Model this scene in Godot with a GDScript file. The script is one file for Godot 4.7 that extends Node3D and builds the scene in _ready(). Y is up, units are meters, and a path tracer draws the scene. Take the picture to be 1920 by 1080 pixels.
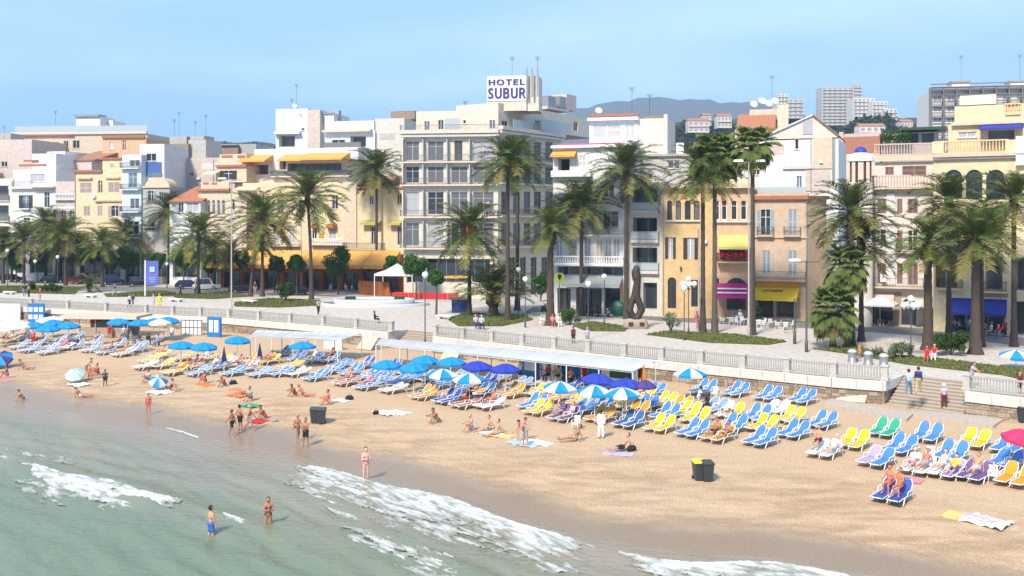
extends Node3D
# Seaside promenade with beach,hotel row,palms and bathers

func _ready():
	rng.seed = 20
	camera_and_light()
	land()
	ground()
	hills()
	buildings()
	woods()
	objects()

func buildings():
	var b: Node3D
	b = thing("apartment_block","plain cream apartment block past the left edge of the beach","building",V(-130.99,3,-204),-0.05)
	wall(b,0,0,19.47,23.78,14,0,"stucco_cream",[[1.11,18.98,2,2.68,"win","glass"],[1.11,14.47,2,2.68,"win","glass"],[1.11,9.96,2,2.68,"win","glass"],[1.11,5.45,2,2.68,"win","glass"],[5.55,18.97,1.99,2.68,"win","glass"],[5.55,14.47,1.99,2.68,"win","glass"],[5.55,9.96,1.99,2.68,"win","glass"],[5.55,5.46,1.99,2.68,"win","glass"],[9.98,18.96,1.99,2.68,"win","glass"],[9.98,14.46,1.99,2.68,"win","glass"],[9.98,9.97,1.99,2.68,"win","glass"],[9.98,5.47,1.99,2.68,"win","glass"],[14.4,18.95,1.99,2.67,"win","glass"],[14.4,14.46,1.99,2.67,"win","glass"],[14.4,9.97,1.99,2.67,"win","glass"],[14.4,5.48,1.99,2.67,"win","glass"]])
	b = thing("apartment_block","beige apartment block with grey loggias beyond the far left palms","building",V(-110.59,3,-204),-0.25)
	wall(b,0,0,11.95,19.99,12,0,"stucco_warm",[[5.13,15.83,5.82,2.76,"loggia","curtain_dark"],[5.13,11.79,5.82,2.87,"loggia","curtain_dark"],[5.13,7.96,5.82,2.55,"loggia","curtain_dark"],[3.85,0.09,7.35,4.25,"shop","glass"]])
	balcony(b,3.85,15.62,7.35,0.3,"concrete_pale","rail_grey","glass")
	balcony(b,3.85,11.57,7.35,0.3,"concrete_pale","rail_grey","glass")
	b = thing("rear_house","pale pink house with one small dark window above the grey loggias","building",V(-120.42,3,-220),-0.12)
	wall(b,0,0,17.27,29.06,14,0,"stucco_pink",[[10.16,23.17,1.48,1.15,"win","glass"]])
	wall(b,2.23,29.39,7.55,1.41,5,4,"concrete",[])
	antenna(b,V(9.58,29.21,-2),3)
	b = thing("rear_apartment_block","broad cream apartment block with green glass rail behind the left houses","building",V(-115.03,3,-233),-0.12)
	wall(b,0,0,32.83,31.21,16,0,"stucco_cream",[[4.46,28.15,0.92,1.22,"win","shutter_brown"],[10.2,28.34,1.3,1.22,"win","shutter_brown"],[12.67,28.44,1.17,1.34,"win","glass"],[14.88,28.05,1.68,1.82,"win","glass"]])
	trim(b,"glass_rail",0.4,31.87,32.13,1.34,0.05,"rail_glass",0.6,0.02)
	trim(b,"roof_slab",0,31.21,32.83,0.61,0.4,"concrete_pale")
	wall(b,14.03,32.07,5.88,3.57,7,3,"stucco_white",[])
	trim(b,"penthouse_roof",13.77,35.52,6.02,0.49,0.5,"metal_grey",3,3)
	pitched(b,1.31,31.26,13.67,8,2.1,"roof_old","gable",-0.4,0.3)
	antenna(b,V(8.9,33.02,-3),4)
	wall(b,16.13,32.3,5.28,2.62,6,6,"stucco_white",[])
	b = thing("rear_house","peach flat-roofed house with a tall brown door behind the yellow house","building",V(-85.69,3,-212),-0.1)
	wall(b,0,0,9.56,28.92,12,0,"stucco_peach",[[4.33,26.25,0.82,2.12,"door","shutter_brown"],[1.52,26.49,0.94,1.56,"win","shutter_pink"]])
	trim(b,"cornice",0,28.81,9.33,0.45,0.4,"trim_terracotta")
	b = thing("town_house","white town house with two tall dark doors and terraces edged in orange","building",V(-97.75,3,-198),-0.21)
	wall(b,0,0,9.76,18.01,14,0,"stucco_white",[[2.37,14.08,1.53,2.49,"open","shutter_dark","glass_blue"],[7.19,14.17,1.17,3,"door","glass","white"],[2.61,10.13,1.42,2.08,"door","glass"],[7.31,10.14,1.28,2.07,"door","glass"],[0.95,1.39,2.13,4.37,"shop","glass"],[4.02,1.44,4.92,4.35,"shop","glass"]])
	wall(b,-2.11,18.33,9.68,3.37,10,3,"stucco_white",[[1.86,19.27,3.22,1.58,"win","curtain"]])
	wall(b,1.08,21.76,5.4,3.18,9,4.5,"stucco_white",[])
	trim(b,"terrace_edge",-0.24,17.81,9.88,0.41,0.7,"stucco_warm")
	trim(b,"terrace_edge",5.2,17.79,4.33,0.31,0.9,"shutter_plum")
	trim(b,"tile_edge",-0.42,22.34,5.74,0.42,0.4,"trim_terracotta",3,0.12)
	trim(b,"tile_edge",-0.61,23.39,3.14,0.32,0.3,"trim_terracotta",4.5,0.12)
	balcony(b,0.24,18.24,4.49,0.6,"stucco_white","rail_grey","bars")
	balcony(b,2.37,13.97,1.89,0.6,"stucco_white","rail_black","bars")
	b = thing("town_house","narrow white house with a dark square window between terraces with orange edges","building",V(-95.46,3,-208),-0.24)
	wall(b,0,0,4.28,25.76,10,0,"stucco_white",[[0.63,24.57,1.01,0.98,"win","glass"],[1.39,19.86,2.39,1.75,"win","glass"],[1.14,23.36,1.89,0.66,"win","shutter_pink"]])
	trim(b,"tile_edge",0,23.36,4.03,0.33,0.4,"trim_terracotta")
	trim(b,"tile_edge",0.25,22.05,3.53,0.22,0.3,"stucco_grey")
	b = thing("rear_house","terracotta roofed house between the white and the yellow house","building",V(-92.83,3,-208),-0.32)
	wall(b,0,0,8,23.97,9,0,"stucco_pink",[])
	pitched(b,2.15,23.95,6.38,9,2.4,"roof_old","shed",0,0.3)
	b = thing("arched_house","grey house with white balustrade and twin arched windows with brown shutters","building",V(-87.75,3,-195),-0.22)
	wall(b,0,0,4.54,19.17,11,0,"stucco_pink",[[1.05,10.57,1.17,3.07,"arch","shutter_brown"],[2.8,10.57,1.28,3.07,"arch","glass"],[0.35,0.74,3.73,4.09,"shop","glass"]])
	balcony(b,0,15.69,4.54,0.5,"stucco_grey","white","balusters",0,1.1)
	trim(b,"lintel",0.59,13.94,3.84,0.31,0.12,"white")
	b = thing("yellow_house","pale yellow house with stepped cornices and a small brown arch","building",V(-82.86,3,-192),-0.2)
	wall(b,0,0,5.85,20.97,12,0,"stucco_pale",[[1.13,16.84,2.48,1.92,"shut","shutter_pink"],[4.84,16.82,1.12,2.41,"arch","shutter_brown"],[1.92,12.5,1.35,1.81,"shut","shutter_pink"],[4.84,12.5,0.95,1.91,"shut","shutter_pink"],[1.13,0.92,4.49,5.03,"shop","glass"]])
	wall(b,5.93,0,4.11,23.32,11.5,-0.12,"stucco_pale",[[7.15,16.91,2.33,1.9,"shut","shutter_pink"],[7.82,12.5,1.44,1.9,"open","shutter_pink"],[7.6,21.91,0.78,0.3,"win","glass"],[6.37,0.98,3.34,5.01,"shop","glass"]])
	trim(b,"cornice",-0.23,20.77,6.19,0.4,0.45,"trim_terracotta")
	trim(b,"cornice",5.29,23.13,4.68,0.3,0.45,"trim_terracotta")
	trim(b,"cornice",0.79,19.46,2.93,0.3,0.45,"stucco_peach")
	trim(b,"cornice",6.63,19.51,3,0.3,0.45,"stucco_peach")
	trim(b,"cornice",4.39,15.21,5.79,0.3,0.45,"stucco_peach")
	trim(b,"drain_pipe",0.06,-0.12,0.15,20.71,0.12,"metal_grey")
	trim(b,"air_conditioner",3.83,15.92,0.67,0.5,0.4,"white")
	b = thing("white_house","narrow white house with black railed balconies stacked three high","building",V(-72.72,3,-189),-0.25)
	wall(b,0,0,4.07,23.91,1.5,0,"stucco_blue",[[1.36,17.75,1.81,2.78,"door","glass_blue"],[1.7,13.88,1.92,1.88,"door","curtain_dark"],[1.59,21.71,2.15,1.19,"win","curtain_dark"],[1.25,9.03,2.26,2.48,"door","glass"],[0.8,1.09,2.94,4.46,"shop","glass"]])
	balcony(b,-0.11,21.43,4.07,0.8,"stucco_white","rail_black","bars")
	balcony(b,-0.11,17.46,4.07,0.8,"stucco_white","rail_black","bars")
	balcony(b,-0.11,13.29,4.07,0.8,"stucco_white","rail_black","bars")
	balcony(b,-0.11,8.53,4.07,0.8,"stucco_white","rail_black","bars")
	b = thing("white_tower_house","tall white house with a blue panel under one dark window","building",V(-69.65,3,-189.6),-0.08)
	wall(b,0,0,4.74,25.96,11,0,"stucco_white",[[1.24,22.77,1.96,1.4,"win","glass"]])
	trim(b,"blue_panel",0.72,20.57,3.51,1.99,0.12,"panel_blue")
	trim(b,"plinth",0.62,19.87,3.71,0.7,0.2,"glass_blue")
	b = thing("gabled_house","grey house with a rounded gable top behind the tall palm","building",V(-68.47,3,-188),-0.19)
	wall(b,0,0,5.38,17.92,10,0,"stucco_grey",[[1.08,15.26,1.08,1.88,"open","shutter_grey"],[3.23,15.25,0.86,1.68,"win","glass"],[1.08,9.83,1.29,2.17,"win","glass"],[0.65,1.14,4.09,4.44,"shop","glass"]])
	var gable := S()
	for k in 12: tri(gable,V(2.91,17.92,0.1),V(2.91 - cos(PI * k / 12) * 2.47,17.92 + sin(PI * k / 12) * 1.68,0.1),V(2.91 - cos(PI * (k + 1) / 12) * 2.47,17.92 + sin(PI * (k + 1) / 12) * 1.68,0.1))
	for k in 12: quad(gable,V(2.91 - cos(PI * k / 12) * 2.47,17.92 + sin(PI * k / 12) * 1.68,0.1),V(2.91 - cos(PI * k / 12) * 2.47,17.92 + sin(PI * k / 12) * 1.68,-3),V(2.91 - cos(PI * (k + 1) / 12) * 2.47,17.92 + sin(PI * (k + 1) / 12) * 1.68,-3),V(2.91 - cos(PI * (k + 1) / 12) * 2.47,17.92 + sin(PI * (k + 1) / 12) * 1.68,0.1))
	put("gable",fin(gable),"stucco_cream",b)
	trim(b,"cornice",0,17.72,5.59,0.3,0.3,"stucco_cream")
	balcony(b,0.22,10.52,3.23,0.7,"stucco_grey","rail_black","bars")
	b = thing("side_wall_house","large pinkish blank side wall with two small windows above the tiled house","building",V(-69.5,3,-201),-0.25)
	wall(b,0,0,16.09,23.94,16,0,"stucco_pink",[[2.03,20.64,1.78,1.05,"open","shutter_grey"],[6.07,20.39,0.94,0.73,"win","glass"]])
	wall(b,-1.5,24.22,5.56,2.79,5,3,"render_brown",[])
	wall(b,-1.46,27.16,3.91,1.52,4,5,"concrete",[])
	wall(b,3.44,24.21,3.97,3.64,6,4,"stucco_grey",[])
	trim(b,"water_tank",3.42,27.94,3.14,0.75,0.3,"concrete",5,3.5)
	antenna(b,V(-0.04,28.65,-4.5),3.5)
	antenna(b,V(1.06,28.62,-4.5),5)
	antenna(b,V(4.7,28.66,-4.5),3)
	antenna(b,V(7.1,27.86,-4.5),5)
	trim(b,"air_conditioner",3.94,18.31,0.71,0.53,0.4,"white")
	trim(b,"air_conditioner",7.95,19.64,0.7,0.52,0.4,"white")
	trim(b,"drain_pipe",11.46,0.53,0.16,22.94,0.12,"metal_grey")
	trim(b,"patch",3.22,15.58,2.61,1.68,0.02,"stucco_grey")
	trim(b,"patch",8.89,21.6,3.73,1.36,0.02,"stucco_warm")
	b = thing("rear_block","brown rendered rear building with a dark roof line","building",V(-69.3,3,-229),-0.17)
	wall(b,0,0,7.83,28.58,12,0,"render_brown",[])
	wall(b,7.37,0,4.35,28.83,10,1,"concrete",[])
	trim(b,"roof_slab",0,28.46,7.83,0.36,0.5,"metal_grey")
	b = thing("tiled_house","low white house with a sloping orange tiled roof","building",V(-62.17,3,-184),-0.31)
	wall(b,0,0,6.54,15.18,9,0,"stucco_white",[[1.82,13.16,1.13,1.74,"win","glass"],[3.63,13.15,2.47,1.83,"win","curtain"],[0.68,1.41,5.41,4.81,"shop","glass"]])
	pitched(b,0,15.18,6.54,8.5,2.9,"roof_tile","shed",0,0.3)
	b = thing("cream_villa","cream villa with a row of four slender arched windows under an orange cornice","building",V(-56.94,3,-184),-0.36)
	wall(b,0,0,10.36,17.18,12,0,"stucco_cream",[[1.87,12.77,0.7,2.6,"arch","curtain_dark"],[2.92,12.77,0.7,2.6,"arch","curtain_dark"],[4.02,12.77,0.69,2.59,"arch","curtain_dark"],[5.06,12.77,0.69,2.59,"arch","curtain_dark"],[7.18,13.53,0.68,1.91,"win","glass"],[2.1,7.19,1.74,2.89,"arch","shutter_pink"],[0.47,0.02,9.1,2.87,"shop","glass"]])
	trim(b,"cornice",-0.23,17,7.19,0.38,0.5,"trim_terracotta")
	trim(b,"parapet",0.7,17.29,6.02,1.35,0.15,"stucco_cream")
	trim(b,"vent",1.17,18.18,1.17,0.39,0.2,"trim_terracotta")
	trim(b,"vent",3.03,18.15,1.16,0.38,0.2,"trim_terracotta")
	trim(b,"sill",1.64,12.38,4.4,0.29,0.25,"stucco_cream")
	wall(b,1.58,18.62,6.64,3.02,7,3,"stucco_cream",[[3.34,19.02,1.87,1.76,"open","shutter_dark"]])
	trim(b,"cornice",1.7,21.44,6.75,0.39,0.4,"trim_terracotta",3,0.12)
	wall(b,1.65,21.7,5.85,2.15,6,4,"stucco_cream",[])
	trim(b,"vent",2.12,23.29,2.35,0.39,0.1,"trim_terracotta",4,0.12)
	trim(b,"vent",5.64,23.13,1.63,0.49,0.1,"trim_terracotta",4,0.12)
	awning(b,-0.44,20.73,3.07,1.6,0.5,"awning_cream",3,0.15,true,"")
	awning(b,8.55,17.69,4.73,1.6,0.5,"awning_cream",0,0.2,true,"")
	b = thing("terraced_apartment_house","stepped white apartment house with orange awnings over its top terraces","building",V(-48.91,3,-184),-0.26)
	wall(b,0,0,21.84,18.48,13,0,"stucco_pale",[[6.3,7.59,1.06,2.97,"door","curtain"],[9.25,7.61,1.05,2.96,"door","curtain"],[7.78,7.6,0.84,2.68,"shut","shutter_yellow"],[13.74,8.2,0.93,2.47,"door","glass"],[15.09,8.21,1.03,1.33,"shut","shutter_yellow"],[17.15,8.03,1.23,2.27,"win","curtain"],[6.94,12.96,1.27,2.4,"win","curtain_dark"],[11.14,12.95,1.25,2.38,"win","glass"],[14.26,13.33,1.24,2.47,"win","curtain"],[17.56,13.7,1.23,2.45,"win","glass"],[1.61,12.77,1.28,2.9,"win","curtain_dark"],[1.61,0.02,19.31,2.83,"shop","glass"]])
	wall(b,-1.16,18.6,20.44,4.08,9,3,"stucco_warm",[[0.91,20.14,2.6,1.77,"loggia","curtain_dark"],[5.78,20.97,1.29,1.76,"loggia","glass"],[7.5,20.7,10.54,1.35,"loggia","curtain_dark"]])
	wall(b,0.67,22.66,20.66,2.13,8,3.05,"stucco_white",[])
	awning(b,-0.94,23.68,5.43,3.2,1.2,"awning_amber",3,0.2,true,"orange terrace awning nearest the cream villa")
	awning(b,6.85,23.65,4.9,3,1.1,"awning_amber",3,0.2,true,"small middle orange terrace awning")
	awning(b,11.43,23.84,8.26,3.4,1.2,"awning_amber",3,0.2,true,"widest orange terrace awning beside the grey side wall")
	awning(b,13.84,11.05,1.24,0.8,0.6,"awning_rust",0,0.1,true,"")
	awning(b,16.73,11.06,1.85,0.9,0.6,"awning_rust",0,0.1,true,"")
	balcony(b,5.67,7.22,5.99,0.9,"stucco_cream","rail_glass","bars")
	balcony(b,13.74,7.46,6.68,0.9,"stucco_cream","white","balusters")
	balcony(b,4.49,19.74,15.62,1,"stucco_warm","rail_grey","glass",3)
	trim(b,"wall_edge",0.75,6.09,20.17,0.29,0.5,"stucco_peach")
	b = thing("white_penthouse_house","bright white cube house with roof antennas above the orange terrace awnings","building",V(-47.1,3,-202),-0.19)
	wall(b,0,0,6.75,33.83,9,0,"stucco_white",[[0.68,26.32,3.38,2.23,"loggia","curtain_dark"],[5.07,32.31,0.45,0.53,"win","concrete"],[5.41,29.45,0.67,0.53,"win","glass"]])
	wall(b,6.73,0,2.57,33.53,10,0.06,"stucco_pink",[])  # right face of the white cube, its shade put into a pinker, greyer stucco
	wall(b,8.17,0,3.47,33.01,9,1.5,"stucco_white",[[8.62,30.9,1.01,1.38,"win","curtain"]])
	trim(b,"ledge",0,28.76,5.41,0.53,1,"stucco_white")
	trim(b,"chimney",10.69,31.85,1.13,1.93,0.3,"concrete",4,1.2)
	antenna(b,V(3.14,34.16,-3),5)
	antenna(b,V(2.11,34.18,-3),2)
	dish(b,V(2.68,34.7,-3),0.5,0.4)
	trim(b,"slate_edge",8.5,32.79,3.36,0.32,0.3,"metal_grey",1.5,0.12)
	b = thing("white_terrace_house","white flat-roofed house with a covered top terrace beside the bare side wall","building",V(-35.37,3,-192),-0.25)
	wall(b,0,0,10.06,28.56,11,0,"stucco_white",[[1.31,25.49,2.72,1.41,"win","glass"],[5.12,25.52,3.12,2,"loggia","curtain_dark"]])
	wall(b,1.12,28.55,8.75,1.81,9,-0.05,"stucco_white",[])
	trim(b,"eaves",-0.22,28.27,9.75,0.4,1.1,"stucco_cream")
	wall(b,9.9,0,5.84,30.72,14,0.4,"concrete_pale",[])
	trim(b,"roof_shed",11.3,30.93,4.87,1.63,0.1,"render_brown",5,4)
	balcony(b,0,25.37,7.6,1,"stucco_white","rail_grey","glass")
	trim(b,"air_conditioner",12.09,22.34,0.74,0.6,0.4,"white")
	trim(b,"patch",10.86,26.74,2.98,1.2,0.02,"stucco_grey",0.4,0.12)
	trim(b,"drain_pipe",10.11,3.01,0.16,24.98,0.12,"metal_grey",0.4,0.12)
	b = thing("yellow_corner_house","yellow house with tiled roof edge and olive awnings beside the hotel","building",V(-29.42,3,-178),-0.49)
	wall(b,2.55,0,9.98,17.32,11,0,"stucco_pale",[[5.3,14.4,0.91,1.84,"win","glass"],[11.11,14.45,0.99,1.82,"win","shutter_dark"],[5.64,7.58,1.13,3.04,"door","glass"],[11.11,7.46,1.1,3.18,"door","glass"],[3.01,0.02,8.76,2.98,"shop","glass"]])
	wall(b,0.12,0,2.66,18.15,9,-0.3,"stucco_cream",[])
	pitched(b,3.01,17.41,9.52,8,2.3,"roof_old","shed",0,0.35)
	awning(b,4.16,11.72,3.84,1.2,0.55,"awning_olive")
	awning(b,9.9,11.73,2.64,1.2,0.55,"awning_olive")
	balcony(b,0.7,6.82,7.97,1.6,"stucco_cream","rail_black","bars")
	trim(b,"cornice",2.55,17.14,9.98,0.37,0.3,"stucco_cream")
	b = thing("restaurant_front","long restaurant front under a row of orange awnings","restaurant",V(-50.86,3,-177),-0.32)
	wall(b,0,0,34.49,6.05,5,0,"awning_rust",[[0.65,0.02,3.24,2.7,"shop","glass"],[4.64,0.02,3.19,2.77,"shop","glass"],[8.57,0.02,3.15,2.83,"shop","glass"],[12.45,0.02,3.1,2.9,"shop","glass"],[16.27,0.02,3.06,2.96,"shop","glass"],[20.03,0.02,3.02,3.03,"shop","glass"],[23.75,0.02,2.97,3.09,"shop","glass"],[27.41,0.02,2.93,3.15,"shop","glass"],[31.02,0.07,2.89,3.16,"shop","glass"]])
	awning(b,0,6.44,6.03,4.2,2.3,"awning_amber",0,0.5,true,"")
	awning(b,6.13,6.5,6.21,4.2,2.3,"awning_amber",0,0.5,true,"")
	awning(b,12.45,6.57,6.07,4.2,2.3,"awning_amber",0,0.5,true,"")
	awning(b,18.61,6.62,4.93,4.2,2.3,"awning_amber",0,0.5,true,"")
	awning(b,23.65,6.68,5.62,4.2,2.3,"awning_amber",0,0.5,true,"")
	awning(b,29.37,6.73,4.93,4.2,2.3,"awning_amber",0,0.5,true,"")
	b = thing("hotel","cream five-storey hotel with balcony rows and a rooftop name sign","building",V(-16.45,3,-154),-0.14)
	wall(b,0,0,14.51,24.8,14,0,"hotel_wall",[[0.33,20.82,2.07,2.91,"door","curtain_dark","coping"],[3.73,20.8,2.47,2.9,"door","curtain_dark","coping"],[7.84,20.77,1.23,2.98,"shut","curtain_dark"],[10.7,20.74,3.17,2.89,"door","curtain","coping"],[0.33,17.42,2.07,2.51,"door","glass","coping"],[3.73,17.41,2.47,2.5,"door","curtain_dark","coping"],[7.34,17.39,2.54,2.49,"door","curtain_dark","coping"],[10.7,17.37,3.17,2.49,"door","curtain_dark","coping"],[0.33,12.65,2.07,3.4,"door","curtain","coping"],[3.73,12.65,2.47,3.39,"door","glass","coping"],[7.34,12.64,2.54,3.38,"door","curtain_dark","coping"],[10.7,12.64,3.17,3.37,"door","curtain_dark","coping"],[0.33,7.87,2.07,3.48,"door","curtain_dark","coping"],[3.73,7.88,2.47,3.47,"door","curtain","coping"],[7.34,7.9,2.54,3.46,"door","glass","coping"],[10.7,7.91,3.17,3.45,"door","curtain_dark","coping"],[3.56,2.35,10.22,3.62,"shop","glass"],[0.42,2.29,2.48,3.24,"shop","glass"]])
	balcony(b,-0.42,20.62,14.93,0.9,"hotel_trim","rail_grey","bars",0,1,0.22)
	balcony(b,-0.42,17.15,14.93,0.9,"hotel_trim","rail_grey","bars",0,1,0.22)
	balcony(b,-0.42,12.32,14.93,0.9,"hotel_trim","rail_grey","bars",0,1,0.22)
	balcony(b,-0.42,7.57,14.93,0.9,"hotel_trim","rail_grey","bars",0,1,0.22)
	trim(b,"parapet",-0.58,24.81,15.26,0.56,1,"hotel_trim")
	trim(b,"cornice",-0.25,24.32,14.92,0.4,0.8,"concrete_pale")
	trim(b,"balcony_divider",-0.08,20.75,0.17,3.24,0.85,"hotel_wall")
	trim(b,"balcony_divider",3.07,20.73,0.17,3.23,0.85,"rail_glass")
	trim(b,"balcony_divider",6.77,20.7,0.16,3.22,0.85,"rail_glass")
	trim(b,"balcony_divider",10.21,20.67,0.16,3.21,0.85,"rail_glass")
	trim(b,"balcony_divider",-0.08,17.35,0.17,2.84,0.85,"hotel_wall")
	trim(b,"balcony_divider",3.07,17.33,0.17,2.83,0.85,"rail_glass")
	trim(b,"balcony_divider",6.77,17.32,0.16,2.82,0.85,"rail_glass")
	trim(b,"balcony_divider",10.21,17.3,0.16,2.81,0.85,"rail_glass")
	trim(b,"balcony_divider",-0.08,12.57,0.17,3.73,0.85,"hotel_wall")
	trim(b,"balcony_divider",3.07,12.57,0.17,3.72,0.85,"rail_glass")
	trim(b,"balcony_divider",6.77,12.56,0.16,3.71,0.85,"rail_glass")
	trim(b,"balcony_divider",10.21,12.56,0.16,3.69,0.85,"rail_glass")
	trim(b,"balcony_divider",-0.08,7.79,0.17,3.81,0.85,"hotel_wall")
	trim(b,"balcony_divider",3.07,7.8,0.17,3.8,0.85,"rail_glass")
	trim(b,"balcony_divider",6.77,7.81,0.16,3.79,0.85,"rail_glass")
	trim(b,"balcony_divider",10.21,7.82,0.16,3.77,0.85,"rail_glass")
	wall(b,1.2,25.38,12.86,3.2,10,3,"hotel_wall",[[2.46,25.6,0.93,1.48,"door","curtain_dark"],[4.65,25.74,0.92,1.48,"door","glass"],[8.58,26.59,0.5,0.57,"win","glass"],[12.65,25.72,0.99,1.39,"door","curtain_dark"]])
	balcony(b,-0.64,25.21,15.18,1,"hotel_trim","rail_grey","bars",0.9)
	trim(b,"screen",6.11,25.31,2.31,1.95,0.05,"rail_glass",1.2,0.02)
	wall(b,11.82,28.79,6.21,5.48,5,6,"hotel_trim",[])
	wall(b,17.99,28.77,1.92,5.48,5,6.4,"hotel_wall",[])
	trim(b,"sign_board",11.91,30.36,6.13,3.74,0.12,"white",6,0.02)
	trim(b,"chimney_pipe",18.02,30.87,0.25,4.47,0.3,"metal_grey",5.8,-0.05)
	trim(b,"chimney_pipe",18.85,30.86,0.25,4.47,0.3,"metal_grey",5.8,-0.05)
	trim(b,"chimney_pipe",19.69,30.84,0.25,4.46,0.3,"metal_grey",5.8,-0.05)
	lettering(b,"sign_letter","HOTEL",V(12.09,32.81,-5.87),5.71,0.89,"ink")
	lettering(b,"sign_letter","SUBUR",V(12.01,30.73,-5.87),5.96,1.64,"ink")
	antenna(b,V(15.5,34.54,-8),3)
	antenna(b,V(8.73,28.83,-4),1.4)
	antenna(b,V(19.56,34.46,-8),3)
	var hotel = b
	b = thing("hotel_wing","street wing","building",V(-2.08,3,-152.02),1)
	wall(b,0,0,18.97,25.36,12,0,"hotel_side",[[0.88,20.74,2.38,2.91,"door","curtain_dark","metal_grey"],[4.17,20.89,2,2.96,"door","curtain_dark","metal_grey"],[7.26,21.03,1.91,3.01,"door","glass","metal_grey"],[10.3,21.19,2.14,3.06,"door","curtain_dark","metal_grey"],[13.78,21.36,2.39,3.12,"door","curtain_dark","metal_grey"],[0.88,17.26,2.38,2.59,"door","curtain_dark","metal_grey"],[4.17,17.35,2,2.63,"door","glass","metal_grey"],[7.26,17.44,1.91,2.68,"door","curtain_dark","metal_grey"],[10.3,17.53,2.14,2.72,"door","curtain_dark","metal_grey"],[13.78,17.63,2.39,2.77,"door","glass","metal_grey"],[0.88,12.65,2.38,3.48,"door","glass","metal_grey"],[4.17,12.66,2,3.54,"door","curtain_dark","metal_grey"],[7.26,12.67,1.91,3.6,"door","curtain_dark","metal_grey"],[10.3,12.68,2.14,3.66,"door","glass","metal_grey"],[13.78,12.69,2.39,3.73,"door","curtain_dark","metal_grey"],[0.88,8.03,2.38,3.32,"door","curtain_dark","metal_grey"],[4.17,7.97,2,3.37,"door","curtain_dark","metal_grey"],[7.26,7.9,1.91,3.43,"door","glass","metal_grey"],[10.3,7.83,2.14,3.49,"door","curtain_dark","metal_grey"],[13.78,7.75,2.39,3.55,"door","curtain_dark","metal_grey"],[3.11,0.06,1.67,6.05,"door","glass","metal_grey"],[6.17,0.02,1.73,5.99,"door","glass","metal_grey"],[9.33,0.02,1.79,5.89,"door","glass","metal_grey"],[12.6,0.02,1.85,5.79,"door","glass","metal_grey"],[15.99,0.02,1.91,5.68,"door","glass","metal_grey"]])
	balcony(b,0,20.99,18.97,0.8,"hotel_trim","rail_grey","bars",0,1,0.22)
	balcony(b,0,17.46,18.97,0.8,"hotel_trim","rail_grey","bars",0,1,0.22)
	balcony(b,0,12.46,18.97,0.8,"hotel_trim","rail_grey","bars",0,1,0.22)
	balcony(b,0,7.72,18.97,0.8,"hotel_trim","rail_grey","bars",0,1,0.22)
	trim(b,"parapet",0,25.36,18.97,0.59,0.9,"hotel_trim")
	trim(b,"cornice",0,24.85,18.97,0.42,0.7,"concrete_pale")
	wall(b,3.8,26.47,31.13,3.46,8,2.5,"hotel_side",[[4.85,26.49,1.68,0.83,"door","glass"],[14.74,27.68,1.52,0.44,"win","glass"],[27.62,27.3,1.54,1.68,"door","shutter_brown"]])
	trim(b,"screen",5.73,25.79,5.72,1.68,0.05,"rail_glass",1,0.02)
	trim(b,"screen",14.1,26.46,9.89,1.69,0.05,"rail_glass",1,0.02)
	wall(b,27.82,31.13,3.47,2.73,3,4,"stucco_pink",[])
	trim(b,"air_unit",20.16,30.76,2.49,1.99,0.8,"metal_grey",4,1)
	trim(b,"air_unit",24.1,31.11,2.22,1.94,0.8,"metal_grey",4,1)
	trim(b,"tank_shelf",19.63,30.48,7.44,0.46,1,"stucco_pink",4,1.5)
	merge(b,hotel)
	b = thing("white_apartment_house","white apartment house with pink roof edges beside the hotel street","building",V(5.19,3,-128),-0.32)
	wall(b,0,0,9.51,21.19,12,0,"stucco_white",[[0.63,17.71,1.53,1.88,"loggia","glass"],[3.33,18.54,0.89,1.33,"shut","shutter_white"],[6.41,14.65,1.49,1.65,"win","curtain_dark"],[1.6,14.01,1.25,2.01,"win","curtain"],[4.37,10.67,1.03,2.33,"win","curtain"],[6.41,10.68,2.03,2.31,"win","curtain_dark"],[0.35,6.62,0.91,2.89,"door","curtain"],[2.02,6.64,1.11,2.88,"door","curtain"],[4.02,6.67,0.89,2.86,"door","curtain"],[5.6,6.69,0.82,2.85,"door","stucco_cream"],[6.68,6.7,0.81,2.85,"door","curtain"],[7.76,6.72,0.81,2.84,"door","curtain"],[0.56,4.94,8.41,1.07,"shop","glass"],[0.56,0.02,1.74,3.25,"shop","glass"],[2.99,0.02,3.29,3.32,"shop","glass"],[6.55,0.02,2.56,3.39,"shop","glass"]])
	balcony(b,-0.07,6.34,9.31,1.3,"stucco_white","white","balusters")
	balcony(b,-0.07,10,9.31,1,"stucco_white","rail_glass","bars")
	balcony(b,-0.07,17.42,5.12,0.8,"stucco_white","white","solid",0,0.6)
	awning(b,-0.07,20.52,3.2,1.2,0.6,"awning_amber",0,0.2,true,"")
	awning(b,1.6,4.89,7.37,2,1,"awning_grey",0,0.3,true,"")
	trim(b,"roof_edge",-0.14,20.86,9.65,0.33,0.6,"white")
	trim(b,"roof_edge",0.77,21.18,8.47,0.2,0.5,"pink_cloth")
	trim(b,"pillar",8.64,0.01,0.47,4.09,0.2,"stucco_peach")
	b = thing("white_roof_house","white upper storey with a red-edged flat roof and blank side wall","building",V(10.68,3,-140),-0.28)
	wall(b,0,0,6.81,25.76,9,0,"stucco_white",[[0.52,23.15,3.94,1.83,"shut","shutter_white"],[4.98,23.08,1.32,1.82,"shut","shutter_white"]])
	wall(b,6.79,0,3.91,25.62,9,0.1,"stucco_warm",[])
	trim(b,"roof_edge",-0.15,25.47,7.03,0.37,0.7,"white")
	trim(b,"roof_edge",-0.05,26.11,6.83,0.29,0.4,"trim_terracotta",0.6,0.12)
	trim(b,"wall_cap",7.58,25.62,3.04,0.36,0.1,"render_brown",0.2,0.12)
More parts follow.
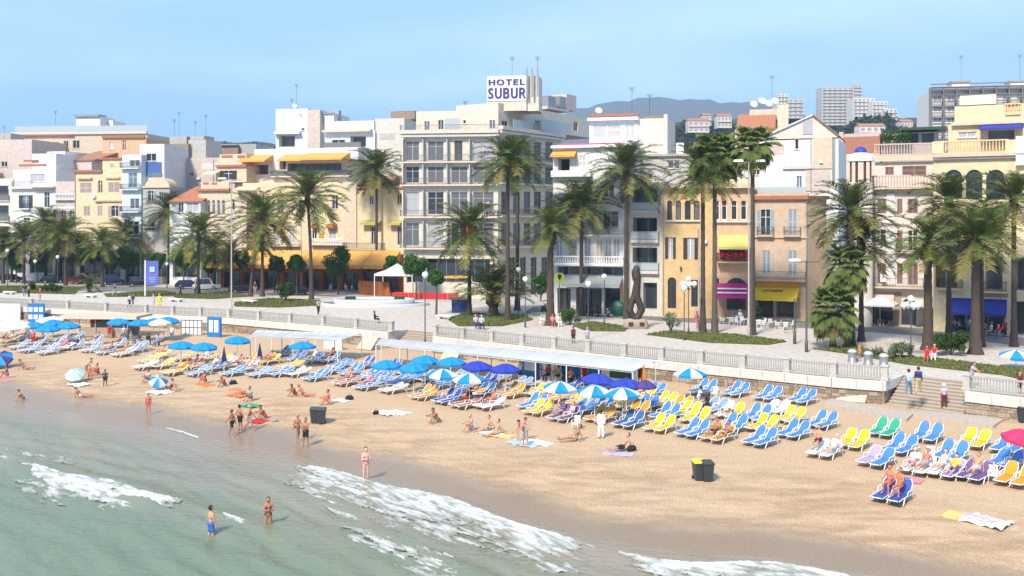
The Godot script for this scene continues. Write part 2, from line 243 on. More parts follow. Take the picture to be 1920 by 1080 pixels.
	trim(b,"end_wall",10.27,19.94,0.5,6.21,0.15,"concrete_pale",0.1,0.12)
	dish(b,V(0.69,27.17,-3),0.5,0.4)
	antenna(b,V(5.45,26.36,-3),4)
	antenna(b,V(7.9,26.29,-3),3)
	b = thing("rear_house","small brown rear house with a white chimney between roofs","building",V(15.4,3,-133),-0.24)
	wall(b,-0.28,0,9.25,20.19,8,0,"stucco_grey",[[5,18.51,1.58,1.11,"win","curtain_dark"]])
	trim(b,"chimney",5.85,20.2,0.98,1.84,0.3,"white",3,1)
	trim(b,"roof_slab",-0.28,20.12,9.25,0.28,0.4,"concrete")
	trim(b,"air_conditioner",7.2,17.18,0.41,0.35,0.4,"white")
	b = thing("glass_balcony_house","narrow grey house with three glazed balconies","building",V(14.06,3,-126),-0.42)
	wall(b,0,0,4.9,16.47,11,0,"concrete_pale",[[0.97,13.18,3.13,2.5,"loggia","glass_blue"],[0.97,9.57,3.13,2.57,"loggia","glass"],[0.97,5.75,3.13,2.7,"loggia","glass"],[2.33,0.84,1.76,3.28,"shop","glass"]])
	balcony(b,0.83,13.05,3.54,0.5,"concrete_pale","rail_glass","glass",0,1,0.4)
	balcony(b,0.83,9.44,3.54,0.5,"concrete_pale","rail_glass","glass",0,1,0.4)
	balcony(b,0.83,5.62,3.54,0.5,"concrete_pale","rail_glass","glass",0,1,0.4)
	b = thing("ochre_house","ochre house with rows of small arched windows, yellow and magenta awnings","building",V(18.19,3,-123),-0.18)
	wall(b,0,0,6.29,15.74,11,0,"stucco_ochre",[[0.64,11.87,0.58,2.33,"arch","glass","shutter_dark"],[1.66,11.87,0.64,2.32,"arch","curtain_dark","shutter_dark"],[2.74,11.87,0.7,2.32,"arch","glass","shutter_dark"],[3.82,11.87,0.7,2.32,"arch","curtain_dark","shutter_dark"],[0.7,7.15,0.64,2.59,"open","shutter_dark","curtain"],[3,7.11,0.89,2.58,"open","shutter_dark","curtain"],[0.7,1.14,1.02,3.75,"arch","glass","shutter_dark"],[3.51,1.38,1.01,3.22,"door","glass","shutter_dark"]])
	wall(b,6.29,0,4.62,15.71,11,0.05,"stucco_peach",[[7.1,11.87,0.63,2.31,"arch","glass"],[8.23,11.87,0.69,2.3,"arch","glass"],[9.35,11.87,0.68,2.3,"arch","glass"],[6.47,11.87,0.38,2.31,"arch","glass"],[6.91,7.01,3,1.6,"loggia","glass"],[7.54,3.95,2.62,0.96,"arch","glass","shutter_dark"],[7.67,1.01,2.37,1.92,"shop","glass"],[5.94,3.34,0.97,1.6,"arch","glass"]])
	trim(b,"sill",0.32,11.65,4.2,0.19,0.3,"coping")
	trim(b,"sill",6.29,11.55,4.37,0.22,0.3,"coping")
	trim(b,"cornice",-0.19,15.66,11.22,0.51,0.7,"stucco_cream")
	trim(b,"parapet",3.76,16.11,7.3,0.64,0.1,"stucco_pale",0.5,0.12)
	balcony(b,6.54,6.89,4,1.1,"stucco_peach","rail_black","bars")
	awning(b,6.66,10.08,3.5,1.8,1.5,"awning_lemon",0,0.2,true,"lemon yellow canopy over the flowered balcony")
	awning(b,6.41,4.2,3.75,2.6,1.2,"awning_magenta",0,0.35,true,"magenta and white striped awning")
	put("flowers",leaves([[V(7.04,7.67,1.1),0.45],[V(7.84,7.62,1.15),0.45],[V(8.64,7.67,1.15),0.45],[V(9.44,7.62,1.15),0.45],[V(10.13,7.77,1.1),0.45]],900,0.1,6),"flowers",b).set_meta("kind","stuff")
	for k in 2: quad_part(b,"awning_stripe",6.46,4.22 - 0.5 - k * 0.42,3.53,0.4 + 0.5 * 2.17 + k * 0.42 * 2.17 - 0.33,"white")
	trim(b,"drain_pipe",0.13,0.35,0.09,15.53,0.12,"metal_grey")
	trim(b,"air_conditioner",4.9,9.04,0.44,0.39,0.4,"white")
	trim(b,"wall_lamp",2.17,5.81,0.19,0.39,0.3,"pole_dark")
	b = thing("beige_house","beige three-storey house with grey-blue shutters over a yellow cafe awning","building",V(29.03,3,-121.5),-0.42)
	wall(b,0,0,6.19,14.53,14,0,"stucco_beige",[[0.82,10.09,1.07,2.99,"open","shutter_grey","glass"],[3.99,10.11,1.04,2.96,"shut","shutter_grey"],[0.95,5.32,1,2.86,"shut","shutter_grey"],[3.99,5.26,1.04,2.96,"shut","shutter_grey"],[0.38,0.16,1.88,2.16,"shop","glass"],[2.57,0.25,2.16,2.15,"shop","glass"]])
	trim(b,"cornice",-0.25,14.28,6.57,0.44,0.45,"trim_terracotta")
	trim(b,"floor_band",-0.06,9.72,6.26,0.19,0.2,"stucco_peach")
	trim(b,"roof_edge",-0.13,14.66,6.44,0.38,0.3,"stucco_beige")
	balcony(b,0.38,10.03,2,0.6,"stucco_beige","rail_grey","bars")
	balcony(b,3.5,10.05,1.96,0.6,"stucco_beige","rail_grey","bars")
	balcony(b,0,4.78,6.07,0.8,"stucco_beige","rail_grey","bars")
	balcony(b,-0.09,14.8,6.1,0.2,"stucco_beige","rail_glass","glass",0.5)
	trim(b,"shop_sign",0.25,3.95,5.09,0.7,0.2,"awning_orange")
	awning(b,-0.38,3.95,5.72,2.6,1.15,"awning_yellow",0,0.35,true,"yellow cafe awning with dark script")
	script_stroke(b,1.26,3.91,0)
	script_stroke(b,1.6,3.92,1)
	script_stroke(b,1.95,3.93,2)
	script_stroke(b,2.29,3.94,3)
	script_stroke(b,2.63,3.95,4)
	script_stroke(b,2.97,3.96,5)
	script_stroke(b,3.31,3.97,6)
	trim(b,"drain_pipe",6.04,0.22,0.14,13.97,0.15,"metal_grey")
	var beige := b
	b = thing("beige_side","side wall","building",V(34.7,3,-119.02),0.66)
	wall(b,0,0,3.74,14.53,6,0,"stucco_beige",[])
	trim(b,"cornice",0,14.28,3.74,0.44,0.3,"trim_terracotta")
	merge(b,beige)
	b = thing("gabled_white_house","tall white house with a pitched roof end behind the beige house","building",V(34.19,3,-140),-0.39)
	wall(b,0,0,10.42,22.75,14,0,"stucco_white",[[4.72,21.45,0.56,1.45,"win","glass"],[4.93,16.14,0.77,1.67,"door","glass_blue"]])
	var gw := S()
	tri(gw,V(0,22.91,0),V(7.1,25.94,0),V(10.42,22.91,0))
	tri(gw,V(10.42,22.91,0),V(7.1,25.94,0),V(10.42,23.09,0))
	put("gable",fin(gw),"stucco_warm",b)
	roof_plane(b,V(0,22.91,0.3),V(7.1,25.94,0.3),14.0,"white")
	roof_plane(b,V(7.1,25.94,0.3),V(10.42,23.09,0.3),14.0,"roof_old")
	wall(b,7.12,18.76,2.49,4.17,3,-0.15,"stucco_cream",[])
	trim(b,"window_strip",5.78,23.44,1.26,2.03,0.08,"curtain",0,0)
	trim(b,"vent_strip",9.59,16.66,0.41,6.09,0.1,"metal_grey",0,0)
	trim(b,"ledge",3.16,18.76,3.94,0.44,0.3,"concrete_pale")
	wall(b,6.14,15.75,3.19,2.88,3,-0.12,"stucco_pink",[])
	trim(b,"patch",1.16,20.79,2.15,1.46,0.02,"stucco_pink")
	trim(b,"air_conditioner",7.94,19.49,0.48,0.43,0.4,"white")
	trim(b,"drain_pipe",6.82,15.61,0.1,7.23,0.12,"metal_grey")
	b = thing("tiled_tower_house","house with a bright orange tiled roof and white dishes behind the fan palms","building",V(33,3,-150),-0.27)
	wall(b,0,0,7.62,25.17,10,0,"stucco_cream",[])
	pitched(b,0.46,25.35,5.04,7,2.7,"roof_tile","shed",0,0.3)
	wall(b,1.85,27.11,4.52,1.63,5,6.5,"stucco_cream",[])
	wall(b,6.1,25.19,1.52,3.61,3,1,"stucco_cream",[])
	pitched(b,3.7,23.31,3.33,4,1.2,"roof_tile","shed",-3.5,0.3)
	dish(b,V(2.36,29.69,-8),0.6,0.4)
	dish(b,V(3.64,30.15,-8),0.6,0.4)
	dish(b,V(4.6,29.71,-8),0.6,0.4)
	dish(b,V(5.56,30.09,-8),0.6,0.4)
	antenna(b,V(5.16,30.11,-8),4)
	wall(b,0.3,0,4.56,20.31,6,-6,"stucco_white",[[0.67,18.21,0.67,0.76,"win","glass"],[2.81,18.19,0.95,0.75,"win","glass"]])
	b = thing("terracotta_wall_house","rough terracotta party walls behind the gazebo","building",V(50.89,3,-158),-0.49)
	wall(b,0.32,0,5.84,22.05,10,0,"stucco_warm",[])
	wall(b,0.4,22.04,5.76,2.63,9,0,"roof_brick",[])
	trim(b,"party_wall",0.16,13.66,0.64,11.79,0.4,"stucco_cream")
	trim(b,"ridge",0.59,24.69,5.69,0.49,0.1,"stucco_pink",0.3,1)
	b = thing("green_roof_pavilion","low rooftop pavilion with a dark flat canopy and green plants","building",V(54.47,3,-150),-0.38)
	wall(b,0.37,0,7.63,24.65,8,0,"stucco_grey",[[4.12,23.08,1.16,1.4,"loggia","glass"],[5.71,23.03,1.72,1.4,"loggia","glass_blue"]])
	trim(b,"canopy",2.95,24.83,6.12,0.39,2,"shutter_green",0,4)
	put("hedge",leaves([[V(0.95,23.91,1.6),1.0],[V(2.35,23.91,1.6),1.0],[V(3.55,23.91,1.6),1.0]],1500,0.15,8),"leaf_bush",b)
	b = thing("balustrade_house","cream house with two terracotta balustrades and arched ground floor","building",V(40.17,3,-116),-0.41)
	wall(b,0,0,7.44,15.31,12,0,"stucco_warm",[[3.66,12.6,0.56,1.63,"shut","shutter_plum"],[4.78,12.6,1.06,1.62,"shut","shutter_plum"],[1.55,12.61,0.97,1.64,"shut","shutter_plum"],[1.84,8.85,0.68,1.94,"door","glass"],[3.66,8.51,0.56,2.17,"shut","shutter_plum"],[4.78,8.4,1.06,2.28,"door","glass"],[1.55,4.6,0.91,2.3,"shut","shutter_plum"],[3.66,4.65,0.56,2.29,"shut","shutter_plum"],[4.78,4.57,1.06,2.4,"shut","shutter_plum"],[0.81,0.02,2.4,2.89,"arch","glass","shutter_dark"],[4.11,0.02,1.57,2.98,"arch","glass","shutter_dark"]])
	wall(b,1.09,15.37,6.3,3.19,9,2.5,"stucco_warm",[[2.26,17.06,0.93,0.93,"shut","shutter_plum"],[4.1,17.01,2.56,1.04,"shut","shutter_plum"]])
	balcony(b,1.04,15.49,6.29,0.9,"stucco_cream","balustrade_pink","balusters",0,1.35)
	balcony(b,1.09,19.3,6.19,0.4,"stucco_cream","balustrade_pink","balusters",2.5,1.3)
	trim(b,"cornice",1.09,18.63,6.3,0.49,0.5,"stucco_cream",2.5,0.12)
	trim(b,"cornice",0,15.01,7.44,0.36,0.5,"stucco_cream")
	balcony(b,0.46,4.34,5.99,1.1,"stucco_cream","rail_grey","bars")
	balcony(b,3.54,8.28,2.68,0.6,"stucco_cream","rail_black","bars")
	trim(b,"pilaster",2.58,4.45,0.85,10.45,0.15,"stucco_white")
	trim(b,"ground_floor_facing",0,-0.92,0.81,4.51,0.1,"stone_pale")
	trim(b,"ground_floor_facing",3.26,-0.78,0.85,4.46,0.1,"stone_pale")
	awning(b,0.69,3.63,2.68,0.9,0.7,"shutter_pink",0,0.1,true,"")
	trim(b,"notice_board",1.95,4.91,0.57,0.85,1.15,"white",0,-1.1)
	trim(b,"drain_pipe",1.27,-0.76,0.09,15.8,0.12,"metal_grey")
	trim(b,"air_conditioner",6.23,9.85,0.39,0.36,0.4,"white")
	b = thing("gazebo","white domed roof gazebo with a blue cap on thin posts","building",V(37.61,3,-112),0)
	gazebo_shape(b,2.83,18.48)
	b = thing("yellow_mansion","large yellow building with balustraded roof terrace and dark arches","building",V(44.91,3,-108),-0.49)
	wall(b,0,0,10.56,18.27,13,0,"stucco_pale",[[1.15,14.14,1.66,3.04,"arch","glass","shutter_green"],[3.17,14.12,1.58,3.02,"arch","glass","shutter_green"],[5.1,14.1,1.75,2.99,"arch","glass","shutter_green"],[0.74,4.76,1.04,3.39,"open","shutter_brown","glass"],[5,4.52,1.65,3.49,"loggia","glass"],[1.15,9.74,0.94,2.82,"open","shutter_dark","glass"],[5.16,9.79,1.5,2.77,"loggia","glass"],[7.89,4.62,1.46,3.45,"loggia","glass"],[1.83,0.02,5.12,3.62,"shop","glass"],[7.65,0.02,2.44,3.51,"shop","glass"]])
	wall(b,1.21,18.7,9.33,3.4,9,3,"stucco_pale",[[2.16,20.73,1.84,0.63,"win","curtain"],[5.15,20.16,2.5,1.25,"loggia","curtain"]])
	wall(b,1.81,22.12,8.72,2.05,8,3.4,"stucco_pale",[])
	trim(b,"cornice",1.53,22.04,9.01,0.28,0.5,"stucco_cream",3,0.12)
	trim(b,"cornice",-0.11,18.49,10.67,0.28,0.6,"stucco_pink")
	trim(b,"cornice",0,18.27,10.56,0.17,0.4,"stucco_cream")
	balcony(b,0.11,18.82,7.05,0.3,"stucco_pale","balustrade_yellow","balusters",0,1.35)
	trim(b,"terrace_pier",-0.11,18.92,1.16,1.25,0.35,"stucco_pale")
	trim(b,"terrace_pier",6.91,18.7,1.33,1.43,0.35,"stucco_pale")
	balcony(b,6.77,23.2,1.47,0.2,"stucco_pale","balustrade_yellow","balusters",3.4)
	awning(b,4.37,22.14,4.08,2.2,0.7,"awning_blue",3,0.12,true,"")
	awning(b,1.73,3.58,2.31,2.4,1.3,"awning_blue",0,0.2,true,"")
	awning(b,4.75,3.58,2.3,2.4,1.3,"awning_blue",0,0.2,true,"")
	trim(b,"shop_sign",4.65,3.86,2.5,0.44,0.2,"shutter_plum")
	balcony(b,4.65,4.47,2.4,0.6,"stucco_pale","rail_black","bars")
	balcony(b,0.42,4.66,2.44,0.6,"stucco_pale","rail_black","bars")
	wall(b,1.99,24.75,3.69,1.07,4,8,"stucco_warm",[])
	trim(b,"white_parapet",7.89,17.48,0.98,2.96,0.6,"white",0,0.3)
	b = thing("scaffolded_block","grey apartment block wrapped in scaffolding behind the yellow mansion","building",V(78.2,3,-190),-0.2)
	wall(b,0.38,0,19.91,36.14,14,0,"tower_tan",[[0.75,33.97,1.5,1,"win","tower_dark"],[0.75,31.97,1.5,1,"win","tower_dark"],[0.75,29.97,1.5,1,"win","tower_dark"],[0.75,27.98,1.5,1,"win","tower_dark"],[0.75,25.98,1.5,1,"win","tower_dark"],[3.19,33.91,1.49,1,"win","tower_dark"],[3.19,31.92,1.49,1,"win","tower_dark"],[3.19,29.93,1.49,1,"win","tower_dark"],[3.19,27.93,1.49,1,"win","tower_dark"],[3.19,25.94,1.49,1,"win","tower_dark"],[5.62,33.85,1.49,0.99,"win","tower_dark"],[5.62,31.87,1.49,0.99,"win","tower_dark"],[5.62,29.88,1.49,0.99,"win","tower_dark"],[5.62,27.89,1.49,0.99,"win","tower_dark"],[5.62,25.91,1.49,0.99,"win","tower_dark"],[8.03,33.8,1.48,0.99,"win","tower_dark"],[8.03,31.82,1.48,0.99,"win","tower_dark"],[8.03,29.84,1.48,0.99,"win","tower_dark"],[8.03,27.85,1.48,0.99,"win","tower_dark"],[8.03,25.87,1.48,0.99,"win","tower_dark"],[10.44,33.74,1.47,0.99,"win","tower_dark"],[10.44,31.77,1.47,0.99,"win","tower_dark"],[10.44,29.79,1.47,0.99,"win","tower_dark"],[10.44,27.81,1.47,0.99,"win","tower_dark"],[10.44,25.84,1.47,0.99,"win","tower_dark"],[12.83,33.69,1.47,0.99,"win","tower_dark"],[12.83,31.72,1.47,0.99,"win","tower_dark"],[12.83,29.75,1.47,0.99,"win","tower_dark"],[12.83,27.77,1.47,0.99,"win","tower_dark"],[12.83,25.8,1.47,0.99,"win","tower_dark"],[15.21,33.64,1.46,0.98,"win","tower_dark"],[15.21,31.67,1.46,0.98,"win","tower_dark"],[15.21,29.7,1.46,0.98,"win","tower_dark"],[15.21,27.74,1.46,0.98,"win","tower_dark"],[15.21,25.77,1.46,0.98,"win","tower_dark"],[17.57,33.58,1.45,0.98,"win","tower_dark"],[17.57,31.62,1.45,0.98,"win","tower_dark"],[17.57,29.66,1.45,0.98,"win","tower_dark"],[17.57,27.7,1.45,0.98,"win","tower_dark"],[17.57,25.73,1.45,0.98,"win","tower_dark"]])
	scaffold(b,20.29,36.2,9,8)
	trim(b,"roof_slab",0,36.04,20.29,0.4,1.4,"tower_dark")
	wall(b,4.89,36.94,3.13,1.12,4,4,"tower_tan",[])
	wall(b,15.26,36.68,3.25,1.2,4,4,"tower_tan",[])
	trim(b,"roof_slab",4.7,37.96,3.51,0.3,0.3,"tower_dark",4,4)
	trim(b,"roof_slab",15.07,37.78,3.63,0.3,0.3,"tower_dark",4,4)
	antenna(b,V(6.73,38.18,-5),5)
	antenna(b,V(17.12,38.01,-5),5)
	b = thing("tower_block","broad grey tower block on the far hill","building",V(244.63,88.68,-800),0)
	wall(b,0,0,24.84,30.32,16,0,"tower_grey",[])
	far_windows(b,24.84,30.32,6,12)
	b = thing("tower_block","slim end of the grey tower block on the far hill","building",V(268.8,88.5,-798),0)
	wall(b,0,0,6.72,32.34,16,0,"tower_grey",[])
	far_windows(b,6.72,32.34,2,12)
	b = thing("tower_block","stepped tan block directly beside the far grey tower","building",V(259.37,83.89,-770),0)
	wall(b,0,0,16.21,22.69,16,0,"tower_tan",[])
	far_windows(b,16.21,22.69,5,8)
	b = thing("tower_block","lower tan block with reddish roof on the far hill","building",V(270.4,80.6,-760),0)
	wall(b,0,0,11.2,22.4,16,0,"tower_tan",[])
	far_windows(b,11.2,22.4,4,8)
	b = thing("tower_block","end tan block stepping down to the far trees","building",V(276.32,78.16,-750),0)
	wall(b,0,0,8.68,18.16,16,0,"tower_tan",[])
	far_windows(b,8.68,18.16,3,6)
	b = thing("tower_block","far tan block left of the orange tiled tower roof","building",V(214.93,99.16,-820),0)
	wall(b,0,0,8.63,16.83,16,0,"tower_tan",[])
	far_windows(b,8.63,16.83,3,6)
	b = thing("tower_block","far grey block right of the orange tiled tower roof","building",V(222.19,95.64,-815),0)
	wall(b,0,0,12.01,15.44,16,0,"tower_grey",[])
	far_windows(b,12.01,15.44,3,5)
	b = thing("far_villa","small white villa among the far trees, nearest the mountain","house",V(120.59,73.65,-640),0)
	wall(b,0,0,5.39,6.69,9,0,"stucco_warm",[])
	pitched(b,0,6.69,5.39,9,1.6,"roof_old","gable",0,0.3)
	far_windows(b,5.39,6.69,4,2)
	b = thing("far_villa","long white villa with arches among the far trees","house",V(125.63,70.39,-620),0)
	wall(b,0,0,8.81,7.59,9,0,"stucco_warm",[])
	pitched(b,0,7.59,8.81,9,1.6,"roof_old","gable",0,0.3)
	far_windows(b,8.81,7.59,4,2)
	b = thing("far_villa","pinkish villa low among the far trees","house",V(104.21,65.95,-600),0)
	wall(b,0,0,12.63,7.16,9,0,"stucco_pink",[])
	pitched(b,0,7.16,12.63,9,1.6,"roof_old","gable",0,0.3)
	far_windows(b,12.63,7.16,4,2)
	b = thing("far_villa","white villa at the foot of the far tan blocks","house",V(192.17,58.75,-560),0)
	wall(b,0,0,14.15,7.54,9,0,"stucco_warm",[])
	pitched(b,0,7.54,14.15,9,1.6,"roof_old","gable",0,0.3)
	far_windows(b,14.15,7.54,4,2)
	b = thing("far_villa","small pale villa under the dark far wood","house",V(222.84,62.89,-580),0)
	wall(b,0,0,6.72,7.66,9,0,"stucco_warm",[])
	pitched(b,0,7.66,6.72,9,1.6,"roof_old","gable",0,0.3)
	far_windows(b,6.72,7.66,4,2)

func objects():
	objects_a()
	objects_b()
	objects_c()
	objects_d()

func objects_a():
	retaining("long stone retaining wall with pale coping behind the left beach bar",[Vector2(-100,-150),Vector2(-72,-141),Vector2(-46.5,-128),Vector2(-34.5,-122.5),Vector2(-21.4,-113.6),Vector2(-13,-107.3)],1.15,3.0,3)
	retaining("stone retaining wall with pale coping blocks behind the long pergola",[Vector2(-8,-103.6),Vector2(9.6,-88),Vector2(24.2,-76.6),Vector2(27.4,-74.8)],1.15,3.0,4)
	retaining("short stone wall turning in along the wide beach stairs",[Vector2(27.4,-74.8),Vector2(30.25,-78.41)],1.3,3.0,5)
	retaining("stone wall with pale coping right of the wide beach stairs",[Vector2(31.6,-70.6),Vector2(46,-57)],1.2,3.0,6)
	railing("grey stone railing along the left stretch of promenade",[Vector2(-100,-150.4),Vector2(-71.78,-141.27),Vector2(-46.28,-128.27),Vector2(-34.28,-122.77),Vector2(-21.18,-113.87),Vector2(-12.78,-107.57)],3.0,[5,4,3,3,2])
	railing("grey stone railing behind the long white pergola up to the wide stairs",[Vector2(-7.78,-103.87),Vector2(9.82,-88.27),Vector2(24.42,-76.87),Vector2(27.62,-75.07)],3.0,[6,5,1])
	railing("grey stone railing right of the wide beach stairs",[Vector2(31.82,-70.87),Vector2(46.22,-57.27)],3.0,[4])
	steps("wide stone beach stairs between two walls, a man walking down them",Vector2(27.6,-74.6),Vector2(31.5,-70.8),Vector2(0.62,-0.79),1.2,3.0,10,0.45)
	steps("narrower stone stairs behind the left end of the long pergola",Vector2(-12.7,-107),Vector2(-8.2,-103.8),Vector2(0.62,-0.79),1.2,3.0,9,0.32)
	cover("cream cover leaning on the wall left of the wide stairs",V(25.64,1.3,-76.11),2.2)
	cover("cream cover leaning on the wall right of the wide stairs",V(33.24,1.3,-71.12),2.4)
	cover("cream cover under the long pergola",V(-5.79,1.3,-98.23),2)
	cover("cream cover beside the left pergola",V(-15.1,1.3,-106.24),2.2)
	foot_slab("low worn concrete slab at the foot of the wide stairs, left piece",PackedVector2Array([Vector2(22.85,-74.22),Vector2(26.78,-68.75),Vector2(27.95,-70.61),Vector2(24.26,-76.84)]))
	foot_slab("low worn concrete slab at the foot of the wide stairs, right piece",PackedVector2Array([Vector2(27.65,-70.99),Vector2(29.38,-71.58),Vector2(33.65,-69.11),Vector2(31.56,-66.48)]))
	pergola("long white pergola with panelled roof and thin posts over the loungers",Vector2(-12.6,-93.8),Vector2(9.1,-76.8),Vector2(0.1,-3.2),3.4,26,10,1.1,Vector2(2.5,-4.8))
	pergola("short white pergola with panelled roof left of the long one",Vector2(-25.9,-100.2),Vector2(-16.7,-96.6),Vector2(-0.4,-4.0),3.4,11,5,1.1,Vector2(1.8,-4.4))
	panel("advertising_panel","blue panel with a white mark under the long pergola","panel",V(1.59,1.26,-86.15),-0.72,1.7,2,"ad_blue","ad_pale",4)
	panel("advertising_panel","white panel with bars under the long pergola","panel",V(3.14,1.28,-85.2),-0.72,2.4,2,"white","rail_grey",1)
	panel("advertising_panel","wide blue picture panel under the long pergola, behind the seated people","panel",V(4.82,1.29,-84.82),-0.72,2.2,2,"ad_blue","para_cyan",3)
	panel("advertising_panel","pale blue door panel under the long pergola","panel",V(6.9,1.29,-83.52),-0.72,1.8,2,"ad_pale","para_cyan",4)
	panel("advertising_panel","white shop panel with a dark window under the pergola end","panel",V(8.8,1.26,-81.59),-0.72,3,2.1,"white","bin_green",4)
	panel("storage_cage","white container with a dark grid front at the wall","container",V(-37.72,1.3,-119.44),-0.2,2.6,1.8,"white","pole_dark",1)
	panel("price_board","blue edged board with two white pictures against the wall","board",V(-34.44,1.3,-117.25),-0.4,1.9,2.3,"ad_blue","white",3)
	panel("kiosk","blue kiosk covered in small pictures left of the beach bar","kiosk",V(-63.28,1.24,-134.79),-0.1,2.3,2.5,"ad_blue","ad_pale",2)
	panel("white_hut","plain white hut at the far left of the beach","hut",V(-68.79,1.21,-137.88),-0.1,4.0,2.2,"white","sling_purple",0)
	panel("white_hut","white curved counter under the short pergola","hut",V(-18.74,1.29,-106.29),-0.5,2.4,1.2,"stucco_white","white",0)
	kiosk_bar("cream roofed beach bar with a long stone counter",-50.83,-119.23,-0.12,6.2)
	palm("palm_tree","leftmost short palm at the edge of the lawn",-93.84,-186.89,7.57,3.34,36,"date","leaf_palm_dark",0.26,Vector2(0,0),false,0.9,-0.55,3.0,0)
	palm("palm_tree","second palm from the far left, over the lawn",-90,-186.89,7.96,4.33,44,"date","leaf_palm",0.26,Vector2(0,0),false,0.9,-0.55,3.0,0)
	palm("palm_tree","taller palm in front of the white town house",-89.64,-194.87,10.88,4.31,46,"date","leaf_palm",0.26,Vector2(0,0),false,0.9,-0.55,3.0,0)
	palm("palm_tree","palm beside the low hedge in front of the arched house",-80.35,-182.4,8.82,4.22,46,"date","leaf_palm",0.26,Vector2(0,0),true,0.9,-0.55,3.0,0)
	palm("palm_tree","palm in front of the pale yellow house",-72,-178.12,7.48,3.56,40,"date","leaf_palm",0.26,Vector2(0,0),false,0.9,-0.55,3.0,0)
	palm("palm_tree","palm with orange fruit in front of the white balconied house",-71.6,-188.43,8.72,4.36,46,"date","leaf_palm",0.26,Vector2(0,0),true,0.9,-0.55,3.0,0)
	palm("palm_tree","low palm behind the blue banner",-72.43,-203.57,5.7,4.07,40,"date","leaf_palm_dark",0.26,Vector2(0,0),false,0.9,-0.55,3.0,0)
	palm("palm_tree","tall slim palm with orange fruit in front of the gabled house",-63.34,-186.89,13.18,4.33,47,"date","leaf_palm_dark",0.26,Vector2(0,0),true,0.9,-0.55,3.0,0)
	palm("palm_tree","broad palm in front of the tiled house",-49.69,-160.56,9.33,4.56,49,"date","leaf_palm",0.26,Vector2(0,0),false,0.9,-0.55,3.0,0)
	palm("palm_tree","low drooping palm left of the pale lamp mast",-50.73,-172.73,6.43,3.64,40,"date","leaf_palm",0.26,Vector2(0,0),false,0.9,-0.55,3.0,0)
	palm("palm_tree","thin curved palm just right of the pale lamp mast",-40.27,-156.16,8,2.79,36,"date","leaf_palm_dark",0.26,Vector2(1.2,0),false,0.9,-0.55,3.0,0)
	palm("palm_tree","large palm with orange fruit in front of the cream villa",-38.47,-156.16,11.86,5.1,51,"date","leaf_palm",0.26,Vector2(0,0),true,0.9,-0.55,3.0,0)
	palm("palm_tree","tall palm in front of the orange terrace awnings",-29.88,-150.99,15.04,4.93,55,"date","leaf_palm",0.26,Vector2(-0.6,0),false,0.9,-0.55,3.0,0)
	palm("palm_tree","very tall slim palm in front of the yellow corner house",-23.09,-172.73,20.06,4.55,51,"date","leaf_palm_dark",0.26,Vector2(0,0),false,0.9,-0.55,3.0,0)
	palm("palm_tree","small palm half hidden behind the fruiting hotel palm",-9.3,-160.56,6.8,3.72,40,"date","leaf_palm_dark",0.26,Vector2(0,0),false,0.9,-0.55,3.0,0)
	palm("palm_tree","thick palm with orange fruit before the hotel front",-5.27,-125.27,10.25,4.35,49,"date","leaf_palm_dark",0.26,Vector2(0,0),true,0.9,-0.55,3.0,0)
	palm("palm_tree","slim tall palm just behind its taller neighbour at the hotel corner",0.7,-132.56,20.07,2.93,44,"date","leaf_palm_dark",0.26,Vector2(0,0),false,0.9,-0.55,3.0,0)
	palm("palm_tree","tallest palm in front of the hotel corner",-0.5,-118.75,18.45,3.75,55,"date","leaf_palm_dark",0.26,Vector2(0,0),false,0.9,-0.55,3.0,0)
	palm("palm_tree","palm with pale bare trunk beside the yellow sign",4.32,-114,10.8,2.88,42,"date","leaf_palm",0.42,Vector2(0,0),false,1.4,-0.55,3.0,0)
	palm("palm_tree","palm behind the round bush beside the white apartment house",6.74,-128.09,12.24,3.24,42,"date","leaf_palm_dark",0.26,Vector2(0,0),false,0.9,-0.55,3.0,0)
	palm("palm_tree","wide palm in front of the white apartment house",8.57,-125.27,13.55,3.96,51,"date","leaf_palm_dark",0.26,Vector2(0,0),false,0.9,-0.55,3.0,0)
	palm("palm_tree","tall heavy palm beside the bronze sculpture",13.66,-121.28,17.57,4.09,55,"date","leaf_palm_dark",0.26,Vector2(0,0),false,0.9,-0.55,3.0,0)
	palm("palm_tree","tall palm with drooping leaves, left of the pair by the ochre house",20.07,-106.54,16.63,3.48,49,"date","leaf_palm_dark",0.26,Vector2(0,0),false,0.9,-0.55,3.0,0)
	palm("palm_tree","tall fan palm, right of the pair by the ochre house",21.31,-106.54,18.32,3.21,50,"fan","leaf_fan",0.26,Vector2(0,0),false,0.0,-0.8,3.0,0)
	palm("palm_tree","tall slim fan palm in front of the beige house corner",24.83,-104.59,19.3,2.79,50,"fan","leaf_fan",0.26,Vector2(0,0),false,0.0,-0.8,3.0,0)
	palm("palm_tree","lower date palm half hidden behind the low fan palms",34.17,-99.13,9.51,3.23,46,"date","leaf_palm",0.26,Vector2(0,0),false,0.9,-0.55,3.0,0)
	palm("palm_tree","large date palm rising behind the low fan palms",32.12,-95.8,12.61,3.43,55,"date","leaf_palm_dark",0.26,Vector2(0,0),false,0.9,-0.55,3.0,0)
	palm("palm_tree","front one of two low fan palms by the beige house",29.73,-93.83,3.7,2.72,51,"fan","leaf_fan",0.26,Vector2(0,0),false,0.0,-0.8,3.0,0.7)
	palm("palm_tree","rear taller one of two low fan palms by the beige house",31.53,-95.4,7.68,2.54,47,"fan","leaf_fan",0.26,Vector2(0,0),false,0.0,-0.8,3.0,0.7)
	palm("palm_tree","short palm between the two leftmost palms",-94.59,-191.6,6.46,3.43,36,"date","leaf_palm_dark",0.26,Vector2(0,0),false,0.9,-0.55,3.0,0)
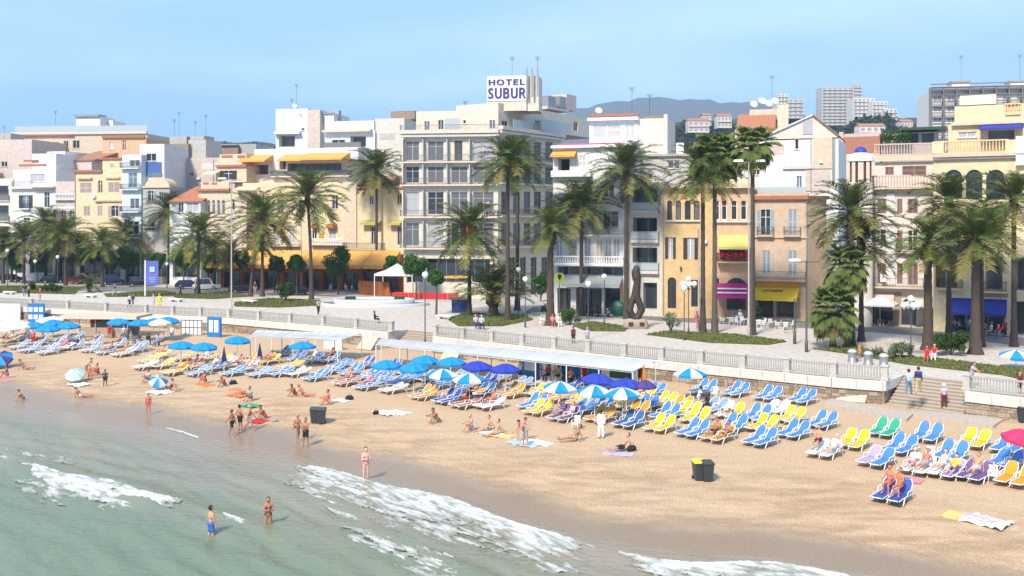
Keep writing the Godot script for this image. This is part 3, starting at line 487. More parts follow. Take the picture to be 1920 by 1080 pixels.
	palm("palm_tree","palm crown between the taller palm and the hedge palm",-85.4,-190,7.1,3.8,36,"date","leaf_palm_dark",0.26,Vector2(0,0),false,0.9,-0.55,3.0,0)
	palm("palm_tree","palm left of the pale yellow house palm",-79.48,-186.89,6.59,3.54,36,"date","leaf_palm_dark",0.26,Vector2(0,0),false,0.9,-0.55,3.0,0)
	palm("palm_tree","low palm left of the blue banner",-69.8,-190,5.7,3.8,36,"date","leaf_palm",0.26,Vector2(0,0),false,0.9,-0.55,3.0,0)
	palm("palm_tree","low palm behind the round tree left of the broad palm",-59.52,-183.87,5.89,3.48,36,"date","leaf_palm_dark",0.26,Vector2(0,0),false,0.9,-0.55,3.0,0)
	palm("palm_tree","low palm right behind the pale lamp mast",-46.59,-167.65,5.88,3,34,"date","leaf_palm",0.26,Vector2(0,0),false,0.9,-0.55,3.0,0)
	palm("palm_tree","palm with thick patterned trunk beside the seated people",38.05,-92.68,9.65,3.02,49,"date","leaf_palm",0.42,Vector2(0,0),false,1.4,-0.55,3.0,0)
	palm("palm_tree","tall palm behind the big green bush",42.73,-99.13,13.68,3.23,53,"date","leaf_palm_dark",0.26,Vector2(0,0),false,0.9,-0.55,3.0,0)
	palm("palm_tree","drooping palm with a reddish trunk base before the blue awnings",41.06,-89.76,10.05,3.31,55,"date","leaf_palm_dark",0.42,Vector2(0,0),false,1.4,-0.55,3.0,0)
	palm("palm_tree","tall palm at the right end in front of the yellow mansion",47.05,-95,13.6,3.3,55,"date","leaf_palm_dark",0.26,Vector2(0,0),false,0.9,-0.55,3.0,0)
	palm("palm_tree","palm filling the gap between the drooping one and the right end palm",44,-95,11.2,2.6,46,"date","leaf_palm",0.26,Vector2(0,0),false,0.9,-0.55,3.0,0)
	palm("palm_tree","short stout palm with upright leaves at the hotel corner",-2.31,-125.27,2.6,4.3,46,"date","leaf_palm_dark",0.62,Vector2.ZERO,false,1.2,0.1)
	palm("palm_tree","knee-high young palm beside the hedge",-68.87,-165.22,1.2,1.9,34,"date","leaf_palm_dark",0.3,Vector2.ZERO,false,0.6,-0.3)
	round_tree("dark round tree under the fruiting palm",-70.06,-183.87,6.97,2.13,30)
	round_tree("dark round tree left of the broad palm",-56.86,-175.38,7.38,2.22,31)
	round_tree("small dark tree behind the second lawn",-81,-190,6.2,1.5,32)
	round_tree("small dark tree beside the curved palm",-44.89,-168.89,6.67,1.51,33)
	round_tree("large round clipped tree before the restaurant awnings",-27.55,-160.56,7.61,2.37,34)
	round_tree("round clipped tree beside the white marquee",-14.21,-150,6.95,1.89,35)
	round_tree("dark tree before the middle restaurant awnings",-33.67,-158.33,6.33,1.5,36)
	round_tree("dark tree left of the white marquee",-18.88,-159.44,6.13,1.34,37)
	round_tree("small dark tree behind the leftmost palms",-92.23,-188.43,5.85,1.69,38)
	round_tree("dark tree behind the white town house palms",-88.26,-188.43,5.45,1.59,39)
	round_tree("dark tree before the pale yellow house door",-73.66,-185.37,5.76,1.66,40)
	round_tree("dark tree right of the blue banner",-64.65,-183.87,5.81,1.65,41)
	round_tree("dark tree right of the broad palm",-52.15,-175.38,5.72,1.66,42)
	round_tree("dark tree left of the tall restaurant palm",-38.26,-165.22,5.91,1.48,43)
	round_tree("small loose tree beside the lamp with a white globe",-9.47,-126.67,5.67,1,44)
	round_tree("thin dark tree at the foot of the very tall palm",-23.82,-167.65,6,1.41,45)
	bush("hedge_bush","low dark hedge bush on the left lawn","bush",-75.22,-165.22,3.6,1.6,"leaf_bush",60,2200,3.0,0.12)
	bush("hedge_bush","smaller dark bush next to the hedge on the left lawn","bush",-80,-168.89,1.8,1.5,"leaf_bush",61,1200,3.0,0.12)
	bush("round_bush","clipped round bush beside the seated people","bush",6.57,-114.57,2.2,2.2,"leaf_tree",62,3000,3.0,0.09)
	bush("tall_hedge","tall green creeper column at the hotel street","hedge",4.15,-146.15,2.4,5.6,"leaf_tree",63,3500,3.0,0.14)
	bush("shrub","small grey shrub on the lawn by the sculpture","shrub",16.87,-107.55,2.2,2.4,"leaf_grey",64,500,3.0,0.12)
	bush("big_bush","big bright green bush beside the drooping palm","bush",38.58,-89.06,3.6,2.4,"leaf_bush",65,3800,3.0,0.11)
	bush("flower_bush","loose flowering shrub behind the domed posts","shrub",33.21,-87.02,3.6,1.6,"leaf_grey",66,1500,3.0,0.11)
	bush("yucca","yucca clump beside the fountain lawn","shrub",-32.62,-146.15,2.2,3.6,"leaf_bush",67,1500,3.0,0.14)
	bush("creeper","creeper climbing the ochre house between its windows","creeper",21.47,-126.67,2.4,7.2,"leaf_palm_olive",68,2600,3.0,0.14)
	bush("planter_shrub","small green tree under the yellow cafe awning","shrub",28.16,-116.33,1.2,2.6,"leaf_bush",69,700,3.0,0.1)
	rosette("agave","spiky agave behind the middle domed post",31.63,-88.37,1.2,22,"leaf_grey",0.0)
	rosette("agave","small agave beside the first domed post",29.1,-85.71,0.9,18,"leaf_grey",0.0)
	rosette("agave","spiky plant on a stem beside the yucca clump",-36.09,-165.22,1.6,26,"leaf_grey",1.2)
	lawn("strip of lawn under the far left palms",PackedVector2Array([Vector2(-94.15,-175.38),Vector2(-84.76,-180.95),Vector2(-74.77,-175.38),Vector2(-69.3,-160.56),Vector2(-78.86,-162.86),Vector2(-88.06,-164.03)]),1)
	lawn("strip of lawn beside the blue banner",PackedVector2Array([Vector2(-64.65,-160.56),Vector2(-58.24,-167.65),Vector2(-54.39,-164.03),Vector2(-52.6,-156.16),Vector2(-62.04,-155.1)]),2)
	lawn("lawn under the broad palm",PackedVector2Array([Vector2(-54.25,-160.56),Vector2(-44.57,-162.86),Vector2(-40.27,-156.16),Vector2(-44.5,-150.99),Vector2(-50.74,-153.02)]),3)
	lawn("lawn under the palms before the fountain",PackedVector2Array([Vector2(-39.49,-144.3),Vector2(-36.4,-152),Vector2(-28.05,-148.05),Vector2(-26.5,-139.88),Vector2(-31.62,-136.53),Vector2(-37.82,-138.18)]),4)
	lawn("lawn under the thick fruiting palm",PackedVector2Array([Vector2(-7.58,-120),Vector2(-6.07,-128.09),Vector2(1.65,-125.27),Vector2(2.53,-120),Vector2(-1.19,-112.87),Vector2(-5.94,-112.87)]),5)
	lawn("lawn between the round bush and the sculpture",PackedVector2Array([Vector2(6.83,-112.87),Vector2(9.28,-117.53),Vector2(12.94,-111.76),Vector2(11.89,-107.55),Vector2(7.96,-108.06)]),6)
	lawn("lawn under the tall palm pair",PackedVector2Array([Vector2(13.87,-104.59),Vector2(16.42,-107.55),Vector2(23.12,-104.59),Vector2(26.75,-98.7),Vector2(24.3,-96.2),Vector2(19.06,-97.85)]),7)
	lawn("long lawn in front of the right cafes",PackedVector2Array([Vector2(27.67,-93.06),Vector2(31.87,-94.61),Vector2(33.49,-88.37),Vector2(36.36,-86.36),Vector2(40.56,-80.28),Vector2(42.19,-73.55),Vector2(38.87,-71.7),Vector2(37.55,-77.55),Vector2(32.41,-83.21),Vector2(29.76,-89.76)]),8)
	globe_lamp("nearer globe lamp at the hotel corner",1.47,-111.76,5.35,1)
	globe_lamp("farther globe lamp at the hotel corner",0.77,-121.28,5.94,1)
	globe_lamp("globe lamp before the round bush lawn",7.59,-100.88,5.52,1)
	globe_lamp("globe lamp behind the round bush lawn",10.28,-112.87,5.58,1)
	globe_lamp("globe lamp beside the small loose tree",-8.15,-95,6.75,1)
	globe_lamp("nearer globe lamp by the tall palm pair",17,-100,5.16,1)
	globe_lamp("cluster of globes on one post by the tall palm pair",18.22,-104.59,5.83,5)
	globe_lamp("cluster of globes on one post by the white cafe parasols",34.26,-87.02,5.13,5)
	globe_lamp("small globe lamp behind the left hedge",-75.73,-168.89,5.6,1)
	globe_lamp("small globe lamp at the far left lawn",-87.32,-175.38,6.46,1)
	globe_lamp("small globe lamp before the white town house",-79.47,-168.89,4.89,1)
	globe_lamp("small globe lamp right of the blue banner",-59.72,-175.38,4.15,1)
	mast("pale tall lamp mast rising before the cream villa",-35.07,-126.67,17,1,"pole_pale")
	mast("pale thin mast beside the globe cluster",20.19,-109.62,10.85,0,"pole_pale")
	mast("tall mast with two flat lamp heads beside the slim fan palm",24,-102.7,17.84,2,"pole_pale")
	mast("dark mast in front of the beige house corner",26.5,-91.2,8.26,1,"pole_dark")
	mast("short dark post beside the bicycle",27.06,-97.02,4.34,0,"pole_dark")
	mast("thin pale pole before the terraced apartment house",-35.11,-168.89,12.89,0,"pole_pale")
	mast("thin mast with a white head before the hotel bend",-2.8,-152,14.4,1,"pole_pale")
	bench("white bench at the far left lawn",-79.61,-160.56,-0.5)
	bench("white bench beside the young palm",-64.05,-154.05,-0.5)
	bench("white bench under the large palm by the lamp mast",-37.13,-143.4,-0.5)
	bench("white bench before the dark planter box",-7.98,-121.28,-0.5)
	bench("white bench right of the yellow figure",-48.46,-146.15,-0.5)
	banner("blue banner with a pale square emblem on a white pole",-55.64,-156.16)
	traffic_sign("yellow street sign with a black mark beside the pale palm trunk",5.45,-116.33)
	fountain("large oval white fountain basin with two tiers",-19.11,-140.74,7.6,4.2)
	sculpture("tall dark bronze sculpture on a rough stone base",13.51,-110.68)
	bollard("first domed post, beside the person in orange",28.45,-84.71)
	bollard("middle domed post of the three",29.29,-83.32)
	bollard("domed post nearest the wide stairs",30.09,-82.01)
	recycle("green bottle bank in front of the white apartment house",13.25,-125.27)
	sign_box("dark blue planter box with a pale lid by the thick palm",-6.68,-129.55)

func objects_b():
	marquee("white peaked marquee at the end of the restaurant row",-17.67,-156.16,6.0,4.0,"awning_white",3.6)
	marquee("orange and cream marquee before the hotel ground floor",-9.45,-156.16,8.0,5.0,"awning_amber",3.3)
	fence_panel("low orange screen beside the white marquee",Vector2(-24.34,-160.56),Vector2(-18.9,-156.16),2.2,"awning_rust")
	car("black car behind the leftmost palms",-95.59,-193.22,0.3,"car_black",false)
	car("black car behind the left hedge",-85.29,-188.43,0.3,"car_black",false)
	car("dark red car behind the young palm",-79.67,-186.89,0.3,"car_red",false)
	car("dark blue van beside the pale yellow house",-72.39,-183.87,0.3,"car_blue",true)
	car("black car behind the blue banner",-65.95,-179.53,0.35,"car_black",false)
	car("dark car under the round tree left of the broad palm",-55.69,-174.05,0.35,"car_blue",false)
	car("silver van behind the broad palm",-51.88,-171.43,0.35,"car_silver",true)
	car("black car behind the pale lamp mast",-43.6,-164.03,0.4,"car_black",false)
	car("black car before the restaurant front",-33.57,-159.44,0.4,"car_black",false)
	scooter("black scooter beside the green creeper column",4.11,-130.29,1.2,"bin_dark")
	scooter("silver scooter behind the round bush",7.47,-126.67,1.4,"car_silver")
	scooter("black scooter between the two palms of the white apartment house",8.75,-125.97,1.6,"bin_dark")
	scooter("red scooter before the grey awning",9.76,-125.27,1.2,"car_red")
	scooter("black scooter beside the farther globe lamp",10.62,-124.59,1.4,"bin_dark")
	scooter("silver scooter next to the bottle bank",11.74,-123.91,1.6,"car_silver")
	bicycle("bicycle leaning by the short dark post",29.27,-106.54,0.4)
	table_round("white cafe table nearest the magenta awning",V(24.73,3,-115.15),"plastic_white","white tables of the yellow awning cafe")
	chair("left white chair at the cafe table nearest the magenta awning",V(23.99,3,-115.57),7.34,"plastic_white","white chairs of the yellow awning cafe")
	chair("middle white chair at the cafe table nearest the magenta awning",V(24.73,3,-114.3),3.14,"plastic_white","white chairs of the yellow awning cafe")
	chair("right white chair at the cafe table nearest the magenta awning",V(25.46,3,-115.58),5.24,"plastic_white","white chairs of the yellow awning cafe")
	table_round("white cafe table second from the magenta awning",V(25.99,3,-113.77),"plastic_white","white tables of the yellow awning cafe")
	chair("left white chair at the cafe table second from the magenta awning",V(25.24,3,-113.37),8.34,"plastic_white","white chairs of the yellow awning cafe")
	chair("middle white chair at the cafe table second from the magenta awning",V(26.02,3,-114.62),6.24,"plastic_white","white chairs of the yellow awning cafe")
	chair("right white chair at the cafe table second from the magenta awning",V(26.7,3,-113.31),4.14,"plastic_white","white chairs of the yellow awning cafe")
	table_round("white cafe table in the middle of the yellow awning row",V(27.22,3,-112.43),"plastic_white","white tables of the yellow awning cafe")
	chair("left white chair at the cafe table in the middle of the yellow awning row",V(26.52,3,-112.91),7.24,"plastic_white","white chairs of the yellow awning cafe")
	chair("middle white chair at the cafe table in the middle of the yellow awning row",V(27.15,3,-111.58),9.34,"plastic_white","white chairs of the yellow awning cafe")
	chair("right white chair at the cafe table in the middle of the yellow awning row",V(27.99,3,-112.78),5.14,"plastic_white","white chairs of the yellow awning cafe")
	table_round("white cafe table second from the bicycle",V(28.42,3,-111.11),"plastic_white","white tables of the yellow awning cafe")
	chair("left white chair at the cafe table second from the bicycle",V(27.63,3,-110.79),8.24,"plastic_white","white chairs of the yellow awning cafe")
	chair("middle white chair at the cafe table second from the bicycle",V(28.54,3,-111.95),6.14,"plastic_white","white chairs of the yellow awning cafe")
	chair("right white chair at the cafe table second from the bicycle",V(29.1,3,-110.59),10.34,"plastic_white","white chairs of the yellow awning cafe")
	table_round("white cafe table nearest the bicycle",V(29.6,3,-109.83),"plastic_white","white tables of the yellow awning cafe")
	chair("left white chair at the cafe table nearest the bicycle",V(28.95,3,-110.38),7.14,"plastic_white","white chairs of the yellow awning cafe")
	chair("middle white chair at the cafe table nearest the bicycle",V(29.44,3,-108.99),9.24,"plastic_white","white chairs of the yellow awning cafe")
	chair("right white chair at the cafe table nearest the bicycle",V(30.39,3,-110.11),11.34,"plastic_white","white chairs of the yellow awning cafe")
	chair("first red chair from the white marquee, back row",V(-23.31,3,-164.03),0,"red_cloth","red chairs of the marquee terrace")
	chair("first red chair from the white marquee, front row",V(-22.3,3,-161.7),1,"red_cloth","red chairs of the marquee terrace")
	chair("second red chair from the white marquee, back row",V(-21.44,3,-162.97),0.9,"red_cloth","red chairs of the marquee terrace")
	chair("second red chair from the white marquee, front row",V(-20.47,3,-160.68),2.7,"red_cloth","red chairs of the marquee terrace")
	chair("third red chair from the white marquee, back row",V(-19.6,3,-161.93),1.8,"red_cloth","red chairs of the marquee terrace")
	chair("third red chair from the white marquee, front row",V(-18.66,3,-159.66),4.4,"red_cloth","red chairs of the marquee terrace")
	chair("fourth red chair from the white marquee, back row",V(-17.78,3,-160.9),2.7,"red_cloth","red chairs of the marquee terrace")
	chair("fourth red chair from the white marquee, front row",V(-16.87,3,-158.66),6.1,"red_cloth","red chairs of the marquee terrace")
	chair("fifth red chair from the white marquee, back row",V(-15.99,3,-159.89),3.6,"red_cloth","red chairs of the marquee terrace")
	chair("fifth red chair from the white marquee, front row",V(-15.1,3,-157.68),7.8,"red_cloth","red chairs of the marquee terrace")
	chair("sixth red chair from the white marquee, back row",V(-14.22,3,-158.89),4.5,"red_cloth","red chairs of the marquee terrace")
	chair("sixth red chair from the white marquee, front row",V(-13.36,3,-156.7),9.5,"red_cloth","red chairs of the marquee terrace")
	chair("seventh red chair from the white marquee, back row",V(-12.47,3,-157.89),5.4,"red_cloth","red chairs of the marquee terrace")
	chair("seventh red chair from the white marquee, front row",V(-11.64,3,-155.74),11.2,"red_cloth","red chairs of the marquee terrace")
	chair("eighth red chair from the white marquee, back row",V(-10.74,3,-156.92),6.3,"red_cloth","red chairs of the marquee terrace")
	chair("eighth red chair from the white marquee, front row",V(-9.94,3,-154.79),12.9,"red_cloth","red chairs of the marquee terrace")
	chair("ninth red chair from the white marquee, back row",V(-9.03,3,-155.95),7.2,"red_cloth","red chairs of the marquee terrace")
	chair("ninth red chair from the white marquee, front row",V(-8.26,3,-153.85),14.6,"red_cloth","red chairs of the marquee terrace")
	fence_panel("low red screen along the marquee terrace",Vector2(-18,-152),Vector2(-7.89,-150),0.95,"red_cloth")
	parasol("white square cafe parasol in front of the arched ground floor",V(40.99,3,-112.87),0.3,"para_white","",2.5,0.0,"white cafe parasols",2.5,4,0.8)
	chair("left grey chair under the white parasol by the arch",V(39.95,3,-113.23),1.24,"rail_grey","grey cafe chairs")
	chair("middle grey chair under the white parasol by the arch",V(40.56,3,-111.86),2.74,"rail_grey","grey cafe chairs")
	chair("right grey chair under the white parasol by the arch",V(41.97,3,-112.37),4.24,"rail_grey","grey cafe chairs")
	table_round("dark cafe table under the white parasol by the arch",V(41.29,3,-112.67),"bin_dark","dark cafe tables")
	parasol("white cafe parasol beside the patterned palm trunk",V(46,3,-111.76),0.3,"para_white","",2.5,0.0,"white cafe parasols",2.5,4,0.8)
	chair("left grey chair under the white parasol by the trunk",V(44.96,3,-112.12),1.24,"rail_grey","grey cafe chairs")
	chair("middle grey chair under the white parasol by the trunk",V(45.57,3,-110.75),2.74,"rail_grey","grey cafe chairs")
	chair("right grey chair under the white parasol by the trunk",V(46.98,3,-111.27),4.24,"rail_grey","grey cafe chairs")
	table_round("dark cafe table under the white parasol by the trunk",V(46.3,3,-111.56),"bin_dark","dark cafe tables")
	parasol("white cafe parasol half hidden by the fan palms",V(40.08,3,-117.53),0.3,"para_white","",2.2,0.0,"white cafe parasols",2.5,4,0.8)
	chair("left grey chair under the white parasol by the fan palms",V(39.04,3,-117.88),1.24,"rail_grey","grey cafe chairs")
	chair("middle grey chair under the white parasol by the fan palms",V(39.65,3,-116.51),2.74,"rail_grey","grey cafe chairs")
	chair("right grey chair under the white parasol by the fan palms",V(41.06,3,-117.03),4.24,"rail_grey","grey cafe chairs")
	table_round("dark cafe table under the white parasol by the fan palms",V(40.38,3,-117.33),"bin_dark","dark cafe tables")
	parasol("blue and white parasol standing on the promenade",V(40.5,3,-81.43),0,"para_cyan","para_white",1.3,0.1,"parasols on the beach",1.0)
	pair("blue","the pair by the striped parasol at the wall",15.11,1.28,-79.5,-0.85,0.85)
	pair("blue","the second pair along the wall",17.43,1.28,-78.49,-0.88,0.85)
	pair("blue","the third pair along the wall",19.5,1.27,-76.72,-0.82,0.85)
	pair("blue","the pair along the wall nearest the stairs",21.66,1.27,-75.38,-0.87,0.85)
	pair("yellow","the yellow pair beside the pergola end post",11.28,1.12,-74.93,-0.88,0.85)
	pair("blue","the blue pair behind the yellow single-topped pair",10.79,1.01,-70.69,-0.82,0.85)
	pair("yellow","the yellow pair between two blue pairs near the white-shirted group",12.68,1,-69.61,-0.73,0.85)
	pair("white","the white and yellow pair",15.35,1.07,-70.95,-0.75,0.85,"yellow")
	pair("blue","the pair left of the back yellow pair",16.99,1.07,-70.01,-0.76,0.85)
	pair("yellow","the back yellow pair nearest the white pole",19.09,1.08,-69.22,-0.86,0.85)
	pair("blue","the pair directly behind the two tanned sunbathers",14.63,0.97,-67,-0.8,0.85)
	pair("yellow","the yellow pair behind the lowest blue pair",16.62,0.99,-66.88,-0.85,0.85)
	pair("blue","the pair right of the lowest blue pair",18.14,0.97,-65.03,-0.86,0.85)
	pair("blue","the pair beside the white pole",20.72,1.07,-67.53,-0.88,0.85)
	pair("blue","the pair left of the two tanned sunbathers",11.82,0.9,-65.67,-0.86,0.85)
	pair("yellow","the yellow pair with one back folded up",9.91,0.92,-67.22,-0.73,0.85)
	pair("navy","the dark blue pair beside the man in white",8.01,0.93,-68.53,-0.75,0.85)
	pair("orange","the orange pair behind the man in white",6.21,0.95,-70.23,-0.75,0.85)
	pair("orange","the orange pair above the dark blue pair",8.84,1.02,-71.79,-0.75,0.85)
	pair("navy","the dark blue pair under the striped parasols",6.62,1.05,-74.03,-0.86,0.85)
	pair("blue","the lowest blue pair on the open sand",15.58,0.89,-63.24,-0.84,0.85)
	pair("orange","the pair with two tanned sunbathers",13.16,0.89,-64.47,-0.78,0.6)
	pair("green","the only green pair",23.98,1.06,-65.08,-0.76,0.85)
	pair("yellow","the yellow pair left of the green pair",21.03,0.94,-62.25,-0.74,0.85)
	pair("blue","the blue pair right of the green pair",26.14,1.06,-63.67,-0.74,0.85)
	pair("blue","the blue pair in front of the green pair",23.37,0.95,-60.83,-0.88,0.85)
	pair("yellow","the yellow pair at the right of the beach",28.29,1.05,-61.93,-0.79,0.85)
	pair("blue","the blue pair behind the crowded row",25.66,0.94,-59.1,-0.78,0.85)
	pair("lilac","the lilac and blue pair",20.99,0.85,-58.21,-0.8,0.7,"blue")
	pair("blue","the blue pair behind the pink parasol",29.74,1.04,-60.56,-0.86,0.85)
	pair("orange","the orange pair at the right edge",26.88,0.84,-54.04,-0.81,0.85)
	pair("blue","the blue pair under the pink parasol",28.01,0.93,-57.35,-0.88,0.6)
	pair("white","the white pair with two bathers near the yellow pair",18.68,0.86,-60.37,-0.73,0.5)
	pair("white","the white pair left in the crowded row",22.68,0.83,-56.56,-0.74,0.6)
	pair("white","the white pair in the middle of the crowded row",23.94,0.83,-55.74,-0.8,0.6,"lilac")
	pair("purple","the purple pair at the right of the crowded row",25.15,0.83,-55.04,-0.84,0.7)
	pair("deep","the low pair in front of the crowded row",19.55,0.58,-51.88,-0.73,0.9)
	pair("yellow","the yellow pair between the striped parasols",5.09,1.07,-75.6,-0.79,0.85)
	pair("blue","the light blue pair left of the purple-dressed group",1.65,0.99,-74.79,-0.74,0.85)
	pair("yellow","the yellow pair with its foot by the purple-dressed group",2,0.95,-72.94,-0.74,0.7)
	pair("orange","the orange pair behind the light blue pair",0.08,1.06,-79.31,-0.8,0.85)
	pair("navy","the dark blue pair before the royal blue parasols",-2.23,1.02,-80.01,-0.82,0.85)
	pair("orange","the orange pair left of the deep blue pair",-6.76,0.9,-79.28,-0.79,0.85)
	pair("deep","the deep blue pair left of the red towels",-4.81,0.9,-77.45,-0.82,0.85)
	pair("tan","the pair with red towels",-3.39,0.89,-75.74,-0.87,0.4)
	pair("white","the pair with one reclining bather right of the red towels",-1.58,0.92,-75.16,-0.84,0.5)
	pair("purple","the pair of the purple-dressed group",3.72,0.94,-70.68,-0.75,0.7)
	pair("cream","the bare cream pair",-9.51,0.9,-82.16,-0.89,0.35)
	pair("greyblue","the grey-blue pair with a pink towel",-11.82,0.89,-83.77,-0.89,0.4)
	pair("tan","the pair with a tanned bather lying",-13.92,0.89,-85.9,-0.78,0.3)
	pair("blue","the blue pair beside the tanned bather",-14.24,1,-90.49,-0.85,0.85)
	pair("blue","the blue pair in the middle open sand",-17.04,0.89,-88.46,-0.8,0.6)
	pair("blue","the blue pair below the yellow pair",-20.67,0.88,-90.91,-0.81,0.45)
	pair("yellow","the yellow pair under the cyan parasol",-20.49,0.98,-94.49,-0.83,0.5)
	pair("blue","the blue pair behind the cyan parasol pole",-21.07,1.08,-99.08,-0.72,0.7)
	pair("blue","the blue pair at the short pergola post",-17.6,1.11,-97.75,-0.86,0.7)
	pair("blue","the blue pair under the short pergola",-19.17,1.08,-97.93,-0.82,0.7)
	pair("deep","the deep blue pair behind the cyan parasols",-10.89,1.11,-91.95,-0.86,0.95)
	pair("blue","the blue pair under the leftmost cyan parasols of the pergola",-11.92,1.02,-89.14,-0.78,0.4)
	pair("blue","the blue pair under the front cyan parasol",-8.76,1.03,-86.73,-0.85,0.5)
	pair("orange","the orange pair under the striped parasol",-3.14,0.99,-79.49,-0.83,0.3)
	pair("blue","the blue pair under the first striped parasol",-6.07,1.02,-83.55,-0.76,0.35)
	pair("greyblue","the grey-blue pair between the royal blue parasols",-1.13,1.19,-85.77,-0.84,0.35)
	pair("white","the white pair under the pergola with a red-shirted person",3.09,1.24,-83.78,-0.8,0.6)
	pair("deep","the deep blue pair at the pergola front",4.71,1.21,-81.37,-0.73,0.7)
	pair("white","the white pair under the pergola-end blue parasols",8.25,1.18,-78.41,-0.88,0.4)

func objects_c():
	pair("yellow","the yellow pair behind the purple parasol",9.97,1.17,-77.31,-0.88,0.6)
	pair("blue","the extra blue pair behind the grey-blue pair",-12.53,0.98,-88.19,-0.85,0.6)
	pair("blue","the blue pair below the front cyan parasols",-9.66,0.98,-85.39,-0.76,0.4)
	pair("blue","the blue pair under the back cyan parasols",-7.08,1.07,-86.77,-0.79,0.6)
	pair("greyblue","the grey-blue pair left of the royal blue parasols",-4.68,1.14,-87.22,-0.85,0.5)
	pair("greyblue","the grey-blue pair right of the royal blue parasols",0.65,1.15,-82.73,-0.84,0.6)
	pair("yellow","the yellow pair before the pergola post",2.09,1.11,-79.48,-0.86,0.5)
	pair("orange","the orange pair under the left of three striped parasols",3.46,1.09,-77.26,-0.81,0.6)
	pair("blue","the blue pair under the middle striped parasol",4.98,1,-72.85,-0.89,0.7)
	pair("yellow","the yellow pair under the right striped parasol",8.04,1.08,-74.51,-0.77,0.6)
	pair("blue","the blue pair below the purple parasol",9.8,1.08,-73.88,-0.73,0.8)
	pair("blue","the blue pair between two striped parasols",-3.87,1.02,-81.72,-0.72,0.6)
	pair("blue","the blue pair at the right of the short pergola",-15.93,1.06,-94.57,-0.76,0.5)
	pair("cream","the cream pair between two blue pairs in the open sand",-19.11,0.91,-90.75,-0.72,0.4)
	pair("blue","the blue pair before the cream pair",-11.16,0.97,-86.53,-0.89,0.7)
	pair("orange","the orange pair left of the person in white",12.17,1.09,-73.41,-0.84,0.8)
	pair("white","the white pair behind the back yellow pair",18.78,1.15,-72.1,-0.72,0.5)
	pair("yellow","the yellow pair at the front edge of the left crowd",-30.76,0.74,-92.78,-0.76,0.6)
	pair("yellow","the yellow pair behind the first folded parasol",-27.83,0.93,-97.91,-0.82,0.6)
	pair("stripe","the striped pair nearest the bathers in orange",-39.62,0.94,-106.03,-0.73,0.8)
	pair("stripe","the striped pair below the white parasols",-53.5,0.81,-110.48,-0.78,0.8)
	pair("stripe","the front striped pair above the lilac mat",-51.15,0.79,-107.99,-0.75,0.8)
	pair("stripe","the striped pair right of the lilac mat",-48.55,0.79,-106.28,-0.84,0.8)
	pair("blue","the blue pair at the front of the left crowd",-25.07,0.82,-91.61,-0.86,0.5)
	pair("greyblue","the grey-blue pair beside the lower blue pair",-22.47,0.85,-90.82,-0.82,0.5)
	pair("blue","the blue pair left of the short pergola",-23.14,1.12,-102.24,-0.87,0.8)
	pair("cream","the cream pair before the yellow cluster",-34.57,0.77,-95.88,-0.83,0.5)
	pair("greyblue","the grey-blue pair among the left crowd",-28.31,0.77,-91.95,-0.72,0.6)
	pair("deep","the deep blue pair right of the short pergola",-13.65,1.1,-94.29,-0.84,0.8)
	pair("blue","the blue pair behind the middle open sand pair",-16.18,0.99,-91.78,-0.89,0.6)
	pair("blue","the blue pair behind the back cyan parasols",-9.28,1.11,-90.39,-0.89,0.8)
	pair("deep","the deep blue pair between the royal blue parasols",-2.12,1.11,-83.76,-0.87,0.8)
	pair("yellow","the yellow pair left of the person in black",12.44,1.05,-71.63,-0.75,0.7)
	pair("greyblue","the grey-blue pair behind the white and yellow pair",14.58,1.11,-72.91,-0.83,0.7)
	pair("blue","the blue pair at the pergola end post",11,1.21,-78.9,-0.84,0.7)
	pair("yellow","the back yellow pair of the left cluster",-35.32,0.92,-102.13,-0.88,0.7)
	pair("yellow","the middle yellow pair of the left cluster",-35.37,0.85,-99.55,-0.72,0.6)
	pair("yellow","the front yellow pair of the left cluster",-33.04,0.81,-96.27,-0.82,0.6)
	pair("orange","the orange pair under the cyan parasols",-32.55,0.92,-100.55,-0.86,0.5)
	pair("orange","the orange pair right of the cyan parasols",-30.1,0.95,-100,-0.89,0.4)
	pair("orange","the orange pair among the left crowd",-29.88,0.84,-95.41,-0.89,0.6)
	pair("orange","the orange pair beside the folded parasol",-25.26,0.98,-97.96,-0.87,0.9)
	pair("blue","the blue pair among the left crowd",-27.73,0.84,-94.07,-0.77,0.6)
	pair("white","the white pair beside the first folded parasol",-26.59,0.9,-95.69,-0.87,0.6)
	pair("white","the white pair at the right of the left crowd",-24.5,0.88,-93.48,-0.89,0.6)
	pair("yellow","the yellow pair left of the yellow pair",-23.41,1,-97.77,-0.81,0.7)
	pair("stripe","the farthest left striped pair",-52.69,0.89,-113.12,-0.85,0.9)
	pair("stripe","the striped pair left of the pink towel",-49.7,0.87,-110.07,-0.72,0.9)
	pair("stripe","the striped pair behind the pink towel",-51.07,0.96,-114.97,-0.87,0.9)
	pair("stripe","the striped pair behind the bar end",-49.73,1,-115.65,-0.8,0.9)
	pair("stripe","the striped pair right of the pink towel",-47.16,0.89,-109.41,-0.76,0.9)
	pair("stripe","the striped pair below the bar counter",-46.43,0.99,-112.82,-0.82,0.9)
	pair("stripe","the front striped pair below the bar",-44.37,0.89,-107.27,-0.72,0.9)
	pair("stripe","the striped pair below the red box",-42.87,0.98,-110.08,-0.81,0.9)
	pair("stripe","the front striped pair with lilac towel",-42.13,0.88,-105.6,-0.85,0.9)
	pair("stripe","the striped pair beside the yellow cluster",-39.48,0.97,-107.46,-0.82,0.9)
	pair("white","the white pair with a pink towel",-48.09,0.86,-108.76,-0.89,0.5)
	pair("cream","the cream pair behind the bathers in orange",-39.83,0.88,-103.96,-0.82,0.4)
	pair("cream","the cream pair at the far left crowd",-57.23,0.88,-115.67,-0.85,0.5)
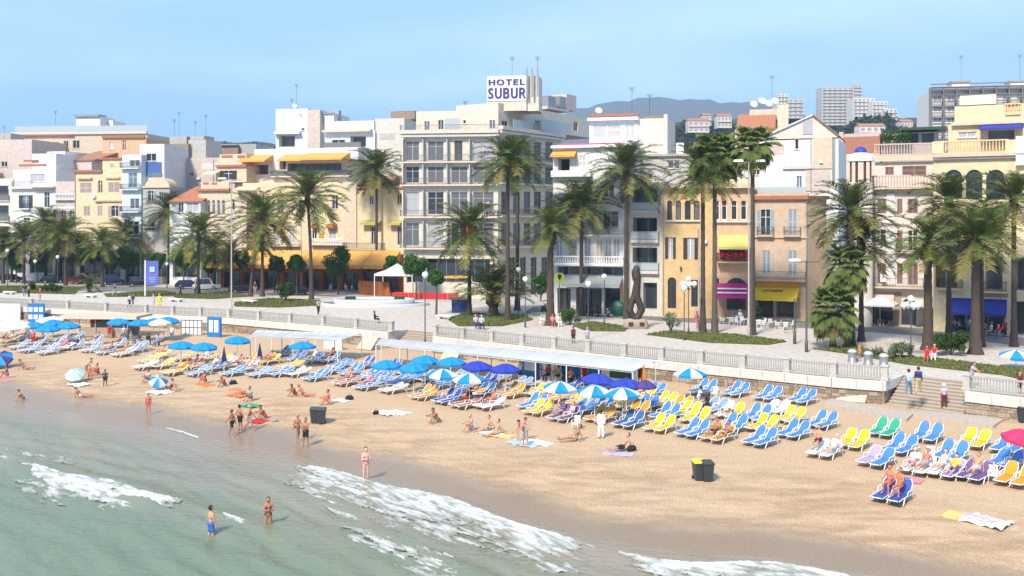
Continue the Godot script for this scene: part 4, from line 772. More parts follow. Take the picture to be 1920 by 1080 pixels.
	pair("white","the white pair at the far left under the white parasols",-56.72,0.94,-118.16,-0.74,0.5)
	parasol("cyan parasol, back left of the four before the pergola",V(-7.3,1.02,-85.1),0.58,"para_cyan","",1.25,0.06)
	parasol("cyan parasol, back right of the four before the pergola",V(-5.03,1.05,-83.89),0.02,"para_cyan","",1.25,0.04)
	parasol("cyan parasol, front left of the four before the pergola",V(-10.33,0.91,-83.15),0.17,"para_cyan","",1.25,0.04)
	parasol("cyan parasol, front right of the four before the pergola",V(-7.9,0.92,-81.54),0.16,"para_cyan","",1.25,0.09)
	parasol("cyan parasol before the short pergola",V(-19.65,1,-94.98),0.1,"para_cyan","",1.3,0.02)
	parasol("cyan parasol left of the short pergola post",V(-26.94,0.98,-99.38),0.65,"para_cyan","",1.3,0.07)
	parasol("cyan parasol, left of two above the yellow loungers",V(-31.47,0.84,-96.43),0.69,"para_cyan","",1.3,0.05)
	parasol("cyan parasol, right of two above the yellow loungers",V(-29,0.85,-95.33),0.63,"para_cyan","",1.3,0.07)
	parasol("cyan parasol, leftmost beside the beach bar",V(-45.04,1.09,-115.95),0.55,"para_cyan","",1.3,0.08)
	parasol("second cyan parasol beside the beach bar",V(-42.17,1.11,-114.78),0.35,"para_cyan","",1.3,0.03)
	parasol("third cyan parasol beside the beach bar",V(-40.84,1.15,-115.46),0.15,"para_cyan","",1.3,0.09)
	parasol("cyan parasol nearest the dark grid container",V(-39.58,1.19,-116.58),0.63,"para_cyan","",1.3,0.09)
	parasol("leftmost cyan parasol of the far left group",V(-53.91,0.89,-114.06),0.24,"para_cyan","",1.3,0.07)
	parasol("front cyan parasol of the far left group",V(-50.8,0.87,-110.95),0.56,"para_cyan","",1.3,0.07)
	parasol("back cyan parasol of the far left group",V(-52.49,0.96,-115.97),0.57,"para_cyan","",1.3,0.06)
	parasol("cyan parasol of the far left group nearest the bar",V(-49.56,0.94,-113.17),0.46,"para_cyan","",1.3,0.07)
	parasol("royal blue parasol, left of two at the pergola middle",V(-2.79,1.04,-81.59),0.19,"para_royal","",1.25,0.09)
	parasol("royal blue parasol, right of two at the pergola middle",V(-0.51,1.06,-80.02),0.67,"para_royal","",1.25,0.03)
	parasol("royal blue parasol, left of two at the pergola end",V(6.3,1.07,-74.79),0.68,"para_royal","",1.25,0.1)
	parasol("royal blue parasol, right of two at the pergola end",V(8.19,1.04,-72.69),0.47,"para_royal","",1.25,0.02)
	parasol("small dark purple parasol beside the royal blue ones",V(9.49,1.03,-72.11),0.63,"para_purple","",0.8,0.03)
	parasol("blue and white parasol nearest the cyan ones",V(-5.36,0.9,-78.31),0.68,"para_cyan","para_white",1.25,0.07)
	parasol("blue and white parasol before the royal blue pair",V(-3.2,0.9,-76.1),0.04,"para_cyan","para_white",1.25,0.03)
	parasol("blue and white parasol, left of three in the middle",V(3.41,0.96,-71.9),0.44,"para_cyan","para_white",1.25,0.07)
	parasol("blue and white parasol, middle one of three",V(5.74,0.95,-70.42),0.52,"para_cyan","para_white",1.25,0.09)
	parasol("mostly white parasol with blue panels, right of three",V(7.56,0.95,-69.35),0.15,"para_white","para_cyan",1.25,0.02)
	parasol("blue and white parasol at the wall",V(13.49,1.19,-76.73),0.65,"para_white","para_cyan",1.25,0.02)
	parasol("pink parasol at the right edge",V(28.2,0.9,-55.81),0.2,"para_pink","",1.2,0.15)
	parasol("white parasol, leftmost at the far left",V(-57.67,0.89,-116.56),0.2,"para_white","",1.9,0)
	parasol("white parasol, middle one at the far left",V(-54.8,0.88,-114.16),0.4,"para_white","",1.9,0)
	parasol("white parasol before the blue kiosk",V(-54.06,1.01,-119.17),0.1,"para_white","",1.9,0)
	parasol("white parasol cut by the left edge",V(-56.12,0.79,-111.54),0.1,"para_white","",1.9,0)
	parasol("cream parasol in front of the bar crowd",V(-39.77,1.14,-114.49),0.1,"para_white","",1.3,0)
	parasol("pale mint parasol standing low on the open sand",V(-38.99,0.41,-90.56),0.1,"para_mint","",0.9,0.6,"parasols on the beach",0.75)
	parasol("pale blue beach parasol leaning low over two bathers",V(-30.04,0.48,-85.97),0.5,"para_cyan","para_white",0.8,0.6,"parasols on the beach",0.8)
	parasol("purple and blue parasol leaning at the left edge",V(-49.8,0.44,-98.77),0.1,"para_purple","para_cyan",1.2,0.6,"parasols on the beach",1)
	closed_parasol("folded dark blue parasol among the left crowd",V(-26.54,0.84,-93.4),"para_navy",2.4)
	closed_parasol("folded dark blue parasol left of the short pergola",V(-23.75,0.94,-95.4),"para_navy",2.4)
	bin("left one of the two dark bins in the middle of the beach",V(-14.11,0.4,-72.43),0.1,"bin_dark")
	bin("right one of the two dark bins in the middle of the beach",V(-13.56,0.41,-72.19),0.1,"bin_dark")
	bin("bin with a yellow lid, left of the front pair",V(10.32,0.55,-56.03),0.1,"lid_yellow")
	bin("bin with a dark lid, right of the front pair",V(10.75,0.55,-55.81),0.1,"bin_dark")
	bin("black bin at the wall by the right edge",V(34.3,1.3,-68.16),0.1,"bin_dark")
	towel("left one of two white towels on the open sand",V(-9.34,0.67,-74.57),0.7,"wear_white",1,2,0.1,722)
	towel("right one of two white towels on the open sand",V(-8.32,0.71,-74.57),0.9,"wear_white",1,1.9,0.06,748)
	towel("pale blue towel under the standing man",V(0.85,0.66,-64.55),0.9,"wear_skyblue",1.3,2.2,0.08,985)
	towel("white towel beside the standing man",V(1.7,0.7,-64.54),0.9,"wear_white",1,2,0.06,1010)
	towel("pale yellow towel at the lower right",V(22.02,0.52,-48.94),0.8,"awning_lemon",1.2,2.2,0.06,1815)
	towel("crumpled white cloth at the lower right",V(22.62,0.51,-48.29),0.7,"wear_white",1.5,2,0.16,1850)
	towel("lilac cloth beside the crumpled white one at the lower right",V(22.38,0.52,-48.6),0.5,"wear_lilac",1,1.5,0.14,1835)
	towel("lilac towel under the man propped up in black",V(6.48,0.71,-61.55),1.2,"wear_lilac",0.9,1.9,0.04,1160)
	towel("large lilac beach mat at the left",V(-51.52,0.8,-108.77),1,"wear_lilac",2.6,2.2,0.05,60)
	towel("white towel before the pale blue parasol",V(-29.47,0.44,-84.83),0.9,"wear_white",1.6,1.8,0.1,300)
	towel("white towel beside the mint parasol",V(-37.95,0.38,-89.02),0.9,"wear_white",1.4,1.7,0.1,150)
	towel("white towel with dark bag by the pink-clad bather",V(-13.36,0.72,-79.35),0.9,"wear_white",0.9,1.6,0.08,640)
	towel("red towel behind the three men walking",V(-18.38,0.3,-73.51),0.9,"wear_red",1.1,1.5,0.05,485)
	towel("orange towel in the middle of the left sand",V(-22.41,0.56,-82.66),0.9,"wear_orange",0.9,1.9,0.08,445)
	towel("mint green towel behind the three men",V(-20.26,0.45,-78.55),0.9,"sling_green",1.1,1.6,0.12,470)
	towel("white towel among the three sitting bathers",V(-1.42,0.69,-67.45),0.9,"wear_white",0.9,1.8,0.05,920)
	towel("cream towel right of the three sitting bathers",V(-0.7,0.69,-66.65),1.1,"awning_lemon",0.8,1.7,0.05,940)
	towel("orange towel under the bather with crossed legs",V(-26.52,0.63,-87.48),0.9,"wear_orange",1,1.7,0.06,384)
	towel("pink towel at the left edge of the sand",V(-46.02,0.29,-92.53),0.9,"wear_pink",0.9,1.8,0.04,15)
	towel("pink towel at the foot of the crowded row",V(21.49,0.77,-55.17),0.9,"wear_pink",0.9,1.6,0.05,1700)
	bag("black bag on the white towel by the pink-clad bather",V(-12.78,0.75,-79.62),0.5,"wear_black",1.3)
	bag("black bag beside the blond bather",V(-24.04,0.7,-87.35),0.5,"wear_black",1.3)
	bag("small black bag at the end of the white towels",V(-9.98,0.64,-74.34),0.5,"wear_black",1)
	bag("black bag beside the man propped up in black",V(7.32,0.75,-62.08),0.5,"wear_black",1.3)
	bag("small grey bag beside the red towel",V(-17.1,0.33,-73.17),0.5,"wear_grey",0.8)
	bag("black bag beside the reclining bather",V(-2.27,0.94,-76.96),0.5,"wear_black",1.3)
	bag("dark bag under the pergola end",V(10.74,1.22,-79.12),0.5,"bin_dark",1.1)
	person("man in blue trunks standing thigh deep in the sea",V(-14.21,-0.42,-47.87),2.4,"stand","skin","hair:hair_dark",["shorts:blue"],1.03)
	person("woman in a dark red bikini standing in the sea",V(-11.9,-0.42,-49.49),0.3,"fold","skin_tan","hair_bun:hair_brown",["brief:maroon","bikini_top:maroon"],1)
	person("woman in a pink bikini standing at the edge of the waves",V(-8.34,-0.01,-57.84),0.4,"fold","skin_pale","hair_bun:hair_brown",["brief:pink","bikini_top:pink"],1.08)
	person("child in red swimwear standing on wet sand at the left",V(-27.53,0.15,-76.69),0.5,"stand","skin_red","hair:hair_dark",["brief:red"],0.92)
	person("man in black trunks, left of three walking men",V(-19.23,0.09,-69.58),-1.9,"walk","skin_tan","hair:hair_brown",["shorts:black"],1)
	person("man in long black trunks, middle of three walking men",V(-19.02,0.16,-70.84),2.6,"hips","skin_tan","hair:hair_dark",["shorts:black"],1.02)
	person("man in grey-blue trunks, right of three walking men",V(-18.32,0.18,-70.75),1.7,"walk","skin_red","hair_bun:hair_blond",["shorts:grey"],1)
	person("bather in a black brief, left of the walking couple",V(-14.23,0.17,-67.24),0.4,"walk","skin_tan","hair_bun:hair_blond",["brief:black"],1.03)
	person("man in black shorts, right of the walking couple",V(-13.43,0.15,-65.94),-0.2,"fold","skin_tan","hair:hair_brown",["shorts:black"],1.03)
	person("bather sitting at the far left edge of the water",V(-40.18,0.06,-83.25),-0.8,"hug","skin","hair:hair_dark",["brief:navy"],1)

func objects_d():
	person("bather lying in the damp sand at the left",V(-35.44,0.22,-83.35),1.6,"prop","skin_tan","hair:hair_dark",["brief:white"],1)
	person("small child in black shorts standing beside the mint parasol",V(-35.42,0.42,-88.21),0.2,"stand","skin_dark","hair:hair_dark",["shorts:black"],0.8)
	person("man bending forward behind the mint parasol",V(-39.05,0.51,-92.98),1.4,"bend","skin_pale","hair:hair_dark",["shorts:grey"],1.05)
	person("child in red beside the bending man",V(-38.09,0.48,-91.38),0.2,"stand","skin_red","hair:hair_dark",["brief:red"],0.75)
	person("woman in red sitting beside the mint parasol",V(-38.12,0.56,-93.34),-0.7,"sit","skin_red","hair:hair_dark",["swimsuit:red"],1.05)
	person("bather in lilac sitting behind the pale blue parasol",V(-32.06,0.57,-89.57),-0.6,"sit","skin_tan","hair:hair_brown",["shirt:lilac","brief:navy"],1.05)
	person("bather with a white hat beside the pale blue parasol",V(-29.38,0.49,-85.88),-1.2,"hug","skin_pale","hat:wear_white",["brief:navy"],1.05)
	person("bather in dark red at the right of the pale blue parasol",V(-28.56,0.47,-84.93),1.9,"sit","skin","hair:hair_brown",["swimsuit:maroon"],1.05)
	person("bather with crossed legs on an orange towel",V(-26.69,0.66,-88.18),-0.9,"sit","skin_red","hair:hair_brown",["brief:black"],1.05)
	person("blond bather in purple beside the black bag",V(-24.61,0.66,-86.76),-0.5,"hug","skin_tan","hair_bun:hair_blond",["swimsuit:purple"],1.05)
	person("bather lying face down on the orange towel",V(-22.38,0.57,-83.06),0.9,"front","skin_red","hair_long:hair_blond",["brief:orange"],1.05)
	person("bather in grey sitting behind the three walking men",V(-20.81,0.52,-80.68),-0.5,"sit","skin_tan","hair:hair_dark",["shirt:grey","brief:navy"],1.05)
	person("tanned bather sitting on the red towel",V(-18.1,0.34,-74.28),-0.9,"hug","skin_tan","hair:hair_brown",["brief:red"],1.1)
	person("long-haired bather sitting upright left of a sunbathing friend",V(-17.56,0.68,-81.96),-0.6,"hug","skin_tan","hair_long:hair_brown",["swimsuit:maroon"],1.05)
	person("bather propped up on a dark towel in the middle sand",V(-16.72,0.68,-81.43),1.3,"prop","skin_red","hair:hair_dark",["brief:black"],1)
	person("bather in pink sitting beside the white towel",V(-14.11,0.64,-78.18),-1.2,"sit","skin_red","hair:hair_brown",["swimsuit:pink"],1.1)
	person("tanned bather sitting alone on the open sand",V(-5.19,0.69,-71),-1,"hug","skin_tan","hair:hair_brown",["brief:maroon"],1.15)
	person("first of three bathers sitting in a row, with fair hair",V(-2.77,0.68,-68.38),-0.7,"sit","skin","hair:hair_blond",["shorts:lilac"],1.08)
	person("middle one of three bathers sitting in a row",V(-1.72,0.71,-68.21),-0.9,"legs","skin","hair:hair_brown",["brief:purple"],1.05)
	person("dark-haired one of three bathers sitting in a row",V(-1.06,0.69,-66.98),-1,"legs","skin","hair:hair_dark",["brief:grey"],1.05)
	person("man in grey shorts standing on a pale blue towel",V(0.81,0.63,-63.79),-0.9,"bend","skin","hair:hair_dark",["shorts:grey"],1.08)
	person("bather stooping beside the man in grey shorts",V(0.41,0.67,-65.13),1.6,"bend","skin","hair:hair_brown",["brief:khaki"],0.95)
	person("bather lying on bare sand right of the standing man",V(3.91,0.79,-64.58),-1.3,"prop","skin_tan","hair:hair_brown",["brief:khaki"],1.1)
	person("man in black shorts propped up on a lilac towel",V(6.74,0.74,-62.12),-1.1,"prop","skin","hair:hair_dark",["shorts:black"],1.12)
	person("beach vendor in white shirt and white trousers walking away",V(5.74,0.83,-65.34),2.9,"stand","skin_dark","hair:hair_dark",["long_shirt:white","trousers:white"],1.03)
	person("left one of two tanned sunbathers on orange loungers",V(13.01,1.25,-64.89),-0.81,"read","skin_tan","hair:hair_dark",["shorts:maroon"],1,"bathers on loungers")
	person("right one of two tanned sunbathers on orange loungers",V(13.55,1.23,-64.03),-0.81,"read","skin_tan","hair:hair_dark",["brief:black"],1,"bathers on loungers")
	person("dark-haired man in maroon shorts sitting on the white pair",V(18.39,1.22,-60.75),-0.81,"chair","skin","hair:hair_dark",["shorts:maroon"],1,"bathers on loungers")
	person("bather in white reclining beside the man in maroon",V(18.93,1.21,-59.74),-0.81,"recline","skin_pale","hat:wear_white",["shirt:white","brief:lilac"],1,"bathers on loungers")
	person("bather in white shirt at the left of the crowded row",V(22.47,1.19,-56.78),-0.81,"read","skin_pale","hair:hair_grey",["shirt:white","shorts:pink"],1,"bathers on loungers")
	person("bather with pale blue hat in the crowded row",V(22.93,1.18,-56.22),-0.81,"recline","skin_red","hat:wear_skyblue",["shorts:grey"],1,"bathers on loungers")
	person("bather in a white swimsuit in the middle of the crowded row",V(23.8,1.19,-55.96),-0.81,"recline","skin_pale","hair:hair_brown",["swimsuit:white"],1,"bathers on loungers")
	person("bather in a yellow shirt in the crowded row",V(24.16,1.18,-55.31),-0.81,"read","skin_pale","hair:hair_dark",["shirt:yellow","shorts:purple"],1,"bathers on loungers")
	person("bather on the purple pair at the right of the crowded row",V(25.2,1.19,-55.04),-0.81,"recline","skin","hair:hair_brown",["shorts:lilac"],1,"bathers on loungers")
	person("sunburnt bather, left on the low front pair",V(19.4,0.94,-52.07),-0.81,"chair","skin_red","hair:hair_brown",["brief:maroon"],1,"bathers on loungers")
	person("bather in orange, right on the low front pair",V(19.72,0.93,-51.53),-0.81,"chair","skin_red","hair:hair_brown",["swimsuit:orange"],1,"bathers on loungers")
	person("sunburnt bather reading right of the red towels",V(-1.51,1.28,-75.53),-0.81,"read","skin_red","hair:hair_brown",["brief:red"],1,"bathers on loungers")
	person("bather in black shirt on the red towels",V(-3.41,1.25,-76.12),-0.81,"recline","skin_dark","hair:hair_dark",["shirt:black","shorts:red"],1,"bathers on loungers")
	person("tanned bather lying beside the blue pair",V(-13.96,1.25,-86.15),-0.81,"recline","skin_red","hair:hair_brown",["brief:red"],1,"bathers on loungers")
	person("left bather of the purple-dressed group",V(3.46,1.3,-71.38),-0.81,"read","skin","hair:hair_dark",["shirt:purple","shorts:grey"],1,"bathers on loungers")
	person("right bather of the purple-dressed group",V(4.07,1.29,-70.33),-0.81,"read","skin_pale","hair:hair_dark",["dress:lilac"],1,"bathers on loungers")
	person("person in red shirt sitting under the pergola",V(3,1.59,-83.8),-0.81,"chair","skin_dark","hair:hair_dark",["shirt:red","trousers:black"],1,"bathers on loungers")
	person("person in khaki sitting under the pergola",V(3.77,1.6,-83.24),-0.81,"chair","skin_tan","hair:hair_dark",["shirt:khaki","shorts:black"],1,"bathers on loungers")
	person("person in orange sitting at the pergola front",V(4.74,1.58,-81.82),-0.81,"chair","skin_tan","hair:hair_dark",["shirt:orange","trousers:black"],1,"bathers on loungers")
	person("bather in white among the left crowd",V(-27.81,1.2,-94.36),-0.81,"recline","skin_pale","hair:hair_brown",["shirt:white"],1,"bathers on loungers")
	person("bather in purple among the left crowd",V(-29.97,1.2,-95.71),-0.81,"read","skin_tan","hair:hair_dark",["shirt:purple"],1,"bathers on loungers")
	person("bather in a white dress beside the first folded parasol",V(-26.59,1.25,-95.69),-0.81,"recline","skin_pale","hair:hair_dark",["dress:white"],1,"bathers on loungers")
	person("pale bather at the right of the left crowd",V(-24.5,1.24,-93.48),-0.81,"recline","skin_pale","hair:hair_brown",["brief:pink"],1,"bathers on loungers")
	person("bather in pink left of the yellow pair",V(-23.41,1.36,-97.77),-0.81,"read","skin_tan","hair:hair_dark",["shirt:pink"],1,"bathers on loungers")
	person("bather in white under the short pergola",V(-19.17,1.44,-97.93),-0.81,"recline","skin_pale","hat:wear_white",["shirt:white"],1,"bathers on loungers")
	person("sunburnt bather at the front of the left crowd",V(-30.17,1.13,-93.2),-0.81,"recline","skin_red","hair:hair_brown",["brief:orange"],1,"bathers on loungers")
	person("bather in orange beside the yellow cluster",V(-39.83,1.24,-103.96),-0.81,"recline","skin_red","hair:hair_dark",["brief:orange"],1,"bathers on loungers")
	person("bather on the front striped pair",V(-41.95,1.24,-105.58),-0.81,"read","skin_tan","hair:hair_dark",["brief:black"],1,"bathers on loungers")
	person("bather in bright pink among the striped loungers",V(-48.09,1.22,-108.76),-0.81,"recline","skin","hair:hair_dark",["dress:pink"],1,"bathers on loungers")
	person("bather in white at the far left crowd",V(-57.23,1.23,-115.67),-0.81,"read","skin_tan","hair:hair_dark",["shirt:white"],1,"bathers on loungers")
	person("bather at the far left edge of the crowd",V(-57.91,1.21,-115.34),-0.81,"recline","skin_tan","hair:hair_brown",["brief:black"],1,"bathers on loungers")
	person("person in white leaning over a table right of the yellow loungers",V(13.51,1.11,-73.33),1.2,"reach","skin_dark","hair:hair_dark",["shirt:white","shorts:lilac"],1)
	person("person in black crouching beside the one in white",V(14.05,1.1,-72.94),-1.2,"chair","skin_dark","hair:hair_dark",["shirt:black","trousers:black"],0.95)
	person("person in maroon standing at the pergola shop",V(10.54,1.3,-83.43),0.4,"stand","skin_tan","hair:hair_brown",["shirt:maroon","shorts:maroon"],1)
	person("person in red standing under the pergola",V(5.98,1.28,-83.57),0,"stand","skin_dark","hair:hair_dark",["shirt:red","shorts:red"],1)
	person("person in white standing at the blue pergola panel",V(0.68,1.22,-85.54),0.6,"stand","skin","hair:hair_dark",["shirt:white","shorts:black"],1)
	person("person in black standing behind the one in red",V(6.36,1.3,-85.07),0.2,"hips","skin_dark","hair:hair_dark",["shirt:black","trousers:black"],1)
	person("sunburnt man in red shorts beside the far left parasols",V(-53.31,0.87,-112.79),0.3,"stand","skin_red","hair:hair_brown",["shorts:red"],1)
	person("person in lilac before the bar counter",V(-44.06,1.08,-115),0,"stand","skin","hair:hair_brown",["shirt:lilac","trousers:jeans"],1)
	person("person in grey before the cyan parasols of the bar",V(-42.37,1.05,-112.76),1.1,"chair","skin","hair:hair_dark",["shirt:grey","trousers:jeans"],1)
	person("person in navy under the cyan parasols of the bar",V(-41.23,1.06,-112.23),2.2,"chair","skin","hair:hair_brown",["shirt:navy","trousers:jeans"],1)
	person("person in black at the middle of the bar crowd",V(-39.95,1.06,-111.29),3.3,"chair","skin","hair:hair_dark",["shirt:black","trousers:jeans"],1)
	person("person in pale blue at the bar crowd",V(-38.57,1.06,-110.36),4.4,"chair","skin","hair:hair_brown",["shirt:skyblue","trousers:jeans"],1)
	person("person in grey sitting at the bar crowd",V(-38.3,1.08,-111.1),5.5,"chair","skin","hair:hair_dark",["shirt:grey","trousers:jeans"],1)
	person("person in white and jeans at the end of the bar crowd",V(-38.39,1.16,-114.33),6.6,"stand","skin","hair:hair_brown",["shirt:white","trousers:jeans"],1)
	person("person in red at the beach bar counter",V(-46.84,1.1,-117.88),0.4,"stand","skin_tan","hair:hair_dark",["shirt:red","shorts:red"],0.9)
	person("man with white cap and maroon trousers on the wide stairs",V(30.82,1.38,-72.28),2.9,"stand","skin","hat:wear_white",["shirt:lilac","trousers:maroon"],1.02)
	person("person in pale blue with jeans climbing the stairs",V(28.12,2.45,-71.82),2.6,"walk","skin_pale","hair:hair_dark",["shirt:skyblue","trousers:jeans"],1.05)
	person("person in navy jacket and khaki trousers climbing the stairs",V(28.81,2.6,-71.83),2.7,"walk","skin","hair:hair_dark",["long_shirt:navy","trousers:khaki"],1.05)
	person("left one of two people in red sitting by the patterned palm",V(34.58,3,-84.44),-0.6,"chair","skin_red","hair:hair_brown",["shirt:red","shorts:red"],1)
	person("right one of two people in red sitting by the patterned palm",V(35.73,3,-85.71),-0.6,"chair","skin_pale","hair:hair_brown",["shirt:red","trousers:white"],1)
	person("person in orange standing among the domed posts",V(29.86,3,-87.02),0.6,"stand","skin_tan","hair:hair_dark",["shirt:orange","shorts:khaki"],0.75)
	person("person in lilac leaning on the right railing",V(32.73,3,-72.15),0.6,"reach","skin","hair:hair_dark",["shirt:lilac","trousers:grey"],1)
	person("person at the right edge on the promenade",V(34.41,3,-68.67),0.3,"stand","skin","hair:hair_dark",["shirt:maroon","shorts:black"],0.9)
	person("person in grey walking before the white fountain",V(-24.07,3,-125.97),0.5,"walk","skin_tan","hair:hair_dark",["shirt:grey","trousers:black"],1.15)
	person("person in black sitting at the left railing",V(-15.73,3,-116.33),1.6,"chair","skin_dark","hair:hair_dark",["long_shirt:black","trousers:black"],1)
	person("person in white walking left of the blue banner pole",V(-51.21,3,-135.71),1.4,"walk","skin_tan","hair:hair_brown",["shirt:white","trousers:black"],1.1)
	person("person in navy walking beside the one in white",V(-51.09,3,-136.53),1.4,"walk","skin","hair:hair_dark",["shirt:navy","shorts:jeans"],1.05)
	person("person in lilac standing beside the blue banner pole",V(-48.29,3,-136.53),-1,"stand","skin_pale","hair_long:hair_dark",["dress:lilac"],1.05)
	person("figure in bright yellow right of the blue banner",V(-46.93,3,-134.91),0.5,"stand","skin","hair_long:hair_blond",["dress:sign_yellow"],1.1)
	person("left one of two people sitting by the thick palm",V(-3.94,3,-110.14),0.4,"chair","skin","hair:hair_brown",["shirt:lilac","trousers:navy"],1.15)
	person("right one of two people sitting by the thick palm",V(-3.29,3,-109.62),0.2,"chair","skin_pale","hair:hair_dark",["shirt:skyblue","trousers:black"],1.15)
	person("person in maroon leaning at the railing before the round bush",V(5.9,3,-97.44),0.2,"stand","skin_dark","hair:hair_dark",["shirt:maroon","trousers:black"],0.9)
	person("person in lilac at the railing beside the globe lamp",V(7.17,3,-96.61),0.3,"stand","skin","hair:hair_grey",["shirt:lilac","trousers:grey"],0.9)
	person("person in white sitting left of the pale palm trunk",V(3.3,3,-114),0.6,"sit","skin","hair:hair_grey",["shirt:white","shorts:white"],1.1)
	person("person in white sitting right of the pale palm trunk",V(5.11,3,-112.87),0.5,"chair","skin_pale","hair:hair_grey",["shirt:white","trousers:white"],1)
	person("person in pink sitting against the pale palm trunk",V(4.49,3,-112.32),0.2,"chair","skin_red","hair:hair_brown",["shirt:pink","shorts:maroon"],1)
	person("woman in pink walking behind the globe lamps",V(19.83,3,-108.57),0.4,"walk","skin","hair_long:hair_dark",["dress:pink"],1.15)
	person("person in white sitting at the cafe under the magenta awning",V(26.2,3,-116.33),0.4,"chair","skin_pale","hair:hair_grey",["shirt:white","trousers:grey"],1.1)
	person("first cafe guest under the left blue awning",V(46.98,3,-107.55),0,"chair","skin","hair:hair_dark",["shirt:white","trousers:jeans"],1.05)
	person("second cafe guest under the left blue awning",V(47.1,3,-106.54),0.9,"chair","skin_tan","hair:hair_brown",["shirt:lilac","trousers:black"],1.05)
	person("standing waiter in grey between the blue awnings",V(47.78,3,-106.54),1.8,"stand","skin_pale","hair:hair_grey",["shirt:grey","trousers:grey"],1.05)
	person("standing guest in pale blue between the blue awnings",V(47.45,3,-104.59),2.7,"stand","skin_red","hair:hair_dark",["shirt:skyblue","trousers:jeans"],1.05)
	person("guest in khaki under the right blue awning",V(48.77,3,-104.59),3.6,"chair","skin","hair:hair_brown",["shirt:khaki","trousers:black"],1.05)
	person("guest in white under the right blue awning",V(48.98,3,-103.64),4.5,"chair","skin_tan","hair:hair_grey",["shirt:white","trousers:grey"],1.05)
	person("guest in red under the right blue awning",V(48.42,3,-100.88),5.4,"chair","skin_pale","hair:hair_dark",["shirt:red","trousers:jeans"],1.05)
	person("standing guest in maroon right of the blue awnings",V(49.5,3,-101.79),6.3,"stand","skin_red","hair:hair_brown",["shirt:maroon","trousers:black"],1.05)
	person("first restaurant guest in white under the orange awnings",V(-27.13,3,-165.22),7.2,"chair","skin","hair:hair_grey",["shirt:white","trousers:grey"],1.05)
	person("restaurant guest in pale blue under the orange awnings",V(-25.9,3,-164.03),8.1,"chair","skin_tan","hair:hair_dark",["shirt:skyblue","trousers:jeans"],1.05)
	person("standing waiter in white under the orange awnings",V(-24.51,3,-162.86),9,"stand","skin_pale","hair:hair_brown",["shirt:white","trousers:black"],1.05)
	person("restaurant guest in grey behind the round clipped tree",V(-29.57,3,-165.22),9.9,"chair","skin_red","hair:hair_grey",["shirt:grey","trousers:grey"],1.05)
	person("standing guest in lilac beside the white marquee",V(-23.15,3,-161.7),10.8,"stand","skin","hair:hair_dark",["shirt:lilac","trousers:jeans"],1.05)
	person("restaurant guest in white behind the yucca",V(-38.26,3,-165.22),11.7,"chair","skin_tan","hair:hair_brown",["shirt:white","trousers:black"],1.05)
	person("person in maroon behind the large palm",V(-41.02,3,-161.7),12.6,"stand","skin_pale","hair:hair_grey",["shirt:maroon","trousers:grey"],1.05)
	person("person in white behind the broad palm lawn",V(-49.93,3,-159.44),13.5,"stand","skin_red","hair:hair_dark",["shirt:white","trousers:jeans"],1.05)
	person("person in black walking behind the blue banner",V(-51.12,3,-156.16),14.4,"walk","skin","hair:hair_brown",["shirt:black","trousers:black"],1.05)
	person("person in navy far behind the second bench",V(-61.23,3,-156.16),15.3,"walk","skin_tan","hair:hair_grey",["shirt:navy","trousers:grey"],1.05)
	person("person in black beside the left hedge",V(-75.12,3,-156.16),16.2,"stand","skin_pale","hair:hair_dark",["shirt:black","trousers:jeans"],1.05)
	person("person in khaki beside the left hedge",V(-73.96,3,-155.1),17.1,"stand","skin_red","hair:hair_brown",["shirt:khaki","trousers:black"],1.05)
	person("person in red at the left railing",V(-68.08,3,-146.15),18,"stand","skin","hair:hair_grey",["shirt:red","trousers:grey"],1.05)
	person("bather lying on bare sand near the left edge",V(-46.77,0.47,-97.23),1.5,"prop","skin_tan","hair:hair_dark",["brief:purple"],1.1)
	person("bather sitting on the pink towel at the left edge",V(-46.6,0.32,-93.6),-1.2,"sit","skin_tan","hair:hair_dark",["brief:purple"],1.1)
	chair("white plastic chair beside the purple-dressed group",V(4.28,0.87,-67.78),-0.5,"plastic_white","white plastic beach chairs")
	chair("white plastic chair at the right of the crowded row",V(25.78,0.83,-54.3),-0.5,"plastic_white","white plastic beach chairs")
	chair("white plastic chair by the person in black",V(15.48,1.23,-77.41),-0.5,"plastic_white","white plastic beach chairs")
	chair("white plastic chair behind the crowded row",V(24.16,0.9,-58.49),-0.5,"plastic_white","white plastic beach chairs")
	closed_parasol("orange folded parasol at the pergola end",V(10.26,1.21,-78.93),"para_orange",2.5)
	person("bather on the farthest left striped pair",V(-52.89,1.25,-113.54),-0.81,"read","skin_tan","hair:hair_brown",["brief:red"],1,"bathers on loungers")
	person("bather on the striped pair below the bar counter",V(-46.61,1.35,-113.24),-0.81,"recline","skin","hair:hair_dark",["brief:navy"],1,"bathers on loungers")
	person("bather on the striped pair right of the pink towel",V(-47.21,1.26,-109.79),-0.81,"recline","skin_pale","hair:hair_brown",["swimsuit:navy"],1,"bathers on loungers")
	person("bather under the far left white parasols",V(-56.72,1.3,-118.16),-0.81,"recline","skin_pale","hair:hair_grey",["shirt:white"],1,"bathers on loungers")
	person("bather on the striped pair below the red box",V(-43.03,1.34,-110.48),-0.81,"recline","skin_tan","hair:hair_dark",["brief:black"],1,"bathers on loungers")
	person("bather on the back yellow pair of the left cluster",V(-35.44,1.28,-102.48),-0.81,"read","skin_red","hair:hair_dark",["brief:orange"],1,"bathers on loungers")
	person("bather in white right of the cyan parasols",V(-30.2,1.31,-100.33),-0.81,"recline","skin_pale","hat:wear_white",["dress:white"],1,"bathers on loungers")
	person("bather in pale blue sitting among the left crowd",V(-26.98,1.22,-94.57),-0.81,"chair","skin","hair:hair_dark",["shirt:skyblue","shorts:grey"],1,"bathers on loungers")
